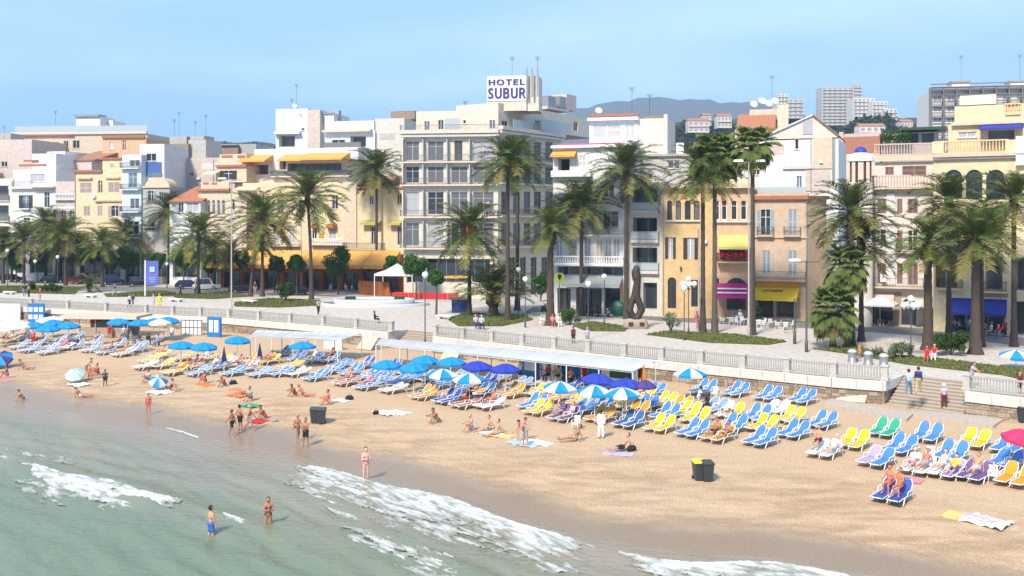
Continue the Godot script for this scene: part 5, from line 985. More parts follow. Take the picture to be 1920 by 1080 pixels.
	person("sunburnt bather near the first folded parasol",V(-25.76,1.25,-95.03),-0.81,"recline","skin_red","hair:hair_brown",["brief:maroon"],1,"bathers on loungers")
	person("bather in white at the front right of the left crowd",V(-23.59,1.25,-93.38),-0.81,"recline","skin_pale","hair:hair_brown",["swimsuit:white"],1,"bathers on loungers")
	person("bather at the short pergola post",V(-17.65,1.47,-98.07),-0.81,"recline","skin_tan","hair:hair_dark",["brief:black"],1,"bathers on loungers")
	person("bather in pink on the grey-blue pair",V(-11.94,1.25,-84.02),-0.81,"recline","skin_pale","hair:hair_brown",["dress:pink"],1,"bathers on loungers")
	person("fair bather behind the purple parasol",V(9.9,1.53,-77.72),-0.81,"recline","skin_pale","hair_long:hair_blond",["swimsuit:pink"],1,"bathers on loungers")
	person("bather under the striped parasol before the royal blue ones",V(-3.15,1.35,-79.7),-0.81,"recline","skin_tan","hair:hair_dark",["brief:black"],1,"bathers on loungers")
	person("bather lying on the white and yellow pair",V(15.38,1.43,-71.12),-0.81,"back","skin_tan","hair:hair_brown",["brief:red"],1,"bathers on loungers")

func woods():
	var rw1 := RandomNumberGenerator.new()
	rw1.seed = 41
	var sp1 := []
	for i in 420:
		var f := rw1.randf()
		sp1.append([Vector3(rw1.randf_range(91.58,145.26),lerpf(59.84,75.63,f * (0.75 + 0.25 * sin(i * 0.7))) - 8.8,-600 - 60.0 * f),11])
	far_trees("dark wood on the far hill below the mountain",sp1,1)
	var rw2 := RandomNumberGenerator.new()
	rw2.seed = 42
	var sp2 := []
	for i in 480:
		var f := rw2.randf()
		sp2.append([Vector3(rw2.randf_range(156.63,228.42),lerpf(61.34,75.04,f * (0.75 + 0.25 * sin(i * 0.7))) - 8,-620 - 60.0 * f),10])
	far_trees("dark wood below the far tower blocks",sp2,2)
	var rw3 := RandomNumberGenerator.new()
	rw3.seed = 43
	var sp3 := []
	for i in 320:
		var f := rw3.randf()
		sp3.append([Vector3(rw3.randf_range(206.32,231.37),lerpf(57.44,75.42,f * (0.75 + 0.25 * sin(i * 0.7))) - 10.4,-560 - 60.0 * f),13])
	far_trees("tall dark wood right of the far tan blocks",sp3,3)
	var rw4 := RandomNumberGenerator.new()
	rw4.seed = 44
	var sp4 := []
	for i in 150:
		var f := rw4.randf()
		sp4.append([Vector3(rw4.randf_range(-250.53,-176.84),lerpf(62.89,68.79,f * (0.75 + 0.25 * sin(i * 0.7))) - 7.2,-700 - 60.0 * f),9])
	far_trees("distant trees over the left rooftops",sp4,4)

# ---------- ground,sea,sky ----------
var shore := [Vector2(-130,-150),Vector2(-90,-118),Vector2(-62,-97),Vector2(-42.11,-83.33),Vector2(-33.83,-77.45),Vector2(-26.92,-73.08),Vector2(-20.1,-68.18),Vector2(-14.83,-64.04),Vector2(-12.34,-61.69),Vector2(-7.88,-57.58),Vector2(-3.07,-52.97),Vector2(1.03,-48.97),Vector2(3.65,-46.19),Vector2(8.56,-43.98),Vector2(12.13,-42.66),Vector2(15.86,-40.71),Vector2(19.46,-38.51),Vector2(45,-22),Vector2(80,-5)]

func shore_z(x: float) -> float:
	for i in shore.size() - 1:
		if x <= shore[i + 1].x or i == shore.size() - 2:
			var f: float = (x - shore[i].x) / (shore[i + 1].x - shore[i].x)
			return lerpf(shore[i].y,shore[i + 1].y,f)
	return 0.0

func inland(x: float,z: float) -> float: return (shore_z(x) - z) * 0.76

func beach_h(d: float) -> float:
	if d < 0: return d * 0.07
	if d < 4: return d * 0.06
	if d < 14: return 0.24 + (d - 4) * 0.055
	return minf(0.79 + (d - 14) * 0.032,1.3)

func camera_and_light():
	var cam := Camera3D.new()
	cam.name = "camera"
	cam.projection = Camera3D.PROJECTION_FRUSTUM
	cam.near = 0.5
	cam.far = 9000.0
	cam.size = 0.5 * 1080.0 / 1900.0
	cam.frustum_offset = Vector2(0,-0.5 * 130.0 / 1900.0)
	cam.position = Vector3(0,15,0)
	add_child(cam)
	cam.current = true
	var sun := DirectionalLight3D.new()
	sun.name = "sun"
	sun.light_energy = 1.22
	sun.light_angular_distance = 9.0
	sun.light_color = Color(1.0,0.955,0.89)
	sun.shadow_enabled = true
	add_child(sun)
	sun.look_at_from_position(Vector3(-46,92,86),Vector3.ZERO)
	var e := Environment.new()
	e.background_mode = Environment.BG_SKY
	e.tonemap_mode = Environment.TONE_MAPPER_LINEAR
	e.tonemap_exposure = 1.68
	e.sdfgi_enabled = true
	e.ssao_enabled = true
	e.ssil_enabled = true
	e.fog_enabled = true
	e.fog_density = 0.0002
	e.fog_light_color = Color(0.66,0.76,0.88)
	var sm := ProceduralSkyMaterial.new()
	sm.sky_top_color = Color(0.595,0.722,0.868)
	sm.sky_horizon_color = Color(0.545,0.72,0.89)
	sm.sky_curve = 0.2
	sm.ground_horizon_color = Color(0.55,0.62,0.64)
	sm.ground_bottom_color = Color(0.35,0.40,0.38)
	sm.sky_cover = clouds()
	sm.sky_cover_modulate = Color(1,1,1,1)
	var sky := Sky.new()
	sky.sky_material = sm
	e.sky = sky
	var we := WorldEnvironment.new()
	we.name = "world"
	we.environment = e
	add_child(we)

func clouds() -> ImageTexture:
	var n := FastNoiseLite.new()
	n.seed = 5
	n.noise_type = FastNoiseLite.TYPE_SIMPLEX_SMOOTH
	n.fractal_octaves = 5
	n.frequency = 1.0
	var im := Image.create(1024,512,false,Image.FORMAT_RGBA8)
	for j in 260:
		var up := PI * (0.5 - (j + 0.5) / 512.0)
		for i in 1024:
			var a := TAU * (i + 0.5) / 1024.0
			var d := Vector3(cos(up) * sin(a),sin(up),-cos(up) * cos(a))
			var q := d / maxf(0.12,d.y + 0.12)
			var v := n.get_noise_3d(q.x * 0.35,q.z * 0.5,0.0) * 0.85 + n.get_noise_3d(q.x * 1.2 + 7,q.z * 1.8,3.0) * 0.15
			var c := clampf((v + 0.10) * 1.3,0.0,1.0)
			im.set_pixel(i,j,Color(0.95,0.95,0.94,c * 0.17))
	return ImageTexture.create_from_image(im)

func ground():
	# sand
	var n := FastNoiseLite.new()
	n.seed = 3
	n.noise_type = FastNoiseLite.TYPE_SIMPLEX_SMOOTH
	n.fractal_octaves = 4
	n.frequency = 1.0
	var st := S()
	st.set_smooth_group(0)
	var cols := []
	var x := -120.0
	while x < 70:
		cols.append(x)
		x += 0.42
	var rows := []
	var d := -9.0
	while d < 62:
		rows.append(d)
		d += 0.16 if d > -1 and d < 16 else 0.3 if d < 30 else 0.8
	var grid := []
	for xi: float in cols:
		var line := []
		var sz := shore_z(xi)
		for di: float in rows:
			var z: float = sz - di / 0.76
			var lump := n.get_noise_3d(xi * 1.1,0,z * 1.1) * 0.5 + n.get_noise_3d(xi * 0.3,9,z * 0.3) * 0.7
			var edge := n.get_noise_3d(xi * 0.06,4,z * 0.1) * 3.2
			var tread := smoothstep(2.0,5.0,di + edge) * (1.0 - smoothstep(9.0,14.0,di + edge * 1.4))
			var y := beach_h(di) + n.get_noise_3d(xi * 2.3,3,z * 2.3) * 0.05 * smoothstep(2.5,6.0,di) + lump * (0.02 + 0.10 * tread + 0.03 * smoothstep(10,20,di))
			var wet := 1.0 - smoothstep(2.4,5.6,di + edge * 0.5 + n.get_noise_3d(xi * 0.8,2,z * 0.8) * 0.7)
			var damp := tread * clampf(0.42 + 1.7 * n.get_noise_3d(xi * 0.22,1,z * 0.9) + 0.5 * n.get_noise_3d(xi * 2.0,5,z * 3.0),0,1)
			var c := Color(0.65,0.45,0.275).lerp(Color(0.37,0.235,0.13),damp * 0.62)
			c = c.lerp(Color(0.645,0.485,0.32),0.5 * clampf(n.get_noise_3d(xi * 0.1,7,z * 0.1) + 0.2,0,1))
			c = c.lerp(Color(0.34,0.23,0.135),wet)
			line.append([Vector3(xi,y,z),c,wet])
		grid.append(line)
	var sts := [S(),S(),S(),S(),S()]
	for s in sts: s.set_smooth_group(0)
	for i in cols.size() - 1:
		for j in rows.size() - 1:
			st = sts[clampi(int(grid[i][j][2] * 4.99),0,4)]
			for q in [grid[i][j],grid[i][j + 1],grid[i + 1][j + 1],grid[i][j],grid[i + 1][j + 1],grid[i + 1][j]]:
				st.set_color(q[1])
				st.add_vertex(q[0])
	var m := StandardMaterial3D.new()
	m.resource_name = "sand"
	m.vertex_color_use_as_albedo = true
	m.albedo_color = Color(1,1,1)
	m.roughness = 1.0
	m.albedo_texture = T("sand")
	m.uv1_triplanar = true
	m.uv1_world_triplanar = true
	m.uv1_scale = Vector3.ONE * 0.35
	m.normal_enabled = true
	m.normal_texture = T("bump")
	m.normal_scale = 2.0
	var rough := [1.0,0.75,0.55,0.4,0.28]
	for k in 5:
		var mk: StandardMaterial3D = m.duplicate()
		mk.roughness = rough[k]
		if k > 2: mk.normal_enabled = false
		struct("beach" if k == 0 else "wet_sand",fin(sts[k]),"").material_override = mk
	# sea
	st = S()
	st.set_smooth_group(0)
	cols = []
	x = -130.0
	while x < 60:
		cols.append(x)
		x += 0.45
	rows = []
	d = 1.2
	while d > -70:
		rows.append(d)
		d -= 0.3 if d > -26 else 1.2
	grid = []
	for xi: float in cols:
		var line := []
		var sz := shore_z(xi)
		for di: float in rows:
			var z: float = sz - di / 0.76
			var deep := smoothstep(-0.3,-7.0,di)
			var w := n.get_noise_3d(xi * 0.16,20,di * 0.55) * 0.20 + n.get_noise_3d(xi * 0.7,30,di * 1.6) * 0.06
			var y: float = 0.03 + w * (0.12 + 0.88 * deep)
			for f in foams: y += f[4] * exp(-pow((di - foam_d(f,xi)) / 1.1,2.0)) * foam_in(f,xi)
			var silt := clampf(0.5 + 0.9 * n.get_noise_3d(xi * 0.05,12,di * 0.16) + 0.35 * n.get_noise_3d(xi * 0.4,14,di * 0.9),0,1)
			var c := Color(0.29,0.235,0.175).lerp(Color(0.235,0.22,0.155),smoothstep(-0.5,-4.0,di))
			c = c.lerp(Color(0.15,0.19,0.115),smoothstep(-3.0,-14.0,di + (silt - 0.5) * 7.0))
			line.append([Vector3(xi,y,z),c])
		grid.append(line)
	for i in cols.size() - 1:
		for j in rows.size() - 1:
			for q in [grid[i][j],grid[i + 1][j],grid[i + 1][j + 1],grid[i][j],grid[i + 1][j + 1],grid[i][j + 1]]:
				st.set_color(q[1])
				st.add_vertex(q[0])
	var sm := StandardMaterial3D.new()
	sm.resource_name = "sea_water"
	sm.vertex_color_use_as_albedo = true
	sm.roughness = 0.2
	sm.metallic_specular = 0.35
	sm.normal_enabled = true
	sm.normal_texture = T("ripple")
	sm.normal_scale = 0.65
	sm.uv1_triplanar = true
	sm.uv1_world_triplanar = true
	sm.uv1_scale = Vector3(0.11,0.11,0.2)
	struct("sea",fin(st),"").material_override = sm
	st = S()
	quad(st,Vector3(-700,-0.6,300),Vector3(-700,-0.6,-420),Vector3(400,-0.6,-420),Vector3(400,-0.6,300))
	struct("open_sea",fin(st),"").material_override = sm
	for f in foams: foam(f,n)

# foam lines: [x0,x1,offset of the front from the shore at x0,at x1,lift,depth of the patch,density,seed,along-noise]
var foams := [[-29.62,-17.37,-10.84,-9.4,0.28,3.4,0.52,3,"white foam of the breaking wave at the left"],[-13.07,3.89,-0.21,0.07,0.1,6.2,0.5,11,"long sheet of white foam washing up the wet sand"],[4.78,14.93,-0.19,0.38,0.1,2.8,0.6,17,"white foam at the bottom edge of the beach"],[-15.05,-12.21,-9.64,-9.13,0.15,0.5,0.6,23,"short foam crest between the two bathers"],[-24.68,-20.44,0.69,-0.04,0.03,0.35,0.5,29,"thin foam line on the wet sand at the left"],[-34.28,-26.59,-8.59,-7.95,0.06,2.2,-0.02,31,"scattered foam flecks at the left edge"],[-9.01,-1.38,-6.29,-5.75,0.1,3.2,-0.02,37,"thin trailing foam behind the long sheet"]]

func foam_t(f: Array,x: float) -> float: return clampf((x - f[0]) / (f[1] - f[0]),0,1)
func foam_d(f: Array,x: float) -> float:
	return lerpf(f[2],f[3],foam_t(f,x)) + sin(x * 0.9 + f[7]) * 0.25 + sin(x * 0.37 + f[7] * 2.0) * 0.3
func foam_in(f: Array,x: float) -> float: return smoothstep(f[0] - 2,f[0] + 2,x) * (1.0 - smoothstep(f[1] - 2,f[1] + 2,x))

func foam(f: Array,n: FastNoiseLite):
	var st := S()
	st.set_smooth_group(0)
	var s := 0.09
	var nx := int((f[1] - f[0]) / s)
	var nd := int(f[5] / (s * 0.8))
	var fm := StandardMaterial3D.new()
	fm.resource_name = "foam"
	fm.vertex_color_use_as_albedo = true
	fm.roughness = 0.3
	fm.metallic_specular = 0.35
	var thin := Color(0.235,0.225,0.16)
	var thick := Color(0.60,0.60,0.59)
	for i in nx:
		for j in nd:
			var q := []
			var ws := []
			var keep := true
			for o in [[0,0],[0,1],[1,1],[1,0]]:
				var x: float = f[0] + (i + o[0]) * s
				var u: float = (j + o[1]) / float(nd)
				var wide: float = f[5] * (0.35 + 0.65 * sin(PI * clampf(foam_t(f,x) * 0.9 + 0.07,0,1)))
				var di := foam_d(f,x) - u * wide
				var z := shore_z(x) - di / 0.76
				var cut := n.get_noise_3d(x * 0.9,f[7],di * 2.2) * 0.75 + n.get_noise_3d(x * 2.6,f[7] + 5,di * 4.6) * 0.32 + n.get_noise_3d(x * 0.22,f[7] + 8,di * 0.5) * 0.5
				var want: float = f[6] * (1.0 - pow(u,0.6) * 1.25) + cut - 0.28 * (1.0 - foam_in(f,x)) * 3.0
				if want < -0.2: keep = false
				ws.append(want)
				var base := maxf(beach_h(di) + 0.015,0.03)
				var lift: float = f[4] * exp(-pow((di - foam_d(f,x)) / 1.1,2.0)) * foam_in(f,x)
				q.append(Vector3(x,base + lift + 0.012 + clampf(want,0,0.6) * 0.10 + n.get_noise_3d(x * 5.0,3,z * 5.0) * 0.04,z))
			if keep:
				for k in [0,1,2,0,2,3]:
					st.set_color(thin.lerp(thick,smoothstep(-0.2,0.75,ws[k] + 0.3 * n.get_noise_3d(q[k].x * 4.0,8.0,q[k].z * 6.0))))
					st.add_vertex(q[k])
	var o := put("foam",fin(st),"")
	o.material_override = fm
	tag(o,f[8],"foam","","stuff")

func land():
	# promenade level,road,far ground
	var st := S()
	var edge := PackedVector2Array([Vector2(-190,-190),Vector2(-72,-141),Vector2(-46.5,-128),Vector2(-34.5,-122.5),Vector2(-21.4,-113.6),Vector2(-13,-107.3),Vector2(-11.2,-109.58),Vector2(-6.2,-105.88),Vector2(-8,-103.6),Vector2(9.6,-88),Vector2(24.2,-76.6),Vector2(27.4,-74.8),Vector2(30.25,-78.41),Vector2(34.45,-74.21),Vector2(31.6,-70.6),Vector2(46,-57)])
	var poly := edge.duplicate()
	poly.append_array(PackedVector2Array([Vector2(95,-30),Vector2(120,-118),Vector2(40,-118),Vector2(20,-128),Vector2(-14,-148),Vector2(-130,-205),Vector2(-190,-215)]))
	slab(st,poly,1.0,3.0)
	struct("promenade",fin(st),"paving_warm")
	st = S()
	slab(st,PackedVector2Array([Vector2(-190,-214),Vector2(-130,-204.5),Vector2(-14,-147.5),Vector2(20,-127.5),Vector2(40,-117.5),Vector2(120,-117.5),Vector2(400,-90),Vector2(1900,-3200),Vector2(-1500,-3200),Vector2(-700,-420)]),2.0,2.996)
	struct("ground",fin(st),"paving")
	for r in [PackedVector2Array([Vector2(-127.06,-191.6),Vector2(-58.6,-176.74),Vector2(-47.65,-167.65),Vector2(-30.42,-160.56),Vector2(-26.3,-156.16),Vector2(-45.63,-160.56),Vector2(-67.06,-167.65),Vector2(-119.06,-179.53)]),PackedVector2Array([Vector2(0,-120),Vector2(2.74,-130.29),Vector2(8,-126.67),Vector2(17.5,-118.75),Vector2(34.62,-109.62),Vector2(43.24,-102.7),Vector2(53.02,-88.37),Vector2(57,-95),Vector2(46.15,-109.62),Vector2(37.11,-117.53),Vector2(18.46,-125.27),Vector2(2.91,-138.18)])]:
		st = S()
		slab(st,r,2.99,3.006)
		struct("road",fin(st),"asphalt")

func hills():
	var n := FastNoiseLite.new()
	n.seed = 21
	n.fractal_octaves = 5
	n.frequency = 1.0
	# [name,material,distance,[[x,height]...]]
	for h in [["mountain","hill",3000,[[-1042.11,90.95],[-410.53,122.53],[63.16,264.63],[205.26,337.26],[300,359.37],[442.11,372],[536.84,364.11],[647.37,356.21],[710.53,357.79],[773.68,348.32],[836.84,327.79],[900,299.37],[1010.53,272.53],[1263.16,245.68],[1642.11,201.47],[2273.68,122.53]]],["wooded_hill","hill_near",850,[[85,65.68],[125.26,91.63],[152.11,93.42],[196.84,95.21],[232.63,99.24],[268.42,93.42],[304.21,89.84],[331.05,97],[344.47,96.11],[375.79,88.95],[510,61.21]]],["distant_ridge","hill_near",1100,[[-903.16,40.95],[-613.68,69.89],[-555.79,84.37],[-405.26,93.05],[-330,95.37],[-277.89,95.37],[-196.84,81.47],[23.16,58.32]]]]:
		var st := S()
		st.set_smooth_group(0)
		var pr: Array = h[3]
		var d: float = h[2]
		var cols := 110
		var rows := 14
		var g := []
		for i in cols + 1:
			var x := lerpf(pr[0][0],pr[-1][0],i / float(cols))
			var y := 0.0
			for k in pr.size() - 1:
				if x >= pr[k][0]: y = lerpf(pr[k][1],pr[k + 1][1],smoothstep(0,1,clampf((x - pr[k][0]) / (pr[k + 1][0] - pr[k][0]),0,1)))
			var line := []
			for j in rows + 1:
				var f := j / float(rows)
				var prof := pow(f,0.85)
				var z := -d + (1.0 - f) * d * 0.34
				line.append(Vector3(x,3.0 + y * minf(prof,1.0) * (1.0 + 0.02 * n.get_noise_2d(x * 0.02,f * 4.0)) + n.get_noise_2d(x * 0.06,z * 0.05) * y * 0.02,z))
			line.append(Vector3(x,0,-d * 1.25))
			g.append(line)
		for i in cols:
			for j in rows + 1: quad(st,g[i][j],g[i][j + 1],g[i + 1][j + 1],g[i + 1][j])
		struct(h[0],fin(st),h[1])

func far_trees(label: String,spots: Array,seed_at: int):
	var r := RandomNumberGenerator.new()
	r.seed = seed_at
	var base := leaves([[Vector3(0,0.55,0),0.42],[Vector3(0.25,0.35,0.1),0.3],[Vector3(-0.25,0.4,-0.1),0.32],[Vector3(0,0.2,0.2),0.3]],260,0.1,9)
	var mm := MultiMesh.new()
	mm.transform_format = MultiMesh.TRANSFORM_3D
	mm.mesh = base
	mm.instance_count = spots.size()
	for i in spots.size():
		var s: float = spots[i][1] * r.randf_range(0.7,1.3)
		mm.set_instance_transform(i,Transform3D(Basis(Vector3.UP,r.randf() * TAU).scaled(Vector3(s,s * r.randf_range(0.8,1.2),s)),spots[i][0]))
	var o := MultiMeshInstance3D.new()
	o.multimesh = mm
	o.material_override = M("leaf_hill")
	o.name = numbered("wood")
	add_child(o)
	tag(o,label,"trees","","stuff")

func lettering(t: Node3D,called: String,text: String,at: Vector3,w: float,h: float,m: String,bold := true):
	var f := SystemFont.new()
	f.font_names = PackedStringArray(["Droid Sans"])
	f.font_weight = 700 if bold else 400
	var x := 0.0
	var parts := []
	for c in text:
		var tm := TextMesh.new()
		tm.text = c
		tm.font = f
		tm.font_size = 64
		tm.pixel_size = 0.01
		tm.depth = 0.12
		tm.horizontal_alignment = HORIZONTAL_ALIGNMENT_LEFT
		var b := tm.get_aabb()
		parts.append([tm,x,b])
		x += b.size.x + 0.07
	x -= 0.07
	for p in parts:
		var b: AABB = p[2]
		var o := put(called,p[0],m,t)
		var k := Vector3(w / x,h / b.size.y,1.0)
		o.scale = k
		o.position = at + Vector3((p[1] - b.position.x) * k.x,-b.position.y * k.y,0.06)
# ---------- naming and tagging ----------
var taken := {}
var mats := {}
var texs := {}
var rng := RandomNumberGenerator.new()

func numbered(called: String) -> String:
	var k: int = taken.get(called,0)
	taken[called] = k + 1
	return called if k == 0 else "%s_%03d" % [called,k]

func tag(o: Node,label := "",category := "",group := "",kind := "") -> Node:
	if label: o.set_meta("label",label)
	if category: o.set_meta("category",category)
	if group: o.set_meta("group",group)
	if kind: o.set_meta("kind",kind)
	return o

func thing(called: String,label: String,category: String,at := Vector3.ZERO,turn := 0.0,group := "") -> Node3D:
	var o := Node3D.new()
	o.name = numbered(called)
	add_child(o)
	o.position = at
	o.rotation.y = turn
	tag(o,label,category,group)
	return o

func put(called: String,mesh: Mesh,m: String,parent: Node = null) -> MeshInstance3D:
	var o := MeshInstance3D.new()
	o.mesh = mesh
	if m: o.material_override = M(m)
	if parent == null:
		o.name = numbered(called)
		add_child(o)
	else:
		o.name = called
		parent.add_child(o,true)
	return o

func struct(called: String,mesh: Mesh,m: String,parent: Node = null,kind := "structure") -> MeshInstance3D:
	var o := put(called,mesh,m,parent)
	o.set_meta("kind",kind)
	return o

func dup(src: Node3D,at: Vector3,turn: float,label: String,group := "") -> Node3D:
	var o: Node3D = src.duplicate()
	o.name = numbered(String(src.name).rstrip("_0123456789"))
	add_child(o)
	o.position = at
	o.rotation = Vector3(0,turn,0)
	o.set_meta("label",label)
	if group: o.set_meta("group",group)
	return o

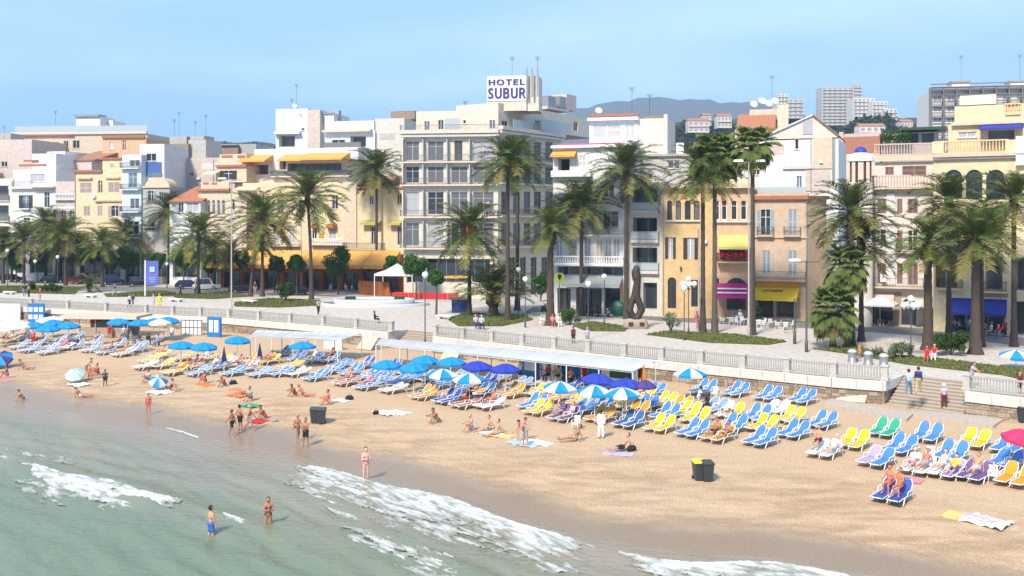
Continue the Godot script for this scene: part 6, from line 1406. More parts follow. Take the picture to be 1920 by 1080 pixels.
# ---------- materials: linear base colour,roughness,texture kind,texture metres,bump ----------
var table := {
	"white": [0.78,0.78,0.77,0.6],"plastic_white": [0.72,0.72,0.71,0.35],"metal_grey": [0.3,0.31,0.32,0.4],
	"stucco_white": [0.72,0.72,0.72,0.9,"wall",0.16],"stucco_warm": [0.70,0.63,0.56,0.9,"wall",0.16],"stucco_blue": [0.62,0.70,0.78,0.9,"wall",0.16],
	"stucco_cream": [0.66,0.54,0.41,0.9,"wall",0.16],"stucco_yellow": [0.72,0.55,0.28,0.9,"wall",0.16],"stucco_pale": [0.72,0.60,0.39,0.9,"wall",0.16],
	"stucco_ochre": [0.66,0.46,0.23,0.9,"wall",0.16],"stucco_peach": [0.66,0.44,0.28,0.9,"wall",0.16],"stucco_beige": [0.58,0.43,0.31,0.9,"wall",0.16],
	"stucco_pink": [0.60,0.50,0.46,0.9,"wall",0.16],"stucco_grey": [0.48,0.46,0.44,0.9,"wall",0.16],
	"hotel_wall": [0.70,0.63,0.52,0.9,"wall",0.16],"hotel_side": [0.70,0.63,0.52,0.9,"wall",0.16],"hotel_trim": [0.68,0.60,0.50,0.85,"wall",0.2],
	"concrete": [0.42,0.40,0.37,0.9,"wall",0.25],"concrete_pale": [0.62,0.59,0.54,0.85,"wall",0.3],"render_brown": [0.30,0.22,0.17,0.95,"wall",0.2],
	"stone": [0.50,0.38,0.275,0.95,"rock",0.7],"stone_dark": [0.38,0.28,0.20,0.95,"rock",0.7],"stone_pale": [0.60,0.48,0.36,0.95,"rock",0.7],"mortar": [0.24,0.19,0.14,1.0,"rock",0.7],"coping": [0.66,0.63,0.58,0.8,"wall",0.35],
	"trim_terracotta": [0.42,0.16,0.08,0.85,"wall",0.3],"roof_tile": [0.46,0.19,0.10,0.85,"wall",0.4],"roof_old": [0.42,0.20,0.12,0.9,"wall",0.4],"roof_brick": [0.44,0.20,0.14,0.9,"wall",0.4],
	"glass": [0.03,0.038,0.045,0.12],"glass_blue": [0.12,0.18,0.24,0.15],"dark": [0.20,0.165,0.14,0.8],"curtain": [0.36,0.36,0.40,0.5],"curtain_dark": [0.11,0.115,0.135,0.35],
	"shutter_pink": [0.56,0.44,0.42,0.7],"shutter_brown": [0.16,0.055,0.02,0.7],"shutter_grey": [0.40,0.45,0.50,0.7],"shutter_dark": [0.05,0.03,0.025,0.7],"shutter_yellow": [0.55,0.33,0.07,0.7],
	"shutter_plum": [0.25,0.16,0.15,0.7],"shutter_white": [0.7,0.7,0.7,0.6],"shutter_green": [0.015,0.05,0.035,0.6],"panel_blue": [0.05,0.11,0.32,0.6],
	"rail_black": [0.02,0.02,0.025,0.5],"rail_grey": [0.17,0.175,0.18,0.5],"rail_glass": [0.38,0.42,0.44,0.25],"balustrade_pink": [0.55,0.40,0.33,0.85],"balustrade_yellow": [0.68,0.47,0.25,0.85],
	"awning_orange": [0.80,0.36,0.06,0.9,"cloth",2.0],"awning_amber": [0.88,0.45,0.11,0.9,"cloth",2.0],"awning_rust": [0.40,0.12,0.03,0.9,"cloth",2.0],"awning_yellow": [0.88,0.60,0.025,0.85,"cloth",2.0],"awning_lemon": [0.82,0.66,0.22,0.85,"cloth",2.0],
	"awning_magenta": [0.62,0.03,0.28,0.85,"cloth",2.0],"awning_blue": [0.03,0.05,0.34,0.85,"cloth",2.0],"awning_cream": [0.75,0.64,0.46,0.9,"cloth",2.0],"awning_grey": [0.30,0.34,0.35,0.8,"cloth",2.0],"awning_olive": [0.50,0.46,0.14,0.9,"cloth",2.0],"awning_white": [0.78,0.78,0.77,0.8,"cloth",2.0],
	"red_cloth": [0.55,0.02,0.02,0.8,"cloth",2.0],"flowers": [0.55,0.01,0.03,0.8],"pink_cloth": [0.72,0.10,0.22,0.8,"cloth",2.0],
	"sling_blue": [0.06,0.215,0.58,0.6,"cloth",6.0],"sling_deep": [0.03,0.08,0.38,0.6,"cloth",6.0],"sling_navy": [0.03,0.12,0.32,0.6,"cloth",6.0],"sling_yellow": [0.74,0.48,0.006,0.6,"cloth",6.0],"sling_orange": [0.70,0.31,0.008,0.6,"cloth",6.0],
	"sling_green": [0.015,0.36,0.20,0.6,"cloth",6.0],"sling_white": [0.74,0.74,0.72,0.6,"cloth",6.0],"sling_lilac": [0.42,0.34,0.66,0.6,"cloth",6.0],"sling_cream": [0.66,0.60,0.46,0.6,"cloth",6.0],"sling_greyblue": [0.22,0.33,0.52,0.6,"cloth",6.0],"sling_tan": [0.45,0.18,0.09,0.6,"cloth",6.0],"sling_purple": [0.16,0.09,0.26,0.6,"cloth",6.0],
	"para_cyan": [0.01,0.30,0.68,0.65,"cloth",6.0],"para_royal": [0.025,0.05,0.44,0.65,"cloth",6.0],"para_purple": [0.07,0.04,0.22,0.65,"cloth",6.0],"para_white": [0.80,0.78,0.74,0.7,"cloth",6.0],"para_pink": [0.75,0.04,0.14,0.65,"cloth",6.0],"para_navy": [0.015,0.04,0.16,0.7,"cloth",6.0],"para_mint": [0.55,0.68,0.62,0.7,"cloth",6.0],"para_orange": [0.78,0.30,0.03,0.7,"cloth",6.0],
	"paving": [0.58,0.54,0.49,0.85,"ground",0.12],"paving_warm": [0.66,0.585,0.51,0.85,"ground",0.12],"asphalt": [0.22,0.21,0.20,0.95,"ground",0.12],"kerb": [0.52,0.50,0.46,0.9,"wall",0.4],"steps": [0.50,0.43,0.36,0.9,"wall",0.4],"soil": [0.12,0.085,0.055,1.0,"ground",0.2],
	"lawn": [0.17,0.19,0.05,1.0,"ground",0.5],"lawn_base": [0.10,0.11,0.03,1.0,"ground",0.5],"leaf_palm": [0.112,0.136,0.032,0.55],"leaf_palm_dark": [0.085,0.112,0.028,0.55],"leaf_palm_olive": [0.165,0.15,0.045,0.6],"leaf_fan": [0.12,0.155,0.045,0.5],"leaf_fan_dry": [0.17,0.15,0.055,0.7],
	"leaf_tree": [0.04,0.10,0.018,0.5],"leaf_bush": [0.035,0.07,0.012,0.6],"leaf_grey": [0.12,0.15,0.09,0.6],"leaf_hill": [0.035,0.05,0.028,0.9],"fruit": [0.42,0.13,0.015,0.8],
	"bark": [0.14,0.10,0.075,0.95,"bark",1.0],"bark_grey": [0.20,0.16,0.13,0.95,"bark",1.0],"bark_red": [0.17,0.07,0.04,0.95,"bark",1.0],"frond_stub": [0.16,0.09,0.04,0.9,"bark",1.0],
	"bronze": [0.075,0.052,0.04,0.55,"rock",0.8],"bin_dark": [0.035,0.045,0.05,0.45],"bin_green": [0.01,0.09,0.05,0.5],"lid_yellow": [0.75,0.62,0.02,0.45],"sign_yellow": [0.78,0.78,0.01,0.5],"sign_blue": [0.10,0.12,0.42,0.6],"ink": [0.035,0.02,0.20,0.6],"ad_blue": [0.02,0.16,0.45,0.4],"ad_pale": [0.62,0.72,0.78,0.4],"ad_red": [0.5,0.03,0.03,0.5],
	"pier_stone": [0.52,0.49,0.44,0.85,"wall",0.4],"rail_stone": [0.44,0.42,0.38,0.85,"wall",0.4],"pergola_white": [0.66,0.68,0.70,0.8,"cloth",2.0],"sling_stripe": [0.40,0.50,0.68,0.6,"cloth",6.0],"globe": [0.82,0.82,0.80,0.25],"pole_dark": [0.05,0.055,0.06,0.5],"pole_pale": [0.34,0.32,0.30,0.6],"car_black": [0.01,0.01,0.012,0.2],"car_silver": [0.42,0.43,0.45,0.25],"car_red": [0.22,0.01,0.012,0.25],"car_blue": [0.015,0.03,0.09,0.25],"car_white": [0.72,0.72,0.72,0.25],"tyre": [0.015,0.015,0.015,0.9],"rim": [0.4,0.4,0.42,0.3],"lamp_clear": [0.7,0.68,0.62,0.15],"lamp_red": [0.4,0.01,0.01,0.2],
	"skin": [0.52,0.27,0.17,0.6],"skin_tan": [0.36,0.16,0.085,0.6],"skin_pale": [0.62,0.37,0.27,0.6],"skin_red": [0.52,0.17,0.10,0.6],"skin_dark": [0.10,0.05,0.035,0.55],
	"hair_dark": [0.018,0.011,0.008,0.6],"hair_brown": [0.07,0.035,0.018,0.6],"hair_blond": [0.45,0.30,0.13,0.6],"hair_grey": [0.36,0.35,0.34,0.6],
	"wear_black": [0.012,0.012,0.014,0.8],"wear_navy": [0.015,0.03,0.12,0.8],"wear_blue": [0.04,0.14,0.45,0.8],"wear_white": [0.74,0.74,0.74,0.8],"wear_red": [0.5,0.02,0.02,0.8],"wear_pink": [0.72,0.2,0.28,0.8],"wear_orange": [0.75,0.18,0.04,0.8],"wear_khaki": [0.42,0.33,0.19,0.8],"wear_grey": [0.3,0.3,0.32,0.8],"wear_jeans": [0.10,0.18,0.30,0.8],"wear_green": [0.05,0.22,0.12,0.8],"wear_lilac": [0.45,0.38,0.55,0.8],"wear_purple": [0.14,0.07,0.22,0.8],"wear_maroon": [0.13,0.02,0.025,0.8],"wear_yellow": [0.75,0.55,0.06,0.8],"wear_skyblue": [0.35,0.5,0.68,0.8],
	"tower_grey": [0.44,0.44,0.43,0.9],"tower_tan": [0.60,0.57,0.53,0.9],"tower_dark": [0.27,0.28,0.30,0.7],"hill": [0.09,0.10,0.085,1.0,"ground",0.004],"hill_near": [0.05,0.06,0.035,1.0,"ground",0.01],"foam": [0.86,0.87,0.87,0.7],"cable": [0.03,0.03,0.03,0.6],"wood": [0.35,0.2,0.09,0.7],"scaffold": [0.17,0.17,0.18,0.6],"dish": [0.7,0.7,0.7,0.4],"basin": [0.60,0.62,0.66,0.5,"wall",0.4],
}

func noise_tex(kind: String,freq: float,lo: float,octaves: int,seed_at: int,hi := 1.0) -> NoiseTexture2D:
	var n := FastNoiseLite.new()
	n.seed = seed_at
	n.noise_type = FastNoiseLite.TYPE_SIMPLEX_SMOOTH
	n.frequency = freq
	n.fractal_octaves = octaves
	n.fractal_gain = 0.62
	var t := NoiseTexture2D.new()
	t.width = 512
	t.height = 512
	t.seamless = true
	t.noise = n
	var g := Gradient.new()
	g.set_color(0,Color(lo,lo,lo))
	g.set_color(1,Color(hi,hi,hi))
	t.color_ramp = g
	return t

func T(kind: String) -> Texture2D:
	if not texs.has(kind):
		match kind:
			"wall": texs[kind] = noise_tex(kind,0.012,0.85,6,11)
			"rock": texs[kind] = noise_tex(kind,0.03,0.55,5,12)
			"ground": texs[kind] = noise_tex(kind,0.02,0.78,7,13)
			"cloth": texs[kind] = noise_tex(kind,0.02,0.86,5,14)
			"bark": texs[kind] = noise_tex(kind,0.05,0.45,4,15)
			"sand": texs[kind] = noise_tex(kind,0.03,0.80,7,16)
			"bump":
				var b := noise_tex(kind,0.03,0.0,6,17)
				b.as_normal_map = true
				b.bump_strength = 5.0
				b.color_ramp = null
				texs[kind] = b
			"ripple":
				var b := noise_tex(kind,0.014,0.0,4,18)
				b.as_normal_map = true
				b.bump_strength = 6.0
				b.color_ramp = null
				texs[kind] = b
	return texs[kind]

func M(key: String) -> StandardMaterial3D:
	if mats.has(key): return mats[key]
	var a: Array = table[key]
	var m := StandardMaterial3D.new()
	m.resource_name = key
	m.albedo_color = Color(a[0],a[1],a[2]).linear_to_srgb()
	m.roughness = a[3]
	if a.size() > 4:
		m.albedo_texture = T(a[4])
		m.uv1_triplanar = true
		m.uv1_world_triplanar = a[4] != "cloth"
		m.uv1_scale = Vector3.ONE * float(a[5])
	if key.begins_with("leaf"): m.metallic_specular = 0.2
	if key.begins_with("leaf") or key.begins_with("awning") or key.begins_with("para"):
		m.backlight_enabled = true
		var s := 0.5 if key.begins_with("leaf") else 0.35
		m.backlight = Color(a[0] * s,a[1] * s,a[2] * s).linear_to_srgb()
	if key in ["rail_grey","rim","metal_grey"]: m.metallic = 0.5
	mats[key] = m
	return m

# ---------- shapes ----------
func S() -> SurfaceTool:
	var st := SurfaceTool.new()
	st.begin(Mesh.PRIMITIVE_TRIANGLES)
	st.set_smooth_group(-1)
	return st

func fin(st: SurfaceTool) -> ArrayMesh:
	st.generate_normals()
	return st.commit()

func quad(st: SurfaceTool,a: Vector3,b: Vector3,c: Vector3,d: Vector3):
	for p in [a,b,c,a,c,d]: st.add_vertex(p)

func tri(st: SurfaceTool,a: Vector3,b: Vector3,c: Vector3):
	st.add_vertex(a); st.add_vertex(b); st.add_vertex(c)

# box from its middle c and size s,turned by b
func bx(st: SurfaceTool,c: Vector3,s: Vector3,b := Basis.IDENTITY):
	var h := s * 0.5
	var p := []
	for i in 8: p.append(c + b * Vector3(h.x if i & 1 else -h.x,h.y if i & 2 else -h.y,h.z if i & 4 else -h.z))
	quad(st,p[4],p[6],p[7],p[5])
	quad(st,p[1],p[3],p[2],p[0])
	quad(st,p[5],p[7],p[3],p[1])
	quad(st,p[0],p[2],p[6],p[4])
	quad(st,p[6],p[2],p[3],p[7])
	quad(st,p[0],p[4],p[5],p[1])

# box with its upper edges chamfered
func cbx(st: SurfaceTool,c: Vector3,s: Vector3,e: float,b := Basis.IDENTITY):
	var h := s * 0.5
	var r := []
	for l in [[h.x,-h.y,h.z],[h.x,h.y - e,h.z],[h.x - e,h.y,h.z - e]]:
		r.append([c + b * Vector3(-l[0],l[1],l[2]),c + b * Vector3(l[0],l[1],l[2]),c + b * Vector3(l[0],l[1],-l[2]),c + b * Vector3(-l[0],l[1],-l[2])])
	for k in 2:
		for i in 4:
			var j := (i + 1) % 4
			quad(st,r[k][i],r[k + 1][i],r[k + 1][j],r[k][j])
	quad(st,r[2][0],r[2][3],r[2][2],r[2][1])
	quad(st,r[0][0],r[0][1],r[0][2],r[0][3])

func tube(st: SurfaceTool,pts: Array,rad: Array,sides := 8,caps := true):
	var rings := []
	var n := pts.size()
	st.set_smooth_group(1)
	var side := Vector3.RIGHT
	for i in n:
		var d: Vector3 = (pts[mini(i + 1,n - 1)] - pts[maxi(i - 1,0)]).normalized()
		if absf(d.dot(side)) > 0.9: side = Vector3.FORWARD if absf(d.z) < 0.9 else Vector3.UP
		var u := (side - d * d.dot(side)).normalized()
		side = u
		var v := d.cross(u)
		var ring := []
		for k in sides:
			var a := TAU * k / sides
			ring.append(pts[i] + (u * cos(a) + v * sin(a)) * rad[i])
		rings.append(ring)
	for i in n - 1:
		for k in sides:
			var j := (k + 1) % sides
			quad(st,rings[i][k],rings[i][j],rings[i + 1][j],rings[i + 1][k])
	st.set_smooth_group(-1)
	if caps:
		for k in range(1,sides - 1):
			tri(st,rings[0][0],rings[0][k + 1],rings[0][k])
			tri(st,rings[n - 1][0],rings[n - 1][k],rings[n - 1][k + 1])

func rod(st: SurfaceTool,a: Vector3,b: Vector3,r: float,sides := 6):
	tube(st,[a,b],[r,r],sides)

# turned shape: profile of (radius,height) from the bottom up
func lathe(st: SurfaceTool,prof: Array,sides := 16,c := Vector3.ZERO,sx := 1.0,sz := 1.0):
	st.set_smooth_group(2)
	for i in prof.size() - 1:
		var p: Vector2 = prof[i]
		var q: Vector2 = prof[i + 1]
		for k in sides:
			var a := TAU * k / sides
			var b := TAU * (k + 1) / sides
			var u := Vector3(cos(a) * sx,0,sin(a) * sz)
			var v := Vector3(cos(b) * sx,0,sin(b) * sz)
			quad(st,c + u * p.x + Vector3.UP * p.y,c + u * q.x + Vector3.UP * q.y,c + v * q.x + Vector3.UP * q.y,c + v * p.x + Vector3.UP * p.y)
	st.set_smooth_group(-1)

# a flat shape (x,z),counter-clockwise or not,pulled from y0 up to y1
func slab(st: SurfaceTool,poly: PackedVector2Array,y0: float,y1: float):
	var q := poly
	if Geometry2D.is_polygon_clockwise(q): q.reverse()
	var ids := Geometry2D.triangulate_polygon(q)
	for i in range(0,ids.size(),3):
		var a := q[ids[i]]
		var b := q[ids[i + 1]]
		var c := q[ids[i + 2]]
		if (b - a).cross(c - a) < 0:
			var t := b
			b = c
			c = t
		tri(st,Vector3(a.x,y1,a.y),Vector3(b.x,y1,b.y),Vector3(c.x,y1,c.y))
	for i in q.size():
		var a := q[i]
		var b := q[(i + 1) % q.size()]
		quad(st,Vector3(a.x,y0,a.y),Vector3(a.x,y1,a.y),Vector3(b.x,y1,b.y),Vector3(b.x,y0,b.y))

func box_mesh(s: Vector3) -> ArrayMesh:
	var key := "box%s" % s
	if not texs.has(key):
		var st := S()
		bx(st,Vector3.ZERO,s)
		texs[key] = fin(st)
	return texs[key]

func box_part(called: String,c: Vector3,s: Vector3,m: String,parent: Node) -> MeshInstance3D:
	var o := put(called,box_mesh(s),m,parent)
	o.position = c
	return o

# ---------- buildings ----------
# opening: [x,y,w,h,kind,fill]; the front lies at z = 0 and looks to +z
func wall(t: Node3D,x0: float,y0: float,w: float,h: float,d: float,back: float,m: String,ops: Array,called := "wall"):
	var st := S()
	var xs := [0.0,w]
	var ys := [0.0,h]
	for o in ops:
		xs.append_array([clampf(o[0] - x0,0,w),clampf(o[0] + o[2] - x0,0,w)])
		ys.append_array([clampf(o[1] - y0,0,h),clampf(o[1] + o[3] - y0,0,h)])
	xs.sort()
	ys.sort()
	var org := Vector3(x0,y0,-back)
	for i in xs.size() - 1:
		if xs[i + 1] - xs[i] < 0.001: continue
		for j in ys.size() - 1:
			if ys[j + 1] - ys[j] < 0.001: continue
			var cx: float = (xs[i] + xs[i + 1]) * 0.5 + x0
			var cy: float = (ys[j] + ys[j + 1]) * 0.5 + y0
			var open := false
			for o in ops:
				if cx > o[0] and cx < o[0] + o[2] and cy > o[1] and cy < o[1] + o[3]: open = true
			if open: continue
			quad(st,org + Vector3(xs[i],ys[j],0),org + Vector3(xs[i],ys[j + 1],0),org + Vector3(xs[i + 1],ys[j + 1],0),org + Vector3(xs[i + 1],ys[j],0))
	quad(st,org + Vector3(0,0,-d),org + Vector3(0,h,-d),org + Vector3(0,h,0),org + Vector3(0,0,0))
	quad(st,org + Vector3(w,0,0),org + Vector3(w,h,0),org + Vector3(w,h,-d),org + Vector3(w,0,-d))
	quad(st,org + Vector3(w,0,-d),org + Vector3(w,h,-d),org + Vector3(0,h,-d),org + Vector3(0,0,-d))
	quad(st,org + Vector3(0,h,0),org + Vector3(0,h,-d),org + Vector3(w,h,-d),org + Vector3(w,h,0))
	for o in ops:
		var deep: float = {"loggia": 1.6,"shop": 0.7}.get(o[4],0.22)
		var a := Vector3(o[0],o[1],-back)
		var p := [a,a + Vector3(0,o[3],0),a + Vector3(o[2],o[3],0),a + Vector3(o[2],0,0)]
		var z := Vector3(0,0,-deep)
		for k in 4: quad(st,p[k],p[k] + z,p[(k + 1) % 4] + z,p[(k + 1) % 4])
		if o[4] == "arch":
			var r: float = o[2] * 0.5
			var c := a + Vector3(r,o[3] - r,0)
			for s in [-1,1]:
				var corner: Vector3 = c + Vector3(s * r,r,0)
				for k in 6:
					var q := [PI / 2 * k / 6,PI / 2 * (k + 1) / 6]
					var u: Vector3 = c + Vector3(s * r * cos(q[0]),r * sin(q[0]),0)
					var v: Vector3 = c + Vector3(s * r * cos(q[1]),r * sin(q[1]),0)
					tri(st,corner,v,u)
					quad(st,u,u + z,v + z,v)
	put(called,fin(st),m,t)
	for o in ops: infill(t,o,back)

func infill(t: Node3D,o: Array,back: float):
	var w: float = o[2]
	var h: float = o[3]
	var c := Vector3(o[0] + w * 0.5,o[1] + h * 0.5,-back)
	var fill: String = o[5]
	match o[4]:
		"loggia","shop":
			var deep := 1.6 if o[4] == "loggia" else 0.7
			var st := S()
			for s in [[-1,0],[1,0],[0,-1],[0,1]]: bx(st,Vector3(s[0] * (w * 0.5 - 0.05),s[1] * (h * 0.5 - 0.05),0),Vector3(0.1 if s[0] else w - 0.2,0.1 if s[1] else h,0.08))
			var n := maxi(1,int(w / 1.3))
			for k in range(1,n): bx(st,Vector3(-w * 0.5 + w * k / n,0,0),Vector3(0.07,h - 0.2,0.06))
			var f := put("window" if o[4] == "loggia" else "shopfront",fin(st),"metal_grey",t)
			f.position = c + Vector3(0,0,-deep + 0.06)
			box_part("pane",Vector3(0,0,-0.045),Vector3(w,h,0.03),fill,f)
		"arch","win","door":
			var st := S()
			var e := 0.07
			for s in [[-1,0],[1,0],[0,-1],[0,1]]: bx(st,Vector3(s[0] * (w * 0.5 - e * 0.5),s[1] * (h * 0.5 - e * 0.5),0),Vector3(e if s[0] else w - 2 * e,e if s[1] else h,0.06))
			if w > 0.7: bx(st,Vector3(0,0,0),Vector3(e,h - 2 * e,0.05))
			if h > 1.9: bx(st,Vector3(0,h * 0.22,0.005),Vector3(w - 2 * e,0.05,0.045))
			var f := put("window" if o[4] != "door" else "door",fin(st),o[6] if o.size() > 6 else "white",t)
			f.position = c + Vector3(0,0,-0.13)
			box_part("pane",Vector3(0,0,-0.05),Vector3(w,h,0.03),fill,f)
			if o[4] == "win": box_part("sill",c + Vector3(0,-h * 0.5 - 0.04,0.03),Vector3(w + 0.2,0.08,0.2),"coping",t)
		"shut":
			for s in [-1,1]:
				var f := put("shutter",shutter_mesh(w * 0.5 - 0.02,h),fill,t)
				f.position = c + Vector3(s * w * 0.25,0,-0.08)
		"open":
			var f := box_part("window",c + Vector3(0,0,-0.19),Vector3(w,h,0.03),o[6] if o.size() > 6 else "glass",t)
			var st := S()
			bx(st,Vector3(0,0,0.04),Vector3(0.07,h,0.05))
			bx(st,Vector3(0,h * 0.2,0.045),Vector3(w,0.05,0.05))
			put("frame",fin(st),"white",f)
			for s in [-1,1]:
				var f2 := put("shutter",shutter_mesh(w * 0.48,h),fill,t)
				f2.position = c + Vector3(s * w * 0.75,0,0.05)

func shutter_mesh(w: float,h: float) -> ArrayMesh:
	var key := "shut%.2f_%.2f" % [w,h]
	if not texs.has(key):
		var st := S()
		for s in [[-1,0],[1,0],[0,-1],[0,1],[0,0]]: bx(st,Vector3(s[0] * (w * 0.5 - 0.04),s[1] * (h * 0.5 - 0.04),0),Vector3(0.08 if s[0] else w - 0.16,0.08 if not s[0] else h,0.05))
		var n := int(h / 0.16)
		for k in n: bx(st,Vector3(0,-h * 0.5 + (k + 0.5) * h / n,-0.005),Vector3(w - 0.14,h / n * 0.8,0.015),Basis(Vector3.RIGHT,0.35))
		texs[key] = fin(st)
	return texs[key]

# balcony: slab with a railing; style bars,glass,balusters,none
func balcony(t: Node3D,x: float,y: float,w: float,out: float,m: String,rail: String,style: String,back := 0.0,high := 1.0,thick := 0.18):
	var st := S()
	bx(st,Vector3(w * 0.5,-thick * 0.5,out * 0.5),Vector3(w,thick,out))
	var b := put("balcony",fin(st),m,t)
	b.position = Vector3(x,y,-back)
	if style == "none": return
	st = S()
	var line := [Vector3(0.04,0,0.0),Vector3(0.04,0,out - 0.06),Vector3(w - 0.04,0,out - 0.06),Vector3(w - 0.04,0,0.0)]
	for k in 3:
		var p: Vector3 = line[k]
		var q: Vector3 = line[k + 1]
		var l := p.distance_to(q)
		if l < 0.1: continue
		var bas := Basis(Vector3.UP,0.0 if k == 1 else PI / 2)
		var mid := (p + q) * 0.5
		var big := style == "balusters"
		bx(st,mid + Vector3.UP * (high - 0.03),Vector3(l + 0.04,0.14 if big else 0.06,0.2 if big else 0.06),bas)
		bx(st,mid + Vector3.UP * 0.07,Vector3(l,0.14 if big else 0.04,0.16 if big else 0.04),bas)
		if style == "glass": bx(st,mid + Vector3.UP * high * 0.5,Vector3(l - 0.03,high - 0.2,0.02),bas)
		elif style == "solid": bx(st,mid + Vector3.UP * high * 0.5,Vector3(l - 0.03,high - 0.1,0.1),bas)
		else:
			var n := maxi(2,int(l / (0.3 if big else 0.16)))
			for i in n:
				var at := p.lerp(q,(i + 0.5) / n)
				if big: tube(st,[at + Vector3.UP * 0.14,at + Vector3.UP * high * 0.35,at + Vector3.UP * high * 0.7,at + Vector3.UP * (high - 0.09)],[0.05,0.1,0.05,0.07],6,false)
				else: bx(st,at + Vector3.UP * high * 0.5,Vector3(0.03,high - 0.1,0.03))
	tag(put("railing",fin(st),rail,b),"","","","stuff" if style == "bars" or style == "balusters" else "")

# sloping awning: y is its top at the wall,out its reach,drop its fall
func awning(t: Node3D,x: float,y: float,w: float,out: float,drop: float,m: String,back := 0.0,val := 0.25,sides := true,label := "") -> MeshInstance3D:
	var st := S()
	var n := maxi(1,int(w / 1.2))
	for i in n:
		var a := x + w * i / n
		var b := x + w * (i + 1) / n
		for j in 3:
			var f := [j / 3.0,(j + 1) / 3.0]
			var sag := [sin(f[0] * PI) * 0.05,sin(f[1] * PI) * 0.05]
			quad(st,Vector3(a,y - drop * f[1] - sag[1],out * f[1]),Vector3(a,y - drop * f[0] - sag[0],out * f[0]),Vector3(b,y - drop * f[0] - sag[0],out * f[0]),Vector3(b,y - drop * f[1] - sag[1],out * f[1]))
		var c := (a + b) * 0.5
		quad(st,Vector3(a,y - drop - val,out + 0.02),Vector3(a,y - drop,out),Vector3(c,y - drop,out),Vector3(c,y - drop - val * 1.12,out + 0.04))
		quad(st,Vector3(c,y - drop - val * 1.12,out + 0.04),Vector3(c,y - drop,out),Vector3(b,y - drop,out),Vector3(b,y - drop - val,out + 0.02))
	if sides:
		for s in [x + 0.01,x + w - 0.01]: tri(st,Vector3(s,y,0),Vector3(s,y - drop,out),Vector3(s,y - drop,0.02))
	rod(st,Vector3(x,y - drop,out),Vector3(x + w,y - drop,out),0.03,5)
	rod(st,Vector3(x,y,0.02),Vector3(x + w,y,0.02),0.05,5)
	var o := put("awning",fin(st),m,t)
	o.position.z = -back
	if label: o.set_meta("label",label)
	return o

func trim(t: Node3D,called: String,x: float,y: float,w: float,h: float,out: float,m: String,back := 0.0,deep := 0.12):
	box_part(called,Vector3(x + w * 0.5,y + h * 0.5,(out - deep) * 0.5 - back),Vector3(w,h,out + deep),m,t)

# pitched roof with tile ribs; ridge along x at the middle (kind "gable") or a single slope rising to the back ("shed")
func pitched(t: Node3D,x: float,y: float,w: float,d: float,rise: float,m: String,kind: String,back := 0.0,over := 0.3):
	var st := S()
	var run := d * 0.5 if kind == "gable" else d
	var n := int((w + 2 * over) / 0.45)
	for s in ([1,-1] if kind == "gable" else [1]):
		var front := Vector3(0,0,over) if s == 1 else Vector3(0,0,-d - over)
		var ridge := Vector3(0,rise,-run)
		front.y = -rise / run * over
		for i in n:
			var a := -over + (w + 2 * over) * i / n
			var b := -over + (w + 2 * over) * (i + 1) / n
			var c := (a + b) * 0.5
			var lift := Vector3.UP * 0.09
			for e in [[a,c,Vector3.ZERO,lift],[c,b,lift,Vector3.ZERO]]:
				quad(st,front + Vector3(e[0],0,0) + e[2],ridge + Vector3(e[0],0,0) + e[2],ridge + Vector3(e[1],0,0) + e[3],front + Vector3(e[1],0,0) + e[3])
		bx(st,front + Vector3(w * 0.5,-0.06,-0.1 * s),Vector3(w + 2 * over,0.1,0.2))
	if kind == "gable": rod(st,Vector3(-over,rise + 0.05,-run),Vector3(w + over,rise + 0.05,-run),0.12,6)
	for s in [0.0,w]:
		if kind == "gable": tri(st,Vector3(s,0,0),Vector3(s,rise,-run),Vector3(s,0,-d))
		else: tri(st,Vector3(s,0,0),Vector3(s,rise,-d),Vector3(s,0,-d))
	if kind == "shed": quad(st,Vector3(w,0,-d),Vector3(w,rise,-d),Vector3(0,rise,-d),Vector3(0,0,-d))
	var o := put("roof",fin(st),m,t)
	o.position = Vector3(x,y,-back)

func antenna(t: Node3D,at: Vector3,h: float):
	var st := S()
	rod(st,Vector3.ZERO,Vector3(0,h,0),0.025,5)
	for k in 5: rod(st,Vector3(-0.5 + 0.06 * k,h - 0.12 * k - 0.05,0),Vector3(0.5 - 0.06 * k,h - 0.12 * k - 0.05,0),0.015,4)
	rod(st,Vector3(0,h - 0.7,-0.3),Vector3(0,h - 0.2,0.4),0.015,4)
	put("antenna",fin(st),"cable",t).position = at

func dish(t: Node3D,at: Vector3,r: float,turn := 0.4):
	var st := S()
	var prof := []
	for k in 6: prof.append(Vector2(r * k / 5.0,r * 0.3 * (k / 5.0) ** 2))
	lathe(st,prof,14)
	rod(st,Vector3.ZERO,Vector3(0,r * 0.8,0),0.02,4)
	var o := put("satellite_dish",fin(st),"dish",t)
	o.position = at
	o.rotation = Vector3(1.0,turn,0)
	st = S()
	rod(st,Vector3(at.x,at.y - 1.0,at.z),at,0.04,5)
	put("mast",fin(st),"metal_grey",t)
# ---------- vegetation ----------
func R(a: float,b: float) -> float: return rng.randf_range(a,b)

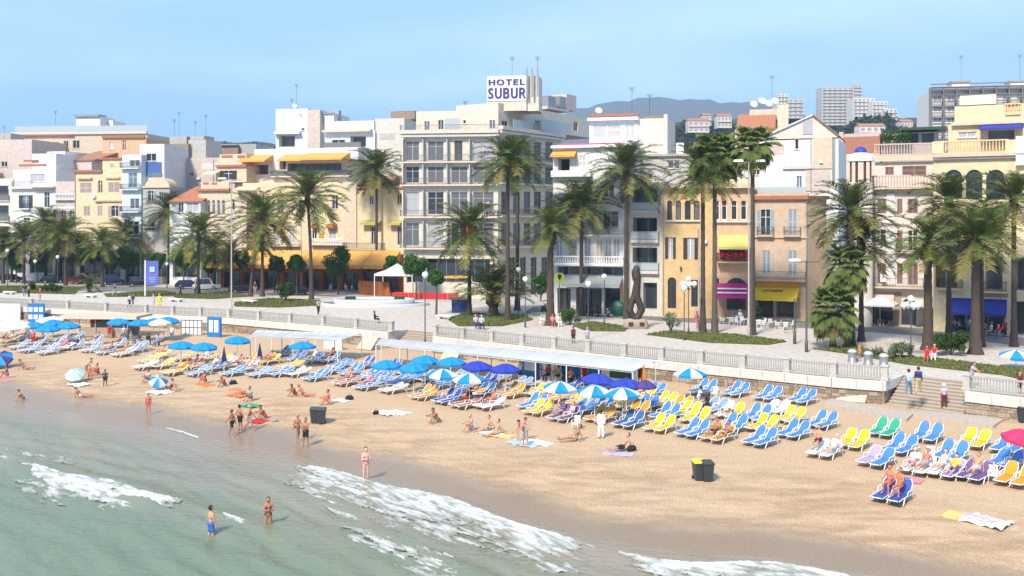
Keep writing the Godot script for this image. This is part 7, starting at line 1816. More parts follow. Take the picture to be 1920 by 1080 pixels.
# one pinnate leaf of length 1 that leaves the trunk at elevation e and bends under its weight
func frond_mesh(e: float,bend: float,seed_at: int) -> ArrayMesh:
	var key := "frond%.2f_%d" % [e,seed_at]
	if texs.has(key): return texs[key]
	var r := RandomNumberGenerator.new()
	r.seed = seed_at + 77
	var st := S()
	var p := Vector3.ZERO
	var pts := [p]
	var dirs := []
	var n := 12
	for i in n:
		var a := e - bend * pow((i + 0.5) / n,1.4)
		var d := Vector3(0,sin(a),cos(a))
		dirs.append(d)
		p += d / n
		pts.append(p)
	dirs.append(dirs[n - 1])
	for i in n:
		var w0 := 0.012 * (1.0 - i / float(n)) + 0.003
		var w1 := 0.012 * (1.0 - (i + 1) / float(n)) + 0.003
		quad(st,pts[i] - Vector3(w0,0,0),pts[i + 1] - Vector3(w1,0,0),pts[i + 1] + Vector3(w1,0,0),pts[i] + Vector3(w0,0,0))
	var m := 30
	for k in m:
		var f := 0.12 + 0.87 * (k + 0.5) / m
		var i := mini(int(f * n),n - 1)
		var at: Vector3 = pts[i].lerp(pts[i + 1],f * n - i)
		var d: Vector3 = dirs[i]
		var up := Vector3(0,d.z,-d.y)
		var l := 0.165 * (0.35 + 1.1 * sin(pow(f,0.8) * PI * 0.86)) * r.randf_range(0.8,1.15)
		for s in [-1.0,1.0]:
			var out: Vector3 = (Vector3.RIGHT * s * 0.75 + d * r.randf_range(0.45,0.8) + up * r.randf_range(0.0,0.4)).normalized()
			var tip := at + out * l + Vector3.DOWN * l * 0.12
			var mid := at + out * l * 0.5
			var wv := d * 0.0095
			quad(st,at - wv,mid - wv * 1.2,mid + wv * 1.2,at + wv)
			tri(st,mid - wv * 1.2,tip,mid + wv * 1.2)
	texs[key] = fin(st)
	return texs[key]

func fan_mesh(e: float,bend: float,seed_at: int) -> ArrayMesh:
	var key := "fan%.2f_%d" % [e,seed_at]
	if texs.has(key): return texs[key]
	var r := RandomNumberGenerator.new()
	r.seed = seed_at + 177
	var st := S()
	var d := Vector3(0,sin(e),cos(e))
	var c := d * 0.5 + Vector3.DOWN * 0.04
	tube(st,[Vector3.ZERO,d * 0.25,c],[0.014,0.011,0.008],4,false)
	var a2 := e - bend
	var f := Vector3(0,sin(a2),cos(a2))
	var n := 22
	for k in n:
		var a := lerpf(-2.1,2.1,(k + 0.5) / n)
		var w := 4.2 / n * 0.5
		var l := 0.48 * (1.0 - 0.13 * absf(a)) * r.randf_range(0.88,1.08)
		var o := f * cos(a) + Vector3.RIGHT * sin(a)
		var o1 := f * cos(a - w) + Vector3.RIGHT * sin(a - w)
		var o2 := f * cos(a + w) + Vector3.RIGHT * sin(a + w)
		var fold := Vector3(0,f.z,-f.y) * 0.02
		var m1: Vector3 = c + o1 * l * 0.6 - Vector3.UP * 0.04
		var m2: Vector3 = c + o2 * l * 0.6 - Vector3.UP * 0.04
		var mm: Vector3 = c + o * l * 0.62 + fold
		tri(st,c,m1,mm)
		tri(st,c,mm,m2)
		var tip: Vector3 = c + o * l * 0.85 + Vector3.DOWN * l * r.randf_range(0.08,0.3)
		tri(st,m1,tip,mm)
		tri(st,mm,tip,m2)
	texs[key] = fin(st)
	return texs[key]

# palm: trunk height h,crown radius r,n leaves; kind date or fan
func palm(called: String,label: String,x: float,z: float,h: float,r: float,n: int,kind := "date",leaf := "leaf_palm",thick := 0.3,lean := Vector2.ZERO,fruit := false,stub := 1.0,low := -0.7,y0 := 3.0,span := 0.0):
	var t := thing(called,label,"palm tree",Vector3(x,y0,z),0.0,"palm trees along the promenade")
	var st := S()
	var pts := []
	var rad := []
	var m := maxi(8,int(h / 0.55))
	for i in m + 1:
		var f := i / float(m)
		pts.append(Vector3(lean.x * f * f,h * f,lean.y * f * f))
		var q := thick * (1.0 - 0.25 * f) + thick * 0.7 * pow(1.0 - f,10)
		rad.append(q * (1.07 if i % 2 == 0 else 0.95))
	tube(st,pts,rad,10,false)
	put("trunk",fin(st),"bark" if kind == "date" else "bark_grey",t)
	var top: Vector3 = pts[m]
	if stub > 0.0:
		st = S()
		tube(st,[top - Vector3.UP * 1.3 * stub,top - Vector3.UP * 0.7 * stub,top,top + Vector3.UP * 0.5],[thick * 0.8,thick * 1.3 * stub,thick * 1.25,thick * 0.4],10)
		for i in 40:
			var a := i * 2.4
			var y := -1.25 * stub + 1.3 * stub * i / 40.0
			var o := Vector3(cos(a),0,sin(a))
			var b := top + Vector3.UP * y + o * thick * 0.85
			rod(st,b,b + o * thick * 0.75 + Vector3.UP * 0.32,0.06,4)
		put("leaf_base",fin(st),"frond_stub",t).set_meta("kind","stuff")
	for i in n:
		var f := (i + 0.5) / n
		var q := int(f * 9)
		var e := lerpf(1.45,low,(q + 0.5) / 9.0)
		var o := MeshInstance3D.new()
		if kind == "date": o.mesh = frond_mesh(e,1.25 if e > 0.4 else 0.8,q * 2 + i % 2)
		else: o.mesh = fan_mesh(e,0.35 if e > 0.2 else 0.75,q * 2 + i % 2)
		var lf := leaf
		if kind == "date" and i % 5 == 2: lf = "leaf_palm_olive"
		if kind == "fan" and f > 0.86: lf = "leaf_fan_dry"
		o.material_override = M(lf)
		o.name = "frond"
		t.add_child(o,true)
		o.position = top + Vector3.UP * (0.35 - 0.5 * f - span * f)
		o.rotation.y = i * 2.39996 + R(-0.3,0.3)
		o.scale = Vector3.ONE * r * (1.34 if kind == "date" else 1.15) * R(0.86,1.08) * (0.82 if f < 0.12 else 1.0)
	if fruit:
		st = S()
		for i in 60:
			var a := R(0,TAU)
			var o := Vector3(cos(a),0,sin(a)) * R(0.3,1.3)
			tube(st,[top + o * 0.2 + Vector3.UP * 0.2,top + o * 0.7 + Vector3.UP * R(0.4,1.0),top + o * 1.05 + Vector3.UP * R(-0.5,0.2)],[0.03,0.025,0.05],4,false)
		put("fruit_cluster",fin(st),"fruit",t)
	return t

# leaves spread through lumps: [middle,radius]
func leaves(lumps: Array,n: int,size: float,seed_at: int) -> ArrayMesh:
	var r := RandomNumberGenerator.new()
	r.seed = seed_at
	var st := S()
	var vol := 0.0
	for l in lumps: vol += pow(l[1],2.0)
	for l in lumps:
		var k := int(n * pow(l[1],2.0) / vol)
		for i in k:
			var d := Vector3(r.randfn(),r.randfn(),r.randfn()).normalized()
			var p: Vector3 = l[0] + d * l[1] * pow(r.randf(),0.3) * r.randf_range(0.8,1.12)
			var u := Vector3(r.randfn(),r.randfn(),r.randfn()).normalized()
			var v := u.cross(d).normalized()
			var s := size * r.randf_range(0.6,1.4)
			quad(st,p - u * s,p - v * s * 0.45,p + u * s,p + v * s * 0.45)
	return fin(st)

func round_tree(label: String,x: float,z: float,h: float,r: float,seed_at: int,y0 := 3.0):
	var t := thing("street_tree",label,"tree",Vector3(x,y0,z),0.0,"clipped street trees by the cafes")
	var rr := RandomNumberGenerator.new()
	rr.seed = seed_at
	var st := S()
	var fork := h - r * 1.7
	tube(st,[Vector3.ZERO,Vector3(0.05,fork * 0.5,0),Vector3(0,fork,0.04)],[0.15,0.12,0.11],8)
	for k in 5:
		var a := k * 1.26
		tube(st,[Vector3(0,fork - 0.1,0),Vector3(cos(a) * r * 0.35,fork + r * 0.5,sin(a) * r * 0.35),Vector3(cos(a) * r * 0.6,fork + r * 1.1,sin(a) * r * 0.6)],[0.07,0.05,0.02],5)
	put("trunk",fin(st),"bark_grey",t)
	var lumps := []
	for k in 16:
		var d := Vector3(rr.randfn(),rr.randfn() * 1.0,rr.randfn()).normalized()
		lumps.append([Vector3(0,h - r * 0.95,0) + d * r * 0.62,r * rr.randf_range(0.38,0.55)])
	put("crown",leaves(lumps,6500,0.17,seed_at),"leaf_tree",t)

func bush(called: String,label: String,cat: String,x: float,z: float,w: float,h: float,m: String,seed_at: int,n := 2200,y0 := 3.0,size := 0.1):
	var t := thing(called,label,cat,Vector3(x,y0,z))
	var rr := RandomNumberGenerator.new()
	rr.seed = seed_at
	var st := S()
	for k in 6:
		var a := k * 1.05
		tube(st,[Vector3.ZERO,Vector3(cos(a) * w * 0.15,h * 0.4,sin(a) * w * 0.15),Vector3(cos(a) * w * 0.3,h * 0.8,sin(a) * w * 0.3)],[0.04,0.03,0.01],4)
	put("stem",fin(st),"bark",t)
	var lumps := []
	for k in 14: lumps.append([Vector3(rr.randf_range(-0.36,0.36) * w,h * rr.randf_range(0.28,0.74),rr.randf_range(-0.36,0.36) * w),minf(w,h) * rr.randf_range(0.16,0.26)])
	put("foliage",leaves(lumps,n,size,seed_at),m,t)
	return t

# rosette of sword leaves (agave,yucca,young palm)
func rosette(called: String,label: String,x: float,z: float,r: float,n: int,m: String,stem := 0.0,y0 := 3.0):
	var t := thing(called,label,"plant",Vector3(x,y0,z))
	if stem > 0.0:
		var st := S()
		tube(st,[Vector3.ZERO,Vector3(0.03,stem * 0.5,0),Vector3(0,stem,0)],[0.2,0.15,0.13],8)
		put("stem",fin(st),"bark",t)
	for i in n:
		var e := lerpf(1.4,-0.1,(i + 0.5) / n)
		var st := S()
		var w := 0.035 * r
		var d := Vector3(0,sin(e),cos(e))
		var d2 := Vector3(0,sin(e - 0.5),cos(e - 0.5))
		var a := d * r * 0.55
		var b := a + d2 * r * 0.45
		quad(st,Vector3(-w,0,0),a - Vector3(w * 1.3,0,0),a + Vector3(w * 1.3,0,0),Vector3(w,0,0))
		tri(st,a - Vector3(w * 1.3,0,0),b,a + Vector3(w * 1.3,0,0))
		var o := put("leaf",fin(st),m,t)
		o.position.y = stem
		o.rotation.y = i * 2.4

func lawn(label: String,poly: PackedVector2Array,seed_at: int):
	var st := S()
	slab(st,poly,2.95,3.09)
	struct("lawn",fin(st),"lawn_base")
	var rr := RandomNumberGenerator.new()
	rr.seed = seed_at
	var box := Rect2(poly[0],Vector2.ZERO)
	for p in poly: box = box.expand(p)
	st = S()
	var n := int(box.get_area() * 26)
	for i in n:
		var p := Vector2(rr.randf_range(box.position.x,box.end.x),rr.randf_range(box.position.y,box.end.y))
		if not Geometry2D.is_point_in_polygon(p,poly): continue
		for k in 2:
			var a := rr.randf() * TAU
			var u := Vector3(cos(a),0,sin(a)) * 0.1
			var at := Vector3(p.x + rr.randf_range(-0.1,0.1),3.09,p.y + rr.randf_range(-0.1,0.1))
			tri(st,at - u,at + Vector3(rr.randf_range(-0.08,0.08),rr.randf_range(0.07,0.16),rr.randf_range(-0.08,0.08)),at + u)
	tag(put("grass",fin(st),"lawn"),label,"grass","","stuff")

# ---------- people ----------
var nets := {}
const TOP := 0.53

func dirp(a: float,side := 0.0) -> Vector3: return Vector3(sin(side),-cos(a) * cos(side),sin(a) * cos(side))

# angles: lean of the trunk,head nod,arms [pitch,spread,elbow,inward],legs [pitch,spread,knee]; tip turns the whole figure
var poses := {
	"stand": [0.0,0.0,[0.05,0.14,0.15,0.0],[-0.05,0.14,0.2,0.0],[0.04,0.07,0.05],[-0.03,0.09,0.04],0.0],
	"fold": [0.0,0.15,[0.35,0.2,1.6,0.75],[0.3,0.2,1.5,0.75],[0.05,0.08,0.05],[-0.05,0.08,0.08],0.0],
	"hips": [-0.03,0.0,[-0.35,0.5,0.9,0.5],[-0.35,0.5,0.9,0.5],[0.02,0.1,0.02],[0.1,0.1,0.15],0.0],
	"walk": [0.06,0.05,[-0.4,0.12,0.25,0.0],[0.4,0.12,0.35,0.0],[0.42,0.05,0.15],[-0.32,0.05,0.3],0.0],
	"reach": [0.25,0.2,[1.1,0.15,0.4,0.1],[0.5,0.15,0.6,0.2],[0.2,0.08,0.15],[-0.1,0.08,0.1],0.0],
	"bend": [0.75,0.3,[0.7,0.15,0.2,0.1],[0.9,0.15,0.3,0.1],[0.1,0.1,0.1],[0.0,0.1,0.1],0.0],
	"sit": [0.15,0.1,[0.95,0.2,0.55,0.3],[0.95,0.2,0.55,0.3],[2.2,0.1,1.75],[2.15,0.12,1.7],0.0],
	"legs": [-0.3,0.1,[-0.75,0.2,-0.1,0.0],[-0.75,0.2,-0.1,0.0],[1.52,0.08,0.1],[1.75,0.1,0.55],0.0],
	"hug": [0.5,0.35,[1.1,0.2,0.5,0.5],[1.1,0.2,0.5,0.5],[2.35,0.12,1.95],[2.3,0.12,1.9],0.0],
	"chair": [-0.1,0.1,[0.5,0.15,0.9,0.2],[0.5,0.15,0.9,0.2],[1.5,0.1,1.5],[1.5,0.12,1.4],0.0],
	"recline": [-0.72,0.25,[0.35,0.2,0.9,0.4],[-0.2,0.25,0.4,0.1],[1.5,0.07,0.08],[1.62,0.1,0.3],0.0],
	"read": [-0.6,0.5,[0.6,0.2,1.3,0.3],[0.6,0.2,1.3,0.3],[1.95,0.1,1.1],[1.55,0.1,0.1],0.0],
	"back": [0.0,0.1,[0.1,0.25,0.3,0.2],[-0.1,0.9,0.2,0.0],[0.05,0.1,0.05],[0.6,0.12,1.1],-1.5],
	"front": [0.3,-0.4,[1.7,0.3,1.3,0.5],[1.6,0.35,1.4,0.5],[0.02,0.08,0.05],[0.0,0.1,0.05],1.5],
	"prop": [-0.75,0.2,[-0.5,0.25,0.9,0.1],[-0.5,0.25,0.9,0.1],[1.5,0.08,0.05],[1.58,0.1,0.15],0.0],
}

# joints of a pose as bones [from,to,radius,radius,name]
func bones(pose: String) -> Array:
	var a: Array = poses[pose]
	var up := Vector3(0,cos(a[0]),sin(a[0]))
	var fw := Vector3(0,-sin(a[0]),cos(a[0]))
	var x := Vector3.RIGHT
	var b := []
	var neck := up * TOP
	var hu := Vector3(0,cos(a[0] * 0.6 + a[1]),sin(a[0] * 0.6 + a[1]))
	var hf := Vector3(0,-hu.z,hu.y)
	var head := neck + hu * 0.185
	b.append([head + hu * 0.03 - hf * 0.012,head + hu * 0.01 + hf * 0.012,0.092,0.088,"head"])
	b.append([head - hu * 0.055 + hf * 0.025,head - hu * 0.02 + hf * 0.03,0.062,0.075,"head"])
	b.append([head - hu * 0.02 + hf * 0.1,head + hu * 0.01 + hf * 0.095,0.02,0.012,"head"])
	for s in [-1,1]: b.append([head + x * s * 0.088,head + x * s * 0.092 - hu * 0.02,0.022,0.016,"head"])
	b.append([neck - up * 0.05,head - hu * 0.06,0.06,0.052,"neck"])
	b.append([up * 0.46 - x * 0.13,up * 0.46 + x * 0.13,0.068,0.068,"sho"])
	b.append([up * 0.34 - x * 0.075,up * 0.34 + x * 0.075,0.108,0.108,"chest"])
	b.append([up * 0.38,up * 0.14,0.11,0.1,"torso"])
	b.append([up * 0.15 - x * 0.045,up * 0.15 + x * 0.045,0.09,0.09,"waist"])
	b.append([up * 0.0 - x * 0.075 - fw * 0.02,up * 0.0 + x * 0.075 - fw * 0.02,0.105,0.105,"pel"])
	b.append([up * 0.15,Vector3.ZERO,0.1,0.11,"waist"])
	for k in 2:
		var s := -1.0 if k == 0 else 1.0
		var arm: Array = a[2 + k]
		var leg: Array = a[4 + k]
		var sh := up * 0.455 + x * s * 0.175
		var el := sh + dirp(arm[0],s * arm[1]) * 0.28
		var fd := (dirp(arm[0] + arm[2],s * (arm[1] - arm[3] * 1.3))).normalized()
		var wr := el + fd * 0.25
		b.append([sh,el,0.05,0.039,"ua"])
		b.append([el,wr,0.039,0.027,"fa"])
		b.append([wr,wr + fd * 0.08,0.03,0.033,"hand"])
		b.append([wr + fd * 0.08,wr + fd * 0.17,0.0,0.0,"fingers"])
		var hip := x * s * 0.085 - up * 0.06
		var kn := hip + dirp(leg[0],s * leg[1]) * 0.43
		var an := kn + dirp(leg[0] - leg[2],s * leg[1] * 0.6) * 0.41
		var toe := an + dirp(leg[0] - leg[2] + 1.45,s * 0.15) * 0.17
		b.append([hip,kn,0.086,0.056,"th"])
		b.append([kn,an,0.056,0.036,"sh"])
		b.append([an + (an - kn).normalized() * 0.03,toe + (an - kn).normalized() * 0.03,0.038,0.028,"ft"])
	var turn := Basis(Vector3.RIGHT,a[6])
	var low := INF
	for q in b:
		q[0] = turn * q[0]
		q[1] = turn * q[1]
		low = minf(low,minf(q[0].y - q[2],q[1].y - q[3]))
	for q in b:
		q[0].y -= low
		q[1].y -= low
	return b

# smooth union of tapered capsules,meshed as surface nets
func skin_mesh(bs: Array,cell: float,grow: float) -> SurfaceTool:
	var lo := Vector3.INF
	var hi := -Vector3.INF
	for q in bs:
		for e in [[q[0],q[2]],[q[1],q[3]]]:
			lo = lo.min(e[0] - Vector3.ONE * (e[1] + grow + 3 * cell))
			hi = hi.max(e[0] + Vector3.ONE * (e[1] + grow + 3 * cell))
	var nx := int((hi.x - lo.x) / cell) + 2
	var ny := int((hi.y - lo.y) / cell) + 2
	var nz := int((hi.z - lo.z) / cell) + 2
	var f := PackedFloat32Array()
	f.resize(nx * ny * nz)
	for q in bs:
		var a: Vector3 = q[0]
		var ba: Vector3 = q[1] - a
		var ll := maxf(ba.length_squared(),1e-6)
		var r0: float = q[2] + grow
		var dr: float = q[3] - q[2]
		var mr := maxf(q[2],q[3]) + grow + cell * 2.2
		var u := (a.min(q[1]) - Vector3.ONE * mr - lo) / cell
		var v := (a.max(q[1]) + Vector3.ONE * mr - lo) / cell
		for k in range(maxi(0,int(u.z)),mini(nz,int(v.z) + 2)):
			for j in range(maxi(0,int(u.y)),mini(ny,int(v.y) + 2)):
				var at := (k * ny + j) * nx
				for i in range(maxi(0,int(u.x)),mini(nx,int(v.x) + 2)):
					var p := lo + Vector3(i,j,k) * cell - a
					var t := clampf(p.dot(ba) / ll,0.0,1.0)
					f[at + i] += exp(-85.0 * (p.distance_to(ba * t) - r0 - dr * t))
	for i in f.size(): f[i] = -log(maxf(f[i],1e-4)) / 85.0
	var ids := {}
	var pos := []
	var step := [1,nx,nx * ny]
	for k in nz - 1:
		for j in ny - 1:
			for i in nx - 1:
				var at := (k * ny + j) * nx + i
				var inside := 0
				for c in 8:
					if f[at + (c & 1) + ((c >> 1) & 1) * nx + (c >> 2) * nx * ny] < 0.0: inside += 1
				if inside == 0 or inside == 8: continue
				var sum := Vector3.ZERO
				var cnt := 0
				for c in 8:
					for ax in 3:
						if c & (1 << ax): continue
						var i0: int = at + (c & 1) + ((c >> 1) & 1) * nx + (c >> 2) * nx * ny
						var f0 := f[i0]
						var f1 := f[i0 + step[ax]]
						if (f0 < 0.0) == (f1 < 0.0): continue
						var p := Vector3(c & 1,(c >> 1) & 1,c >> 2)
						p[ax] += f0 / (f0 - f1)
						sum += p
						cnt += 1
				ids[at] = pos.size()
				pos.append(lo + (Vector3(i,j,k) + sum / cnt) * cell)
	var st := S()
	st.set_smooth_group(0)
	for at in ids:
		for ax in 3:
			var s0: int = step[(ax + 1) % 3]
			var s1: int = step[(ax + 2) % 3]
			if (f[at] < 0.0) == (f[at + step[ax]] < 0.0): continue
			if not (ids.has(at - s0) and ids.has(at - s1) and ids.has(at - s0 - s1)): continue
			var p: Vector3 = pos[ids[at]]
			var q: Vector3 = pos[ids[at - s0]]
			var r: Vector3 = pos[ids[at - s0 - s1]]
			var s: Vector3 = pos[ids[at - s1]]
			if f[at] < 0.0: quad(st,p,s,r,q)
			else: quad(st,p,q,r,s)
	return st

func fingers(st: SurfaceTool,b: Array):
	for q in b:
		if q[4] != "fingers": continue
		var d: Vector3 = (q[1] - q[0]).normalized()
		var u := d.cross(Vector3.FORWARD if absf(d.z) < 0.8 else Vector3.UP).normalized()
		var v := d.cross(u)
		var ls := [0.07,0.082,0.078,0.06]
		for k in 4:
			var p: Vector3 = q[0] + v * (k - 1.5) * 0.019 - d * 0.01
			tube(st,[p,p + d * ls[k] * 0.55 + u * 0.006,p + d * ls[k] + u * 0.024],[0.0095,0.0085,0.0065],5)
		var p2: Vector3 = q[0] - v * 0.03 - d * 0.05
		tube(st,[p2,p2 - v * 0.025 + d * 0.03,p2 - v * 0.03 + d * 0.06],[0.012,0.01,0.007],5)

var wear_bones := {
	"brief": [["pel",1.0]],"shorts": [["pel",1.0],["th",0.62]],"trousers": [["pel",1.0],["th",1.0],["sh",0.92]],"bikini_top": [["chest",1.0]],
	"shirt": [["sho",1.0],["chest",1.0],["torso",1.0],["waist",0.8],["ua",0.6]],"long_shirt": [["sho",1.0],["chest",1.0],["torso",1.0],["waist",0.9],["ua",1.0],["fa",0.9]],
	"swimsuit": [["chest",1.0],["torso",1.0],["waist",1.0],["pel",1.0]],"dress": [["sho",1.0],["chest",1.0],["torso",1.0],["waist",1.0],["pel",1.0],["th",0.75]],
}
var wear_grow := {"brief": 0.01,"shorts": 0.024,"trousers": 0.022,"bikini_top": 0.006,"shirt": 0.02,"long_shirt": 0.018,"swimsuit": 0.008,"dress": 0.024}

func figure(pose: String,what: String) -> ArrayMesh:
	var key := pose + what
	if nets.has(key): return nets[key]
	var b := bones(pose)
	var st: SurfaceTool
	if what == "body":
		st = skin_mesh(b.filter(func(q): return q[4] != "fingers"),0.022,0.0)
		fingers(st,b)
	elif what.begins_with("hair") or what == "hat" or what == "eyes":
		var q: Array = b[0]
		var d: Vector3 = (q[1] - q[0])
		var up: Vector3 = (q[0] - (b[1][0] as Vector3)).normalized()
		var fw := (b[2][0] as Vector3) - (q[0] as Vector3)
		fw = (fw - up * fw.dot(up)).normalized()
		var c: Vector3 = q[0]
		if what == "eyes":
			st = S()
			for s in [-1,1]: bx(st,c + fw * 0.092 - up * 0.028 + Vector3.RIGHT * s * 0.034,Vector3(0.026,0.012,0.012))
			bx(st,c + fw * 0.096 - up * 0.1,Vector3(0.05,0.008,0.01))
		else:
			var h := [[c + up * 0.028 - fw * 0.02,c + up * 0.02 - fw * 0.03,0.098,0.097,""],[c - fw * 0.04,c - up * 0.05 - fw * 0.045,0.085,0.07,""]]
			if what == "hair_long": h.append([c - up * 0.03 - fw * 0.06,c - up * 0.22 - fw * 0.085,0.07,0.05,""])
			if what == "hair_bun": h.append([c + up * 0.04 - fw * 0.13,c + up * 0.05 - fw * 0.14,0.05,0.045,""])
			st = skin_mesh(h,0.02,0.006 if what == "hat" else 0.0)
			if what == "hat":
				var bs := Basis(Vector3.RIGHT,up,Vector3.RIGHT.cross(up))
				var rim := []
				for k in 14: rim.append(c + up * 0.05 + bs * Vector3(cos(TAU * k / 14) * 0.145,-0.02,sin(TAU * k / 14) * 0.145 + 0.02))
				for k in 14: tri(st,c + up * 0.06,rim[k],rim[(k + 1) % 14])
	else:
		var sel := []
		for w in wear_bones[what]:
			for q in b:
				if q[4] == w[0]: sel.append([q[0],(q[0] as Vector3).lerp(q[1],w[1]),q[2],lerpf(q[2],q[3],w[1]),""])
		st = skin_mesh(sel,0.024,wear_grow[what])
	nets[key] = fin(st)
	return nets[key]

func person(label: String,at: Vector3,turn: float,pose: String,skin: String,hair: String,wear: Array,tall := 1.0,group := ""):
	var t := thing("person",label,"person",at,turn,group)
	put("body",figure(pose,"body"),skin,t)
	put("eyes",figure(pose,"eyes"),"hair_dark",t)
	var hs := hair.split(":")
	put("hat" if hs[0] == "hat" else "hair",figure(pose,hs[0]),hs[1],t)
	for w in wear:
		var ws: PackedStringArray = w.split(":")
		put(ws[0],figure(pose,ws[0]),ws[1] if table.has(ws[1]) and not table.has("wear_" + ws[1]) else "wear_" + ws[1],t)
	for c in t.get_children(): c.scale = Vector3(lerpf(1.0,tall,0.7),tall,lerpf(1.0,tall,0.7))
	return t

# ---------- beach and street furniture ----------
var proto := {}

func rail_curve(st: SurfaceTool,pts: Array,r: float): 
	var rs := []
	for p in pts: rs.append(r)
	tube(st,pts,rs,6)

# sun lounger,foot towards +z,head towards -z; up is the angle of the backrest
func lounger(label: String,at: Vector3,turn: float,m: String,up := 0.85,group := "sun loungers on the sand"):
	var key := "%s%.2f" % [m,up]
	if proto.has(key):
		return dup(proto[key],at,turn,label,group)
	var t := thing("sun_lounger",label,"sun lounger",at,turn,group)
	proto[key] = t
	t.scale = Vector3.ONE * 1.08
	var bk := Vector3(0,sin(up),-cos(up))
	var hinge := Vector3(0,0.34,-0.2)
	var st := S()
	for s in [-1,1]:
		rail_curve(st,[Vector3(s * 0.31,0.3,-0.75),Vector3(s * 0.31,0.33,-0.2),Vector3(s * 0.31,0.33,0.6),Vector3(s * 0.3,0.28,1.12)],0.024)
		rail_curve(st,[hinge + Vector3(s * 0.3,0,0),hinge + bk * 0.55 + Vector3(s * 0.3,0,0),hinge + bk * 0.74 + Vector3(s * 0.22,0,0)],0.024)
		rail_curve(st,[Vector3(s * 0.31,0.3,-0.72),hinge + bk * 0.5 + Vector3(s * 0.3,0,0)],0.02)
		rail_curve(st,[hinge + bk * 0.3 + Vector3(s * 0.33,0,0),Vector3(s * 0.34,0.52,0.1),Vector3(s * 0.32,0.34,0.2)],0.024)
	for q in [Vector3(0,0.28,1.12),Vector3(0,0.3,-0.75),hinge + bk * 0.78]: rail_curve(st,[q - Vector3(0.24,0,0),q + Vector3(0.24,0,0)],0.028)
	put("frame",fin(st),"plastic_white",t)
	for q in [[-1,-0.62],[1,-0.62],[-1,0.62],[1,0.62]]:
		var s2 := S()
		tube(s2,[Vector3(q[0] * 0.31,0.32,q[1] * 0.75),Vector3(q[0] * 0.33,0.0,q[1] * 1.12)],[0.036,0.026],6)
		put("leg",fin(s2),"plastic_white",t)
	st = S()
	for k in 6:
		var z0 := -0.2 + 1.28 * k / 6.0
		var z1 := -0.2 + 1.28 * (k + 1) / 6.0
		var y0 := 0.345 - 0.05 * sin(PI * k / 6.0) - 0.04 * maxf(0.0,k - 3) / 2.0
		var y1 := 0.345 - 0.05 * sin(PI * (k + 1) / 6.0) - 0.04 * maxf(0.0,k - 2) / 2.0
		for o in [0.0,-0.025]:
			quad(st,Vector3(-0.295,y1 + o,z1),Vector3(-0.295,y0 + o,z0),Vector3(0.295,y0 + o,z0),Vector3(0.295,y1 + o,z1))
		for s in [-0.295,0.295]: quad(st,Vector3(s,y0 - 0.025,z0),Vector3(s,y0,z0),Vector3(s,y1,z1),Vector3(s,y1 - 0.025,z1))
	put("seat",fin(st),m,t)
	st = S()
	var nrm := Vector3(0,cos(up),sin(up)) * 0.012
	var row := []
	for k in 9:
		var f := k / 8.0
		var w := 0.3 if f < 0.62 else 0.3 * sqrt(maxf(0.12,1.0 - pow((f - 0.62) / 0.4,2.0)))
		row.append([hinge + bk * (0.02 + 0.82 * f) - nrm * 4.0 * sin(PI * f) + nrm * (1.0 + 3.0 * maxf(0,f - 0.6)),w])
	for k in 8:
		for o in [nrm,-nrm]:
			quad(st,row[k][0] + o - Vector3(row[k][1],0,0),row[k + 1][0] + o - Vector3(row[k + 1][1],0,0),row[k + 1][0] + o + Vector3(row[k + 1][1],0,0),row[k][0] + o + Vector3(row[k][1],0,0))
		for s in [-1.0,1.0]: quad(st,row[k][0] - nrm + Vector3(s * row[k][1],0,0),row[k][0] + nrm + Vector3(s * row[k][1],0,0),row[k + 1][0] + nrm + Vector3(s * row[k + 1][1],0,0),row[k + 1][0] - nrm + Vector3(s * row[k + 1][1],0,0))
	put("backrest",fin(st),m,t)
	if m == "sling_stripe":
		st = S()
		for s in [-0.14,0.06]:
			for k in range(0,7): quad(st,row[k][0] + nrm * 1.6 + Vector3(s,0,0),row[k + 1][0] + nrm * 1.6 + Vector3(s,0,0),row[k + 1][0] + nrm * 1.6 + Vector3(s + 0.12,0,0),row[k][0] + nrm * 1.6 + Vector3(s + 0.12,0,0))
		put("stripe",fin(st),"sling_deep",t)
	return t

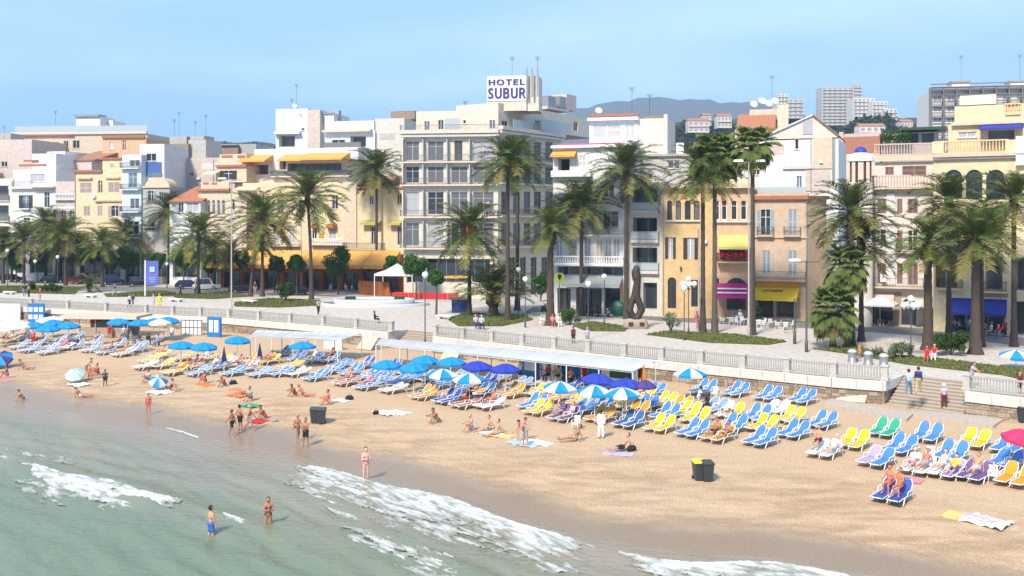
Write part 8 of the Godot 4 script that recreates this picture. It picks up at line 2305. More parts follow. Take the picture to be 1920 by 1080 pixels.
# parasol: pairs of panel colours,tilt towards a side,pole height
func parasol(label: String,at: Vector3,turn: float,m: String,m2 := "",r := 1.15,tilt := 0.08,group := "parasols on the beach",hi := 2.05,sides := 8,rise := 0.45):
	var key := "para%s%s%.2f%.2f%.2f%.2f%d" % [m,m2,r,tilt,hi,rise,sides]
	if proto.has(key): return dup(proto[key],at,turn,label,group)
	var t := thing("parasol",label,"parasol",at,turn,group)
	proto[key] = t
	var st := S()
	tube(st,[Vector3(0,-0.1,0),Vector3(0,hi - 0.3,0)],[0.03,0.028],7)
	put("pole",fin(st),"plastic_white",t)
	var head := Node3D.new()
	head.name = "canopy"
	t.add_child(head)
	head.position = Vector3(0,hi - 0.3,0)
	head.rotation.x = tilt
	for k in sides:
		st = S()
		var a := TAU * k / sides
		var b := TAU * (k + 1) / sides
		var ua := Vector3(cos(a),0,sin(a))
		var ub := Vector3(cos(b),0,sin(b))
		var last := []
		for j in 6:
			var f := j / 5.0
			var y := 0.3 + rise * (1.0 - pow(f,1.7))
			var pa := ua * r * f + Vector3.UP * y
			var pb := ub * r * f + Vector3.UP * y
			var pm := (pa + pb) * 0.5 - Vector3.UP * 0.06 * sin(f * PI * 0.7) * r
			if j == 5: pm = (pa + pb) * 0.5 - Vector3.UP * 0.01 - (ua + ub) * 0.02
			if j:
				quad(st,pa,last[0],last[1],pm)
				quad(st,pm,last[1],last[2],pb)
			last = [pa,pm,pb]
		var dn := Vector3.DOWN * 0.14 * minf(r,1.2)
		quad(st,last[0] + dn,last[0],last[1],last[1] + dn * 1.1)
		quad(st,last[1] + dn * 1.1,last[1],last[2],last[2] + dn)
		put("panel",fin(st),m if m2 == "" or k % 2 == 0 else m2,head)
	st = S()
	for k in sides:
		var a := TAU * k / sides
		var ua := Vector3(cos(a),0,sin(a))
		tube(st,[Vector3(0,0.28 + rise,0),ua * r * 0.5 + Vector3.UP * (0.27 + rise * 0.69),ua * r + Vector3.UP * 0.28],[0.012,0.012,0.01],4)
		rod(st,Vector3(0,0.12,0),ua * r * 0.5 + Vector3.UP * (0.26 + rise * 0.69),0.008,4)
	rod(st,Vector3(0,0,0),Vector3(0,0.4 + rise,0),0.025,6)
	put("rib",fin(st),"metal_grey",head)
	return t

func closed_parasol(label: String,at: Vector3,m: String,h := 2.1):
	var t := thing("closed_parasol",label,"parasol",at,0.0,"folded parasols")
	var st := S()
	rod(st,Vector3(0,-0.1,0),Vector3(0,h,0),0.03,6)
	put("pole",fin(st),"plastic_white",t)
	st = S()
	for k in 8:
		var a := TAU * k / 8
		var b := TAU * (k + 1) / 8
		var prof := [[0.24,h * 0.42],[0.2,h * 0.6],[0.1,h * 0.8],[0.03,h]]
		for j in 3:
			var q := func(an: float,e: Array,inn: float) -> Vector3: return Vector3(cos(an) * e[0] * inn,e[1],sin(an) * e[0] * inn)
			var mid := (a + b) * 0.5
			quad(st,q.call(a,prof[j],1.0),q.call(a,prof[j + 1],1.0),q.call(mid,prof[j + 1],0.6),q.call(mid,prof[j],0.6))
			quad(st,q.call(mid,prof[j],0.6),q.call(mid,prof[j + 1],0.6),q.call(b,prof[j + 1],1.0),q.call(b,prof[j],1.0))
	put("folded_canopy",fin(st),m,t)

func towel(label: String,at: Vector3,turn: float,m: String,w := 0.9,l := 1.8,lumps := 0.03,seed_at := 1):
	var r := RandomNumberGenerator.new()
	r.seed = seed_at
	var st := S()
	st.set_smooth_group(0)
	var n := 9
	var g := []
	for i in n + 1:
		for j in n + 1:
			var e := r.randf_range(-0.03,0.03) if i == 0 or j == 0 or i == n or j == n else 0.0
			g.append(Vector3((i / float(n) - 0.5) * w + e,0.03 + r.randf_range(0,lumps),(j / float(n) - 0.5) * l + e))
	for i in n:
		for j in n: quad(st,g[i * (n + 1) + j + 1],g[i * (n + 1) + j],g[(i + 1) * (n + 1) + j],g[(i + 1) * (n + 1) + j + 1])
	st.set_smooth_group(-1)
	for i in n:
		for q in [[i,0,i + 1,0],[i,n,i + 1,n],[0,i,0,i + 1],[n,i,n,i + 1]]:
			var a: Vector3 = g[q[0] * (n + 1) + q[1]]
			var b: Vector3 = g[q[2] * (n + 1) + q[3]]
			quad(st,a + Vector3.DOWN * 0.05,a,b,b + Vector3.DOWN * 0.05)
	var o := put("beach_towel",fin(st),m)
	tag(o,label,"towel")
	o.position = at
	o.rotation.y = turn

func bag(label: String,at: Vector3,turn: float,m: String,s := 1.0):
	var t := thing("beach_bag",label,"bag",at,turn)
	var st := skin_mesh([[Vector3(-0.16,0.12,0) * s,Vector3(0.16,0.12,0) * s,0.11 * s,0.11 * s,""],[Vector3(-0.12,0.24,0) * s,Vector3(0.12,0.22,0) * s,0.06 * s,0.07 * s,""]],0.03,0.0)
	put("pouch",fin(st),m,t)
	st = S()
	tube(st,[Vector3(-0.12,0.26,0) * s,Vector3(-0.05,0.42,0.02) * s,Vector3(0.06,0.41,0.02) * s,Vector3(0.12,0.26,0) * s],[0.012,0.012,0.012,0.012],5)
	put("strap",fin(st),m,t)

func bin(label: String,at: Vector3,turn: float,lid: String):
	var t := thing("wheelie_bin",label,"bin",at,turn,"pairs of bins on the sand")
	var st := S()
	var lo := [Vector3(-0.27,0.06,-0.3),Vector3(0.27,0.06,-0.3),Vector3(0.27,0.06,0.3),Vector3(-0.27,0.06,0.3)]
	var hi := [Vector3(-0.35,1.15,-0.38),Vector3(0.35,1.15,-0.38),Vector3(0.35,1.15,0.4),Vector3(-0.35,1.15,0.4)]
	for i in 4:
		var j := (i + 1) % 4
		quad(st,lo[j],hi[j],hi[i],lo[i])
	for z in [-0.39,0.41]: bx(st,Vector3(0,1.12,z),Vector3(0.74,0.07,0.05))
	for x in [-0.36,0.36]: bx(st,Vector3(x,1.12,0.01),Vector3(0.05,0.07,0.76))
	for x in [-0.15,0.15]: bx(st,Vector3(x,0.6,0.352),Vector3(0.05,0.9,0.03),Basis(Vector3.RIGHT,0.09))
	put("body",fin(st),"bin_dark",t)
	st = S()
	cbx(st,Vector3(0,1.205,0.02),Vector3(0.78,0.1,0.86),0.06,Basis(Vector3.RIGHT,0.06))
	bx(st,Vector3(0,1.2,-0.46),Vector3(0.5,0.05,0.08))
	put("lid",fin(st),lid,t)
	for x in [-0.3,0.3]:
		st = S()
		tube(st,[Vector3(x - 0.03,0.11,-0.34),Vector3(x + 0.03,0.11,-0.34)],[0.11,0.11],12)
		put("wheel",fin(st),"tyre",t)
	for c in t.get_children(): c.scale = Vector3.ONE * 0.88

func bench(label: String,x: float,z: float,turn: float):
	var key := "bench"
	if proto.has(key): return dup(proto[key],Vector3(x,3.0,z),turn,label,"white stone benches on the promenade")
	var t := thing("bench",label,"bench",Vector3(x,3.0,z),turn,"white stone benches on the promenade")
	proto[key] = t
	var st := S()
	cbx(st,Vector3(0,0.4,0),Vector3(2.2,0.16,0.9),0.05)
	put("seat",fin(st),"white",t)
	for s in [-0.75,0.75]:
		st = S()
		cbx(st,Vector3(s,0.16,0),Vector3(0.3,0.32,0.7),0.02)
		put("leg",fin(st),"coping",t)

func globe_lamp(label: String,x: float,z: float,h: float,n := 1):
	var t := thing("street_lamp",label,"street lamp",Vector3(x,3.0,z),0.0,"globe street lamps")
	var st := S()
	tube(st,[Vector3.ZERO,Vector3(0,0.7,0),Vector3(0,0.75,0),Vector3(0,h - 0.3,0)],[0.11,0.1,0.06,0.045],8)
	var heads := [Vector3(0,h,0)]
	if n > 1:
		for k in n - 1:
			var a := TAU * k / (n - 1)
			var o := Vector3(cos(a) * 0.6,h - 0.55,sin(a) * 0.6)
			heads.append(o)
			tube(st,[Vector3(0,h - 1.1,0),Vector3(o.x * 0.7,h - 1.15,o.z * 0.7),o - Vector3.UP * 0.25],[0.03,0.03,0.03],5)
	put("post",fin(st),"pole_dark",t)
	for p in heads:
		st = S()
		var prof := []
		for k in 9: prof.append(Vector2(sin(PI * k / 8.0) * 0.29,-cos(PI * k / 8.0) * 0.29))
		lathe(st,prof,14,p)
		tube(st,[p + Vector3(0,-0.34,0),p + Vector3(0,-0.24,0)],[0.1,0.12],8)
		put("globe",fin(st),"globe",t)

func mast(label: String,x: float,z: float,h: float,heads: int,m := "pole_pale"):
	var t := thing("lamp_mast",label,"lamp mast",Vector3(x,3.0,z))
	var st := S()
	tube(st,[Vector3.ZERO,Vector3(0,1.0,0),Vector3(0,1.05,0),Vector3(0,h,0)],[0.16,0.14,0.1,0.06],8)
	if heads: rod(st,Vector3(-1.2,h - 0.15,0),Vector3(1.2,h - 0.15,0),0.04,5)
	put("pole",fin(st),m,t)
	for k in heads:
		st = S()
		cbx(st,Vector3(-1.1 + 2.2 * k / maxf(1,heads - 1),h + 0.02,0.1),Vector3(0.95,0.22,0.5),0.08)
		put("lamp_head",fin(st),"white",t)

func car(label: String,x: float,z: float,turn: float,m: String,van := false):
	var key := "car" + m + str(van)
	if proto.has(key): return dup(proto[key],Vector3(x,3.0,z),turn,label,"cars parked behind the palms")
	var t := thing("parked_car",label,"car",Vector3(x,3.0,z),turn,"cars parked behind the palms")
	proto[key] = t
	var h := 1.95 if van else 1.45
	var prof := PackedVector2Array([Vector2(-2.1,0.3),Vector2(-2.12,0.75),Vector2(-1.9,0.95),Vector2(-1.6,h - 0.12),Vector2(-1.3,h),Vector2(0.5,h),Vector2(0.75,h - 0.06),Vector2(1.25,0.95),Vector2(1.95,0.82),Vector2(2.12,0.6),Vector2(2.1,0.3)])
	var st := S()
	var ids := Geometry2D.triangulate_polygon(prof)
	for s in [-1.0,1.0]:
		for i in range(0,ids.size(),3):
			var q := []
			for k in 3:
				var p := prof[ids[i + k]]
				q.append(Vector3(p.x,p.y,s * (0.84 if p.y < 1.0 else 0.66)))
			tri(st,q[0],q[1],q[2])
	for i in prof.size():
		var a := prof[i]
		var b := prof[(i + 1) % prof.size()]
		var wa := 0.84 if a.y < 1.0 else 0.66
		var wb := 0.84 if b.y < 1.0 else 0.66
		quad(st,Vector3(a.x,a.y,wa),Vector3(b.x,b.y,wb),Vector3(b.x,b.y,-wb),Vector3(a.x,a.y,-wa))
	put("body",fin(st),m,t)
	for s in [-1.0,1.0]:
		for w in [[-1.5,-0.45],[-0.35,0.85]]:
			st = S()
			quad(st,Vector3(w[0] - 0.12,1.0,s * 0.85),Vector3(w[0] + 0.05,h - 0.12,s * 0.7),Vector3(w[1] - (0.25 if w[1] > 0 else 0.0),h - 0.12,s * 0.7),Vector3(w[1] + 0.1,1.0,s * 0.85))
			put("side_window",fin(st),"glass",t)
		for w in [-1.3,1.3]:
			st = S()
			tube(st,[Vector3(w,0.32,s * 0.66),Vector3(w,0.32,s * 0.87)],[0.32,0.32],14)
			var wh := put("wheel",fin(st),"tyre",t)
			st = S()
			tube(st,[Vector3(w,0.32,s * 0.86),Vector3(w,0.32,s * 0.885)],[0.2,0.18],10)
			put("rim",fin(st),"rim",wh)
		for e in [[2.06,"headlight","lamp_clear"],[-2.1,"tail_light","lamp_red"]]: box_part(e[1],Vector3(e[0],0.68,s * 0.62),Vector3(0.1,0.14,0.3),e[2],t)
	st = S()
	quad(st,Vector3(1.22,1.0,-0.76),Vector3(0.8,h - 0.08,-0.62),Vector3(0.8,h - 0.08,0.62),Vector3(1.22,1.0,0.76))
	put("windscreen",fin(st),"glass",t)
	st = S()
	quad(st,Vector3(-1.92,1.0,0.74),Vector3(-1.64,h - 0.16,0.6),Vector3(-1.64,h - 0.16,-0.6),Vector3(-1.92,1.0,-0.74))
	put("rear_window",fin(st),"glass",t)
	return t

func scooter(label: String,x: float,z: float,turn: float,m: String):
	var key := "scooter" + m
	if proto.has(key): return dup(proto[key],Vector3(x,3.0,z),turn,label,"parked scooters")
	var t := thing("scooter",label,"scooter",Vector3(x,3.0,z),turn,"parked scooters")
	proto[key] = t
	for w in [-0.62,0.62]:
		var st := S()
		tube(st,[Vector3(w,0.27,-0.06),Vector3(w,0.27,0.06)],[0.27,0.27],12)
		put("wheel",fin(st),"tyre",t)
	put("bodywork",fin(skin_mesh([[Vector3(-0.7,0.62,0),Vector3(-0.25,0.6,0),0.14,0.17,""],[Vector3(-0.25,0.4,0),Vector3(0.35,0.33,0),0.12,0.1,""],[Vector3(0.4,0.35,0),Vector3(0.42,0.9,0),0.12,0.1,""],[Vector3(0.5,0.5,0),Vector3(0.66,0.42,0),0.1,0.1,""]],0.05,0.0)),m,t)
	box_part("seat",Vector3(-0.42,0.8,0),Vector3(0.75,0.1,0.26),"bin_dark",t)
	var st := S()
	rod(st,Vector3(0.6,0.3,0),Vector3(0.38,1.05,0),0.03,6)
	rod(st,Vector3(0.36,1.05,-0.33),Vector3(0.36,1.05,0.33),0.02,6)
	for s in [-1,1]: rod(st,Vector3(0.38,1.05,s * 0.2),Vector3(0.4,1.25,s * 0.28),0.012,4)
	put("handlebar",fin(st),"pole_dark",t)
	st = S()
	lathe(st,[Vector2(0,-0.05),Vector2(0.1,-0.03),Vector2(0.1,0.03),Vector2(0,0.05)],10,Vector3(0.52,0.95,0))
	put("headlight",fin(st),"lamp_clear",t)
	return t

func bicycle(label: String,x: float,z: float,turn: float):
	var t := thing("bicycle",label,"bicycle",Vector3(x,3.0,z),turn)
	for w in [-0.52,0.52]:
		var st := S()
		var pts := []
		for k in 17: pts.append(Vector3(w + cos(TAU * k / 16) * 0.33,0.34 + sin(TAU * k / 16) * 0.33,0))
		rail_curve(st,pts,0.02)
		for k in 8: rod(st,Vector3(w,0.34,0),Vector3(w + cos(TAU * k / 8) * 0.33,0.34 + sin(TAU * k / 8) * 0.33,0),0.004,3)
		put("wheel",fin(st),"tyre",t)
	var st := S()
	for e in [[-0.52,0.34,-0.15,0.85],[-0.52,0.34,-0.05,0.34],[-0.05,0.34,-0.17,0.92],[-0.05,0.34,0.38,0.78],[-0.15,0.8,0.38,0.82],[0.52,0.34,0.36,0.98]]: rod(st,Vector3(e[0],e[1],0),Vector3(e[2],e[3],0),0.018,5)
	put("frame",fin(st),"pole_dark",t)
	box_part("saddle",Vector3(-0.18,0.95,0),Vector3(0.25,0.05,0.13),"bin_dark",t)
	st = S()
	rod(st,Vector3(0.34,1.02,-0.28),Vector3(0.34,1.02,0.28),0.015,5)
	put("handlebar",fin(st),"pole_dark",t)

func chair(label: String,at: Vector3,turn: float,m: String,group: String):
	var key := "chair" + m
	if proto.has(key): return dup(proto[key],at,turn,label,group)
	var t := thing("chair",label,"chair",at,turn,group)
	proto[key] = t
	box_part("seat",Vector3(0,0.44,0),Vector3(0.46,0.05,0.46),m,t)
	var st := S()
	for k in 4: bx(st,Vector3(-0.17 + k * 0.113,0.68,-0.24),Vector3(0.07,0.42,0.03),Basis(Vector3.RIGHT,-0.15))
	bx(st,Vector3(0,0.88,-0.27),Vector3(0.46,0.07,0.04),Basis(Vector3.RIGHT,-0.15))
	for s in [-1,1]:
		bx(st,Vector3(s * 0.23,0.66,0.0),Vector3(0.05,0.03,0.46))
		bx(st,Vector3(s * 0.23,0.55,0.2),Vector3(0.04,0.22,0.04))
	put("backrest",fin(st),m,t)
	for q in [[-1,-1],[1,-1],[-1,1],[1,1]]:
		st = S()
		rod(st,Vector3(q[0] * 0.19,0.43,q[1] * 0.19),Vector3(q[0] * 0.24,0.0,q[1] * 0.24),0.02,5)
		put("leg",fin(st),m,t)
	return t

func table_round(label: String,at: Vector3,m: String,group: String,r := 0.4):
	var key := "table%s%.2f" % [m,r]
	if proto.has(key): return dup(proto[key],at,0.0,label,group)
	var t := thing("table",label,"table",at,0.0,group)
	proto[key] = t
	var st := S()
	tube(st,[Vector3(0,0.71,0),Vector3(0,0.75,0)],[r,r],16)
	put("tabletop",fin(st),m,t)
	st = S()
	tube(st,[Vector3(0,0.0,0),Vector3(0,0.03,0),Vector3(0,0.05,0),Vector3(0,0.71,0)],[r * 0.6,r * 0.6,0.04,0.03],10)
	put("pedestal",fin(st),"metal_grey",t)
	return t

# railing of piers and balusters along points on the ground
func railing(label: String,pts: Array,y: float,bays: Array):
	var a0: Vector2 = pts[0]
	var t := thing("railing",label,"railing",Vector3(a0.x,y,a0.y),0.0,"promenade railings")
	for k in pts.size() - 1:
		var a := Vector3(pts[k].x - a0.x,0,pts[k].y - a0.y)
		var b := Vector3(pts[k + 1].x - a0.x,0,pts[k + 1].y - a0.y)
		var n: int = bays[k]
		var d := (b - a).normalized()
		var bas := Basis(d,Vector3.UP,d.cross(Vector3.UP))
		for i in n + 1:
			if i == 0 and k > 0: continue
			var st := S()
			cbx(st,Vector3(0,0.53,0),Vector3(0.46,1.06,0.42),0.02)
			cbx(st,Vector3(0,1.1,0),Vector3(0.56,0.12,0.52),0.05)
			cbx(st,Vector3(0,0.1,0),Vector3(0.56,0.2,0.52),0.03)
			var o := put("pier",fin(st),"pier_stone",t)
			o.transform = Transform3D(bas,a.lerp(b,i / float(n)))
		for i in n:
			var p := a.lerp(b,i / float(n)) + d * 0.24
			var q := a.lerp(b,(i + 1) / float(n)) - d * 0.24
			var l := p.distance_to(q)
			for e in [["top_rail",1.0,0.12,0.2],["bottom_rail",0.1,0.12,0.24]]:
				var r := box_part(e[0],Vector3.ZERO,Vector3(snappedf(l,0.01),e[2],e[3]),"rail_stone",t)
				r.transform = Transform3D(bas,(p + q) * 0.5 + Vector3.UP * e[1])
			var st := S()
			var m := int(l / 0.2)
			for j in m:
				var at := p.lerp(q,(j + 0.5) / m)
				tube(st,[at + Vector3.UP * 0.16,at + Vector3.UP * 0.36,at + Vector3.UP * 0.7,at + Vector3.UP * 0.94],[0.04,0.055,0.035,0.045],5,false)
			put("balusters",fin(st),"rail_stone",t).set_meta("kind","stuff")

# rubble retaining wall under a row of coping blocks,along points on the ground
func retaining(label: String,pts: Array,y0: float,y1: float,seed_at: int,cap := true):
	var a0: Vector2 = pts[0]
	var t := thing("retaining_wall",label,"wall",Vector3(a0.x,0,a0.y))
	var r := RandomNumberGenerator.new()
	r.seed = seed_at
	var st := S()
	var st2 := [S(),S(),S()]
	for k in pts.size() - 1:
		var a := Vector3(pts[k].x - a0.x,0,pts[k].y - a0.y)
		var b := Vector3(pts[k + 1].x - a0.x,0,pts[k + 1].y - a0.y)
		var d := (b - a).normalized()
		var nrm := d.cross(Vector3.UP)
		if nrm.z < 0: nrm = -nrm
		var l := a.distance_to(b)
		var bas := Basis(d,Vector3.UP,d.cross(Vector3.UP))
		var ct := y1 - 0.72
		bx(st,(a + b) * 0.5 - nrm * 0.3 + Vector3.UP * (y0 - 0.6 + ct) * 0.5,Vector3(l,ct - y0 + 0.6,0.5),bas)
		var y := y0 - 0.3
		while y < ct - 0.05:
			var h := minf(r.randf_range(0.2,0.34),ct - y)
			var x := 0.0
			while x < l:
				var w := minf(r.randf_range(0.25,0.75),l - x)
				var dp := r.randf_range(0.14,0.22)
				cbx(st2[r.randi() % 3],a + d * (x + w * 0.5) - nrm * 0.02 + Vector3.UP * (y + h * 0.5),Vector3(w - 0.035,h - 0.035,dp),0.025,bas * Basis(Vector3.UP,r.randf_range(-0.03,0.03)))
				x += w
			y += h
		if cap:
			var n := maxi(1,int(l / 1.75))
			for i in n:
				var s := S()
				cbx(s,Vector3(0,ct + 0.36 - 0.0,0),Vector3(l / n - 0.025,0.71,0.62),0.03)
				var o := put("coping_block",fin(s),"coping",t)
				o.transform = Transform3D(bas,a.lerp(b,(i + 0.5) / n) - nrm * 0.12)
	put("core",fin(st),"mortar",t)
	for k in 3: put("stonework",fin(st2[k]),["stone","stone_dark","stone_pale"][k],t).set_meta("kind","stuff")
	return t

func steps(label: String,a: Vector2,b: Vector2,inward: Vector2,y0: float,y1: float,n: int,run: float):
	var t := thing("stairs",label,"stairs",Vector3(a.x,0,a.y))
	var e := b - a
	var h := (y1 - y0) / n
	for k in n:
		var st := S()
		var o := inward * run * k
		slab(st,PackedVector2Array([o,o + e,inward * run * n + e,inward * run * n]),y0 + h * k - 0.02,y0 + h * (k + 1) + (0.0 if k < n - 1 else -0.004))
		put("step",fin(st),"steps",t)
		st = S()
		slab(st,PackedVector2Array([o - inward * 0.012,o + e - inward * 0.012,o + e + inward * 0.05,o + inward * 0.05]),y0 + h * k,y0 + h * (k + 1) - 0.05)
		put("riser_shade",fin(st),"stone",t)  # riser shade painted in a darker stone colour to draw the step lines

func pergola(label: String,a: Vector2,b: Vector2,out: Vector2,y: float,n: int,posts: int,ground: float,out2 := Vector2.ZERO):
	if out2 == Vector2.ZERO: out2 = out
	var t := thing("pergola",label,"pergola",Vector3(a.x,0,a.y))
	var e := b - a
	for i in n:
		var st := S()
		var p := e * (i / float(n))
		var q := e * ((i + 0.985) / n)
		var op := out.lerp(out2,i / float(n))
		var oq := out.lerp(out2,(i + 1) / float(n))
		var m := 6
		for j in m:
			var u0 := p.lerp(q,j / float(m))
			var u1 := p.lerp(q,(j + 1) / float(m))
			var um := (u0 + u1) * 0.5
			for g in [[u0,um,0.0,0.05],[um,u1,0.05,0.0]]:
				var g0: Vector2 = g[0]
				var g1: Vector2 = g[1]
				quad(st,Vector3(g0.x,y + g[2],g0.y),Vector3(g0.x + op.x,y + g[2] + 0.12,g0.y + op.y),Vector3(g1.x + oq.x,y + g[3] + 0.12,g1.y + oq.y),Vector3(g1.x,y + g[3],g1.y))
		put("roof_panel",fin(st),"awning_white" if i % 3 else "pergola_white",t)
	for s in [0.03,0.97]:
		var st := S()
		var p: Vector2 = out * s
		var q: Vector2 = e + out2 * s
		rod(st,Vector3(p.x,y - 0.08 + 0.12 * s,p.y),Vector3(q.x,y - 0.08 + 0.12 * s,q.y),0.05,5)
		put("beam",fin(st),"plastic_white",t)
		for i in posts:
			st = S()
			var c := p.lerp(q,i / float(posts - 1))
			rod(st,Vector3(c.x,ground - 0.2,c.y),Vector3(c.x,y - 0.08,c.y),0.05,6)
			put("post",fin(st),"plastic_white",t)
# ---------- special building pieces ----------
func merge(src: Node3D,dst: Node3D):
	for c in src.get_children():
		var tr: Transform3D = dst.transform.affine_inverse() * src.transform * (c as Node3D).transform
		src.remove_child(c)
		var nm := String(c.name).rstrip("0123456789")
		c.name = nm
		dst.add_child(c,true)
		c.transform = tr
	remove_child(src)
	src.free()

func quad_part(b: Node3D,called: String,x: float,y: float,w: float,out: float,m: String):
	var st := S()
	var f := (out - 0.0) / 2.6
	quad(st,Vector3(x,y - 0.1,out + 0.28),Vector3(x,y + 0.05,out),Vector3(x + w,y + 0.05,out),Vector3(x + w,y - 0.1,out + 0.28))
	put(called,fin(st),m,b)

func script_stroke(b: Node3D,x: float,y: float,k: int):
	var st := S()
	var pts := []
	for i in 7:
		var a := i * 1.1 + k * 0.9
		var u := sin(a) * 0.12 + i * 0.02
		var v := 0.95 + 0.26 * cos(a * (1.0 + 0.2 * (k % 3)))
		pts.append(Vector3(x + u,y - v * 0.455 - 0.0,v * 1.03 + 0.05))
	var rs := []
	for p in pts: rs.append(0.035)
	tube(st,pts,rs,5)
	put("script_letter",fin(st),"shutter_brown",b)

func roof_plane(b: Node3D,p: Vector3,q: Vector3,d: float,m: String):
	var st := S()
	var z := Vector3(0,0,-d)
	var up := Vector3.UP * 0.12
	quad(st,p + up,p + up + z,q + up + z,q + up)
	quad(st,p,p + up,q + up,q)
	quad(st,q,q + z,p + z,p)
	for k in 24:
		var a := z * (k / 24.0)
		rod(st,p + up + a,q + up + a,0.07,4)
	put("roof",fin(st),m,b)

func gazebo_shape(b: Node3D,w: float,h: float):
	var r := w * 0.5
	var c := Vector3(r,0,-r)
	var st := S()
	lathe(st,[Vector2(r * 0.9,0),Vector2(r * 0.9,h - 2.4),Vector2(0.0,h - 2.4)],18,c)
	put("base",fin(st),"stucco_warm",b)
	for k in 8:
		st = S()
		var a := TAU * k / 8
		rod(st,c + Vector3(cos(a) * r * 0.8,h - 2.4,sin(a) * r * 0.8),c + Vector3(cos(a) * r * 0.8,h,sin(a) * r * 0.8),0.08,6)
		put("post",fin(st),"shutter_brown",b)
	st = S()
	var prof := [Vector2(r * 1.02,h - 0.1),Vector2(r * 1.02,h + 0.05)]
	for k in 7: prof.append(Vector2(r * cos(PI / 2 * k / 8.0),h + 0.1 + sin(PI / 2 * k / 8.0) * 0.9))
	lathe(st,prof,20,c)
	put("dome",fin(st),"stucco_white",b)
	st = S()
	prof = []
	for k in 7: prof.append(Vector2(r * 0.5 * cos(PI / 2 * k / 6.0),h + 0.75 + sin(PI / 2 * k / 6.0) * 0.85))
	lathe(st,prof,16,c)
	put("dome_cap",fin(st),"para_royal",b)

func scaffold(b: Node3D,w: float,h: float,nx: int,ny: int):
	for i in nx + 1:
		var st := S()
		for z in [0.5,1.5]: rod(st,Vector3(w * i / nx,0,z),Vector3(w * i / nx,h,z),0.13,4)
		put("scaffold_pole",fin(st),"scaffold",b)
	for j in ny:
		var st := S()
		var y := h - j * 2.1 - 0.3
		bx(st,Vector3(w * 0.5,y,1.0),Vector3(w,0.16,0.6))
		for e in [0.5,1.1]: rod(st,Vector3(0,y + e,1.5),Vector3(w,y + e,1.5),0.1,4)
		put("scaffold_deck",fin(st),"scaffold",b)

func far_windows(b: Node3D,w: float,h: float,nx: int,ny: int):
	var st := S()
	var st2 := S()
	for i in nx:
		for j in ny:
			bx(st,Vector3(w * (i + 0.5) / nx,h * (1.0 - (j + 0.5) / ny),0.05),Vector3(w / nx * 0.62,h / ny * 0.5,0.1))
	for j in ny: bx(st2,Vector3(w * 0.5,h * (1.0 - (j + 0.92) / ny),0.4),Vector3(w * 0.96,h / ny * 0.16,0.8))
	put("window_bay",fin(st),"tower_dark",b).set_meta("kind","stuff")
	put("balcony_band",fin(st2),"stucco_warm",b).set_meta("kind","stuff")

func kiosk_bar(label: String,x: float,z: float,turn: float,w: float):
	var t := thing("beach_bar",label,"beach bar",Vector3(x,1.2,z),turn)
	var st := S()
	cbx(st,Vector3(w * 0.5,0.5,0),Vector3(w,1.05,0.5),0.04)
	put("counter",fin(st),"stone_pale",t)
	box_part("back_wall",Vector3(w * 0.5,1.1,-2.4),Vector3(w,2.3,0.15),"concrete",t)
	st = S()
	bx(st,Vector3(w * 0.5 - 0.3,2.35,-1.0),Vector3(w + 3.2,0.28,4.0))
	put("roof",fin(st),"awning_cream",t)
	box_part("roof_edge",Vector3(w * 0.5 - 0.3,2.2,1.03),Vector3(w + 3.3,0.2,0.06),"concrete_pale",t)
	for k in 4:
		st = S()
		rod(st,Vector3(0.1 + (w - 0.2) * k / 3.0,0,0.35),Vector3(0.1 + (w - 0.2) * k / 3.0,2.25,0.35),0.06,6)
		put("post",fin(st),"concrete_pale",t)
	for k in 6: box_part("bottle_shelf",Vector3(w * (k + 0.5) / 6.0,1.5 + 0.25 * (k % 2),-2.2),Vector3(w / 7.0,0.3,0.2),["ad_red","bin_green","wood"][k % 3],t)

func panel(called: String,label: String,cat: String,at: Vector3,turn: float,w: float,h: float,m: String,m2: String,kind: int):
	var t := thing(called,label,cat,at,turn)
	var st := S()
	cbx(st,Vector3(0,h * 0.5,0),Vector3(w,h,0.25),0.02)
	put("body",fin(st),m,t)
	if kind == 1: # cage of bars
		for k in 6: box_part("bar",Vector3(-w * 0.5 + w * k / 5.0,h * 0.5,0.14),Vector3(0.06,h,0.05),m2,t)
		for k in 3: box_part("bar",Vector3(0,h * k / 2.0 * 0.96 + 0.03,0.16),Vector3(w,0.06,0.05),m2,t)
	elif kind == 2: # pictures in rows
		for k in 6: box_part("picture",Vector3(-w * 0.32 + w * 0.32 * (k % 3),h * (0.68 - 0.4 * (k / 3)),0.13),Vector3(w * 0.24,h * 0.24,0.02),m2,t)
	elif kind == 3: # two figures of a price board
		for k in 2: box_part("picture",Vector3(-w * 0.2 + w * 0.4 * k,h * 0.55,0.13),Vector3(w * 0.3,h * 0.6,0.02),m2,t)
	elif kind == 4: box_part("picture",Vector3(0,h * 0.62,0.13),Vector3(w * 0.7,h * 0.4,0.02),m2,t)

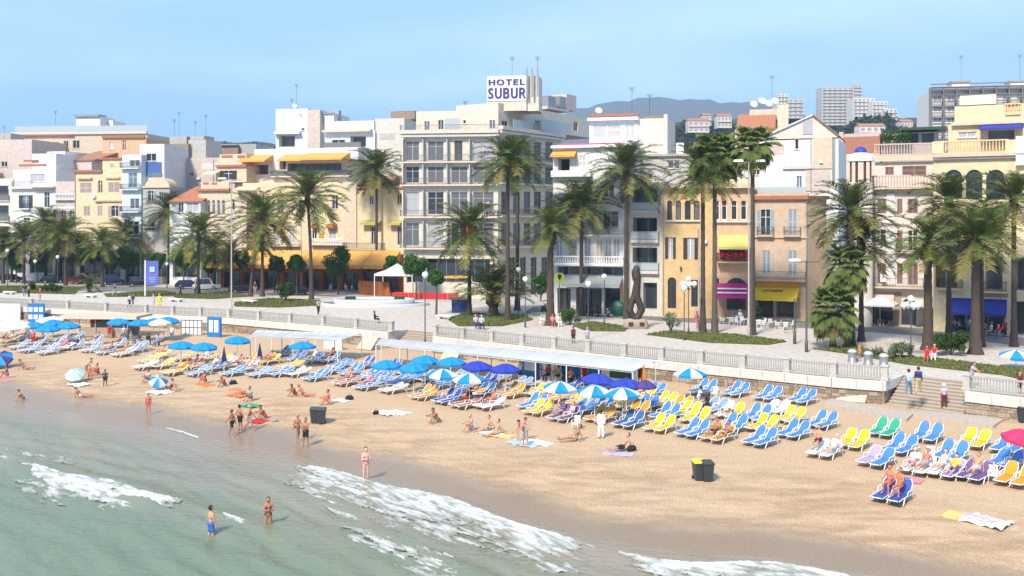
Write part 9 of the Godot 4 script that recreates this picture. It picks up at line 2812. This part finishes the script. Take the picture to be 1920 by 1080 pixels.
func banner(label: String,x: float,z: float):
	var t := thing("banner",label,"banner",Vector3(x,3.0,z),0.12)
	for s in [-0.85,0.95]:
		if s > 0: continue
		var st := S()
		tube(st,[Vector3(s,0,0),Vector3(s,5.6,0)],[0.12,0.1],8)
		put("pole",fin(st),"white",t)
	var st := S()
	for k in 8:
		var y0 := 1.7 + 3.8 * k / 8.0
		var y1 := 1.7 + 3.8 * (k + 1) / 8.0
		var z0 := sin(k * 0.8) * 0.05
		var z1 := sin((k + 1) * 0.8) * 0.05
		for o in [0.0,0.02]: quad(st,Vector3(-0.72,y0,z0 + o),Vector3(-0.72,y1,z1 + o),Vector3(1.1,y1,z1 + o),Vector3(1.1,y0,z0 + o))
	put("cloth",fin(st),"sign_blue",t)
	box_part("emblem",Vector3(0.2,4.2,0.08),Vector3(0.75,0.8,0.03),"wear_skyblue",t)
	for k in 3: box_part("text_line",Vector3(0.2,2.9 - k * 0.3,0.09),Vector3(1.1 - 0.2 * k,0.09,0.02),"wear_skyblue",t)

func traffic_sign(label: String,x: float,z: float):
	var t := thing("street_sign",label,"sign",Vector3(x,3.0,z))
	var st := S()
	rod(st,Vector3.ZERO,Vector3(0,4.9,0),0.05,6)
	put("post",fin(st),"pole_pale",t)
	box_part("board",Vector3(0,5.2,0.06),Vector3(0.75,1.15,0.05),"sign_yellow",t)
	st = S()
	tube(st,[Vector3(0,5.4,0.08),Vector3(0,5.4,0.12)],[0.24,0.24],14)
	put("symbol",fin(st),"bin_dark",t)
	st = S()
	tri(st,Vector3(-0.17,5.25,0.12),Vector3(0,4.9,0.12),Vector3(0.17,5.25,0.12))
	put("symbol",fin(st),"bin_dark",t)

func fountain(label: String,x: float,z: float,rx: float,rz: float):
	var t := thing("fountain",label,"fountain",Vector3(x,3.0,z))
	var st := S()
	lathe(st,[Vector2(1.0,0),Vector2(1.0,0.35),Vector2(0.985,0.4),Vector2(0.94,0.4),Vector2(0.94,0.3)],48,Vector3.ZERO,rx,rz)
	put("outer_rim",fin(st),"basin",t)
	st = S()
	lathe(st,[Vector2(0.95,0.31),Vector2(0.0,0.31)],48,Vector3.ZERO,rx,rz)
	put("water",fin(st),"glass_blue",t)
	st = S()
	lathe(st,[Vector2(0.74,0.3),Vector2(0.74,0.85),Vector2(0.72,0.9),Vector2(0.66,0.9),Vector2(0.66,0.8),Vector2(0.0,0.8)],48,Vector3.ZERO,rx,rz)
	put("inner_basin",fin(st),"basin",t)
	for s in [-1,1]:
		st = S()
		cbx(st,Vector3(s * rx * 0.45,1.0,-0.5),Vector3(1.4,0.35,0.8),0.1)
		put("planter",fin(st),"leaf_bush",t)

func sculpture(label: String,x: float,z: float):
	var t := thing("sculpture",label,"sculpture",Vector3(x,3.0,z))
	var st := skin_mesh([[Vector3(-0.75,0.5,0),Vector3(0.75,0.5,0),0.62,0.62,""],[Vector3(-0.9,0.25,0.1),Vector3(0.9,0.25,0.1),0.5,0.5,""]],0.14,0.0)
	put("plinth",fin(st),"stone_pale",t)
	st = skin_mesh([[Vector3(-0.15,1.2,0),Vector3(-0.75,2.2,0),0.38,0.42,""],[Vector3(-0.75,2.2,0),Vector3(-0.35,3.6,0),0.42,0.36,""],[Vector3(0.2,1.2,0),Vector3(0.72,2.3,0),0.4,0.44,""],[Vector3(0.72,2.3,0),Vector3(0.15,3.9,0),0.44,0.4,""],[Vector3(-0.3,3.6,0),Vector3(0.1,5.2,0),0.34,0.42,""],[Vector3(0.15,3.9,0),Vector3(0.2,6.3,0),0.4,0.46,""],[Vector3(0.1,6.2,0),Vector3(0.1,7.3,0),0.5,0.4,""],[Vector3(-0.1,6.0,0),Vector3(-0.25,6.9,0),0.3,0.3,""]],0.13,0.0)
	put("figure",fin(st),"bronze",t).scale = Vector3(0.9,0.9,0.9)
	for k in 2: box_part("plaque",Vector3(-0.6 + 1.2 * k,0.55,0.66),Vector3(0.5,0.4,0.08),"bronze",t)

func bollard(label: String,x: float,z: float):
	var key := "bollard"
	if proto.has(key): return dup(proto[key],Vector3(x,3.0,z),0,label,"grey domed posts by the stairs")
	var t := thing("domed_post",label,"post",Vector3(x,3.0,z),0,"grey domed posts by the stairs")
	proto[key] = t
	t.scale = Vector3.ONE * 0.82
	var st := S()
	lathe(st,[Vector2(0.5,0),Vector2(0.5,0.12),Vector2(0.42,0.16),Vector2(0.42,1.0),Vector2(0.46,1.05)],16)
	put("drum",fin(st),"metal_grey",t)
	st = S()
	lathe(st,[Vector2(0.46,1.05),Vector2(0.42,1.2),Vector2(0.27,1.32),Vector2(0,1.37)],16)
	put("dome",fin(st),"car_silver",t)

func recycle(label: String,x: float,z: float):
	var t := thing("recycling_bin",label,"bin",Vector3(x,3.0,z))
	var st := S()
	lathe(st,[Vector2(0.72,0),Vector2(0.8,0.15),Vector2(0.85,0.9),Vector2(0.8,1.5),Vector2(0.5,1.85),Vector2(0,1.95)],16)
	put("shell",fin(st),"bin_green",t)
	box_part("slot",Vector3(0,1.35,0.8),Vector3(0.6,0.2,0.1),"dark",t)

func sign_box(label: String,x: float,z: float):
	var t := thing("planter_box",label,"planter",Vector3(x,3.0,z))
	var st := S()
	cbx(st,Vector3(0,0.85,0),Vector3(2.0,1.7,1.2),0.05)
	put("box",fin(st),"para_navy",t)
	st = S()
	cbx(st,Vector3(0,1.8,0),Vector3(2.6,0.22,1.5),0.06)
	put("lid",fin(st),"stone_pale",t)

func marquee(label: String,x: float,z: float,w: float,d: float,m: String,h := 3.0):
	var t := thing("marquee",label,"tent",Vector3(x,3.0,z),-0.2)
	for k in 4:
		var st := S()
		rod(st,Vector3((k % 2 - 0.5) * w,0,(k / 2 - 0.5) * d),Vector3((k % 2 - 0.5) * w,h,(k / 2 - 0.5) * d),0.07,6)
		put("post",fin(st),"white",t)
	var st := S()
	var c := [Vector3(-w / 2,h,d / 2),Vector3(w / 2,h,d / 2),Vector3(w / 2,h,-d / 2),Vector3(-w / 2,h,-d / 2)]
	var ap := Vector3(0,h + 1.5,0)
	for k in 4:
		var p: Vector3 = c[k]
		var q: Vector3 = c[(k + 1) % 4]
		var pm := p.lerp(ap,0.5) - Vector3.UP * 0.2
		var qm := q.lerp(ap,0.5) - Vector3.UP * 0.2
		quad(st,p,pm,qm,q)
		tri(st,pm,ap,qm)
		quad(st,p - Vector3.UP * 0.35,p,q,q - Vector3.UP * 0.35)
	put("canopy",fin(st),m,t)

func fence_panel(label: String,a: Vector2,b: Vector2,h: float,m: String):
	var t := thing("terrace_fence",label,"fence",Vector3(a.x,3.0,a.y),atan2(-(b.y - a.y),b.x - a.x))
	var l := a.distance_to(b)
	var n := int(l / 0.8)
	for k in n:
		var st := S()
		cbx(st,Vector3((k + 0.5) * l / n,h * 0.5,0),Vector3(l / n - 0.06,h,0.08),0.02)
		put("fence_board",fin(st),m,t)

func V(x: float,y: float,z: float) -> Vector3: return Vector3(x,y,z)

func pair(m: String,which: String,x: float,y: float,z: float,turn: float,up: float,m2 := ""):
	var word := {"deep": "deep blue","navy": "dark blue","stripe": "blue striped","greyblue": "grey-blue"}
	for s in [-1,1]:
		var k := m if s < 0 or m2 == "" else m2
		var at := V(x + cos(turn) * 0.41 * s,y,z - sin(turn) * 0.41 * s)
		lounger("%s lounger, %s one of %s" % [word.get(k,k),"left" if s < 0 else "right",which],at,turn,"sling_" + k,up)

func cover(label: String,at: Vector3,w: float):
	var t := thing("slanted_cover",label,"cover",at,-0.68,"cream covers along the wall")
	var st := S()
	cbx(st,Vector3(0,0.66,0.1),Vector3(w,0.07,1.6),0.01,Basis(Vector3.RIGHT,0.85))
	put("lid",fin(st),"awning_cream",t)
	for s in [-0.45,0.45]:
		st = S()
		bx(st,Vector3(s * w,0.4,-0.3),Vector3(0.12,0.8,0.7))
		put("support",fin(st),"concrete",t)

func foot_slab(label: String,poly: PackedVector2Array):
	var st := S()
	slab(st,poly,0.8,1.42)
	tag(put("concrete_slab",fin(st),"steps"),label,"slab")
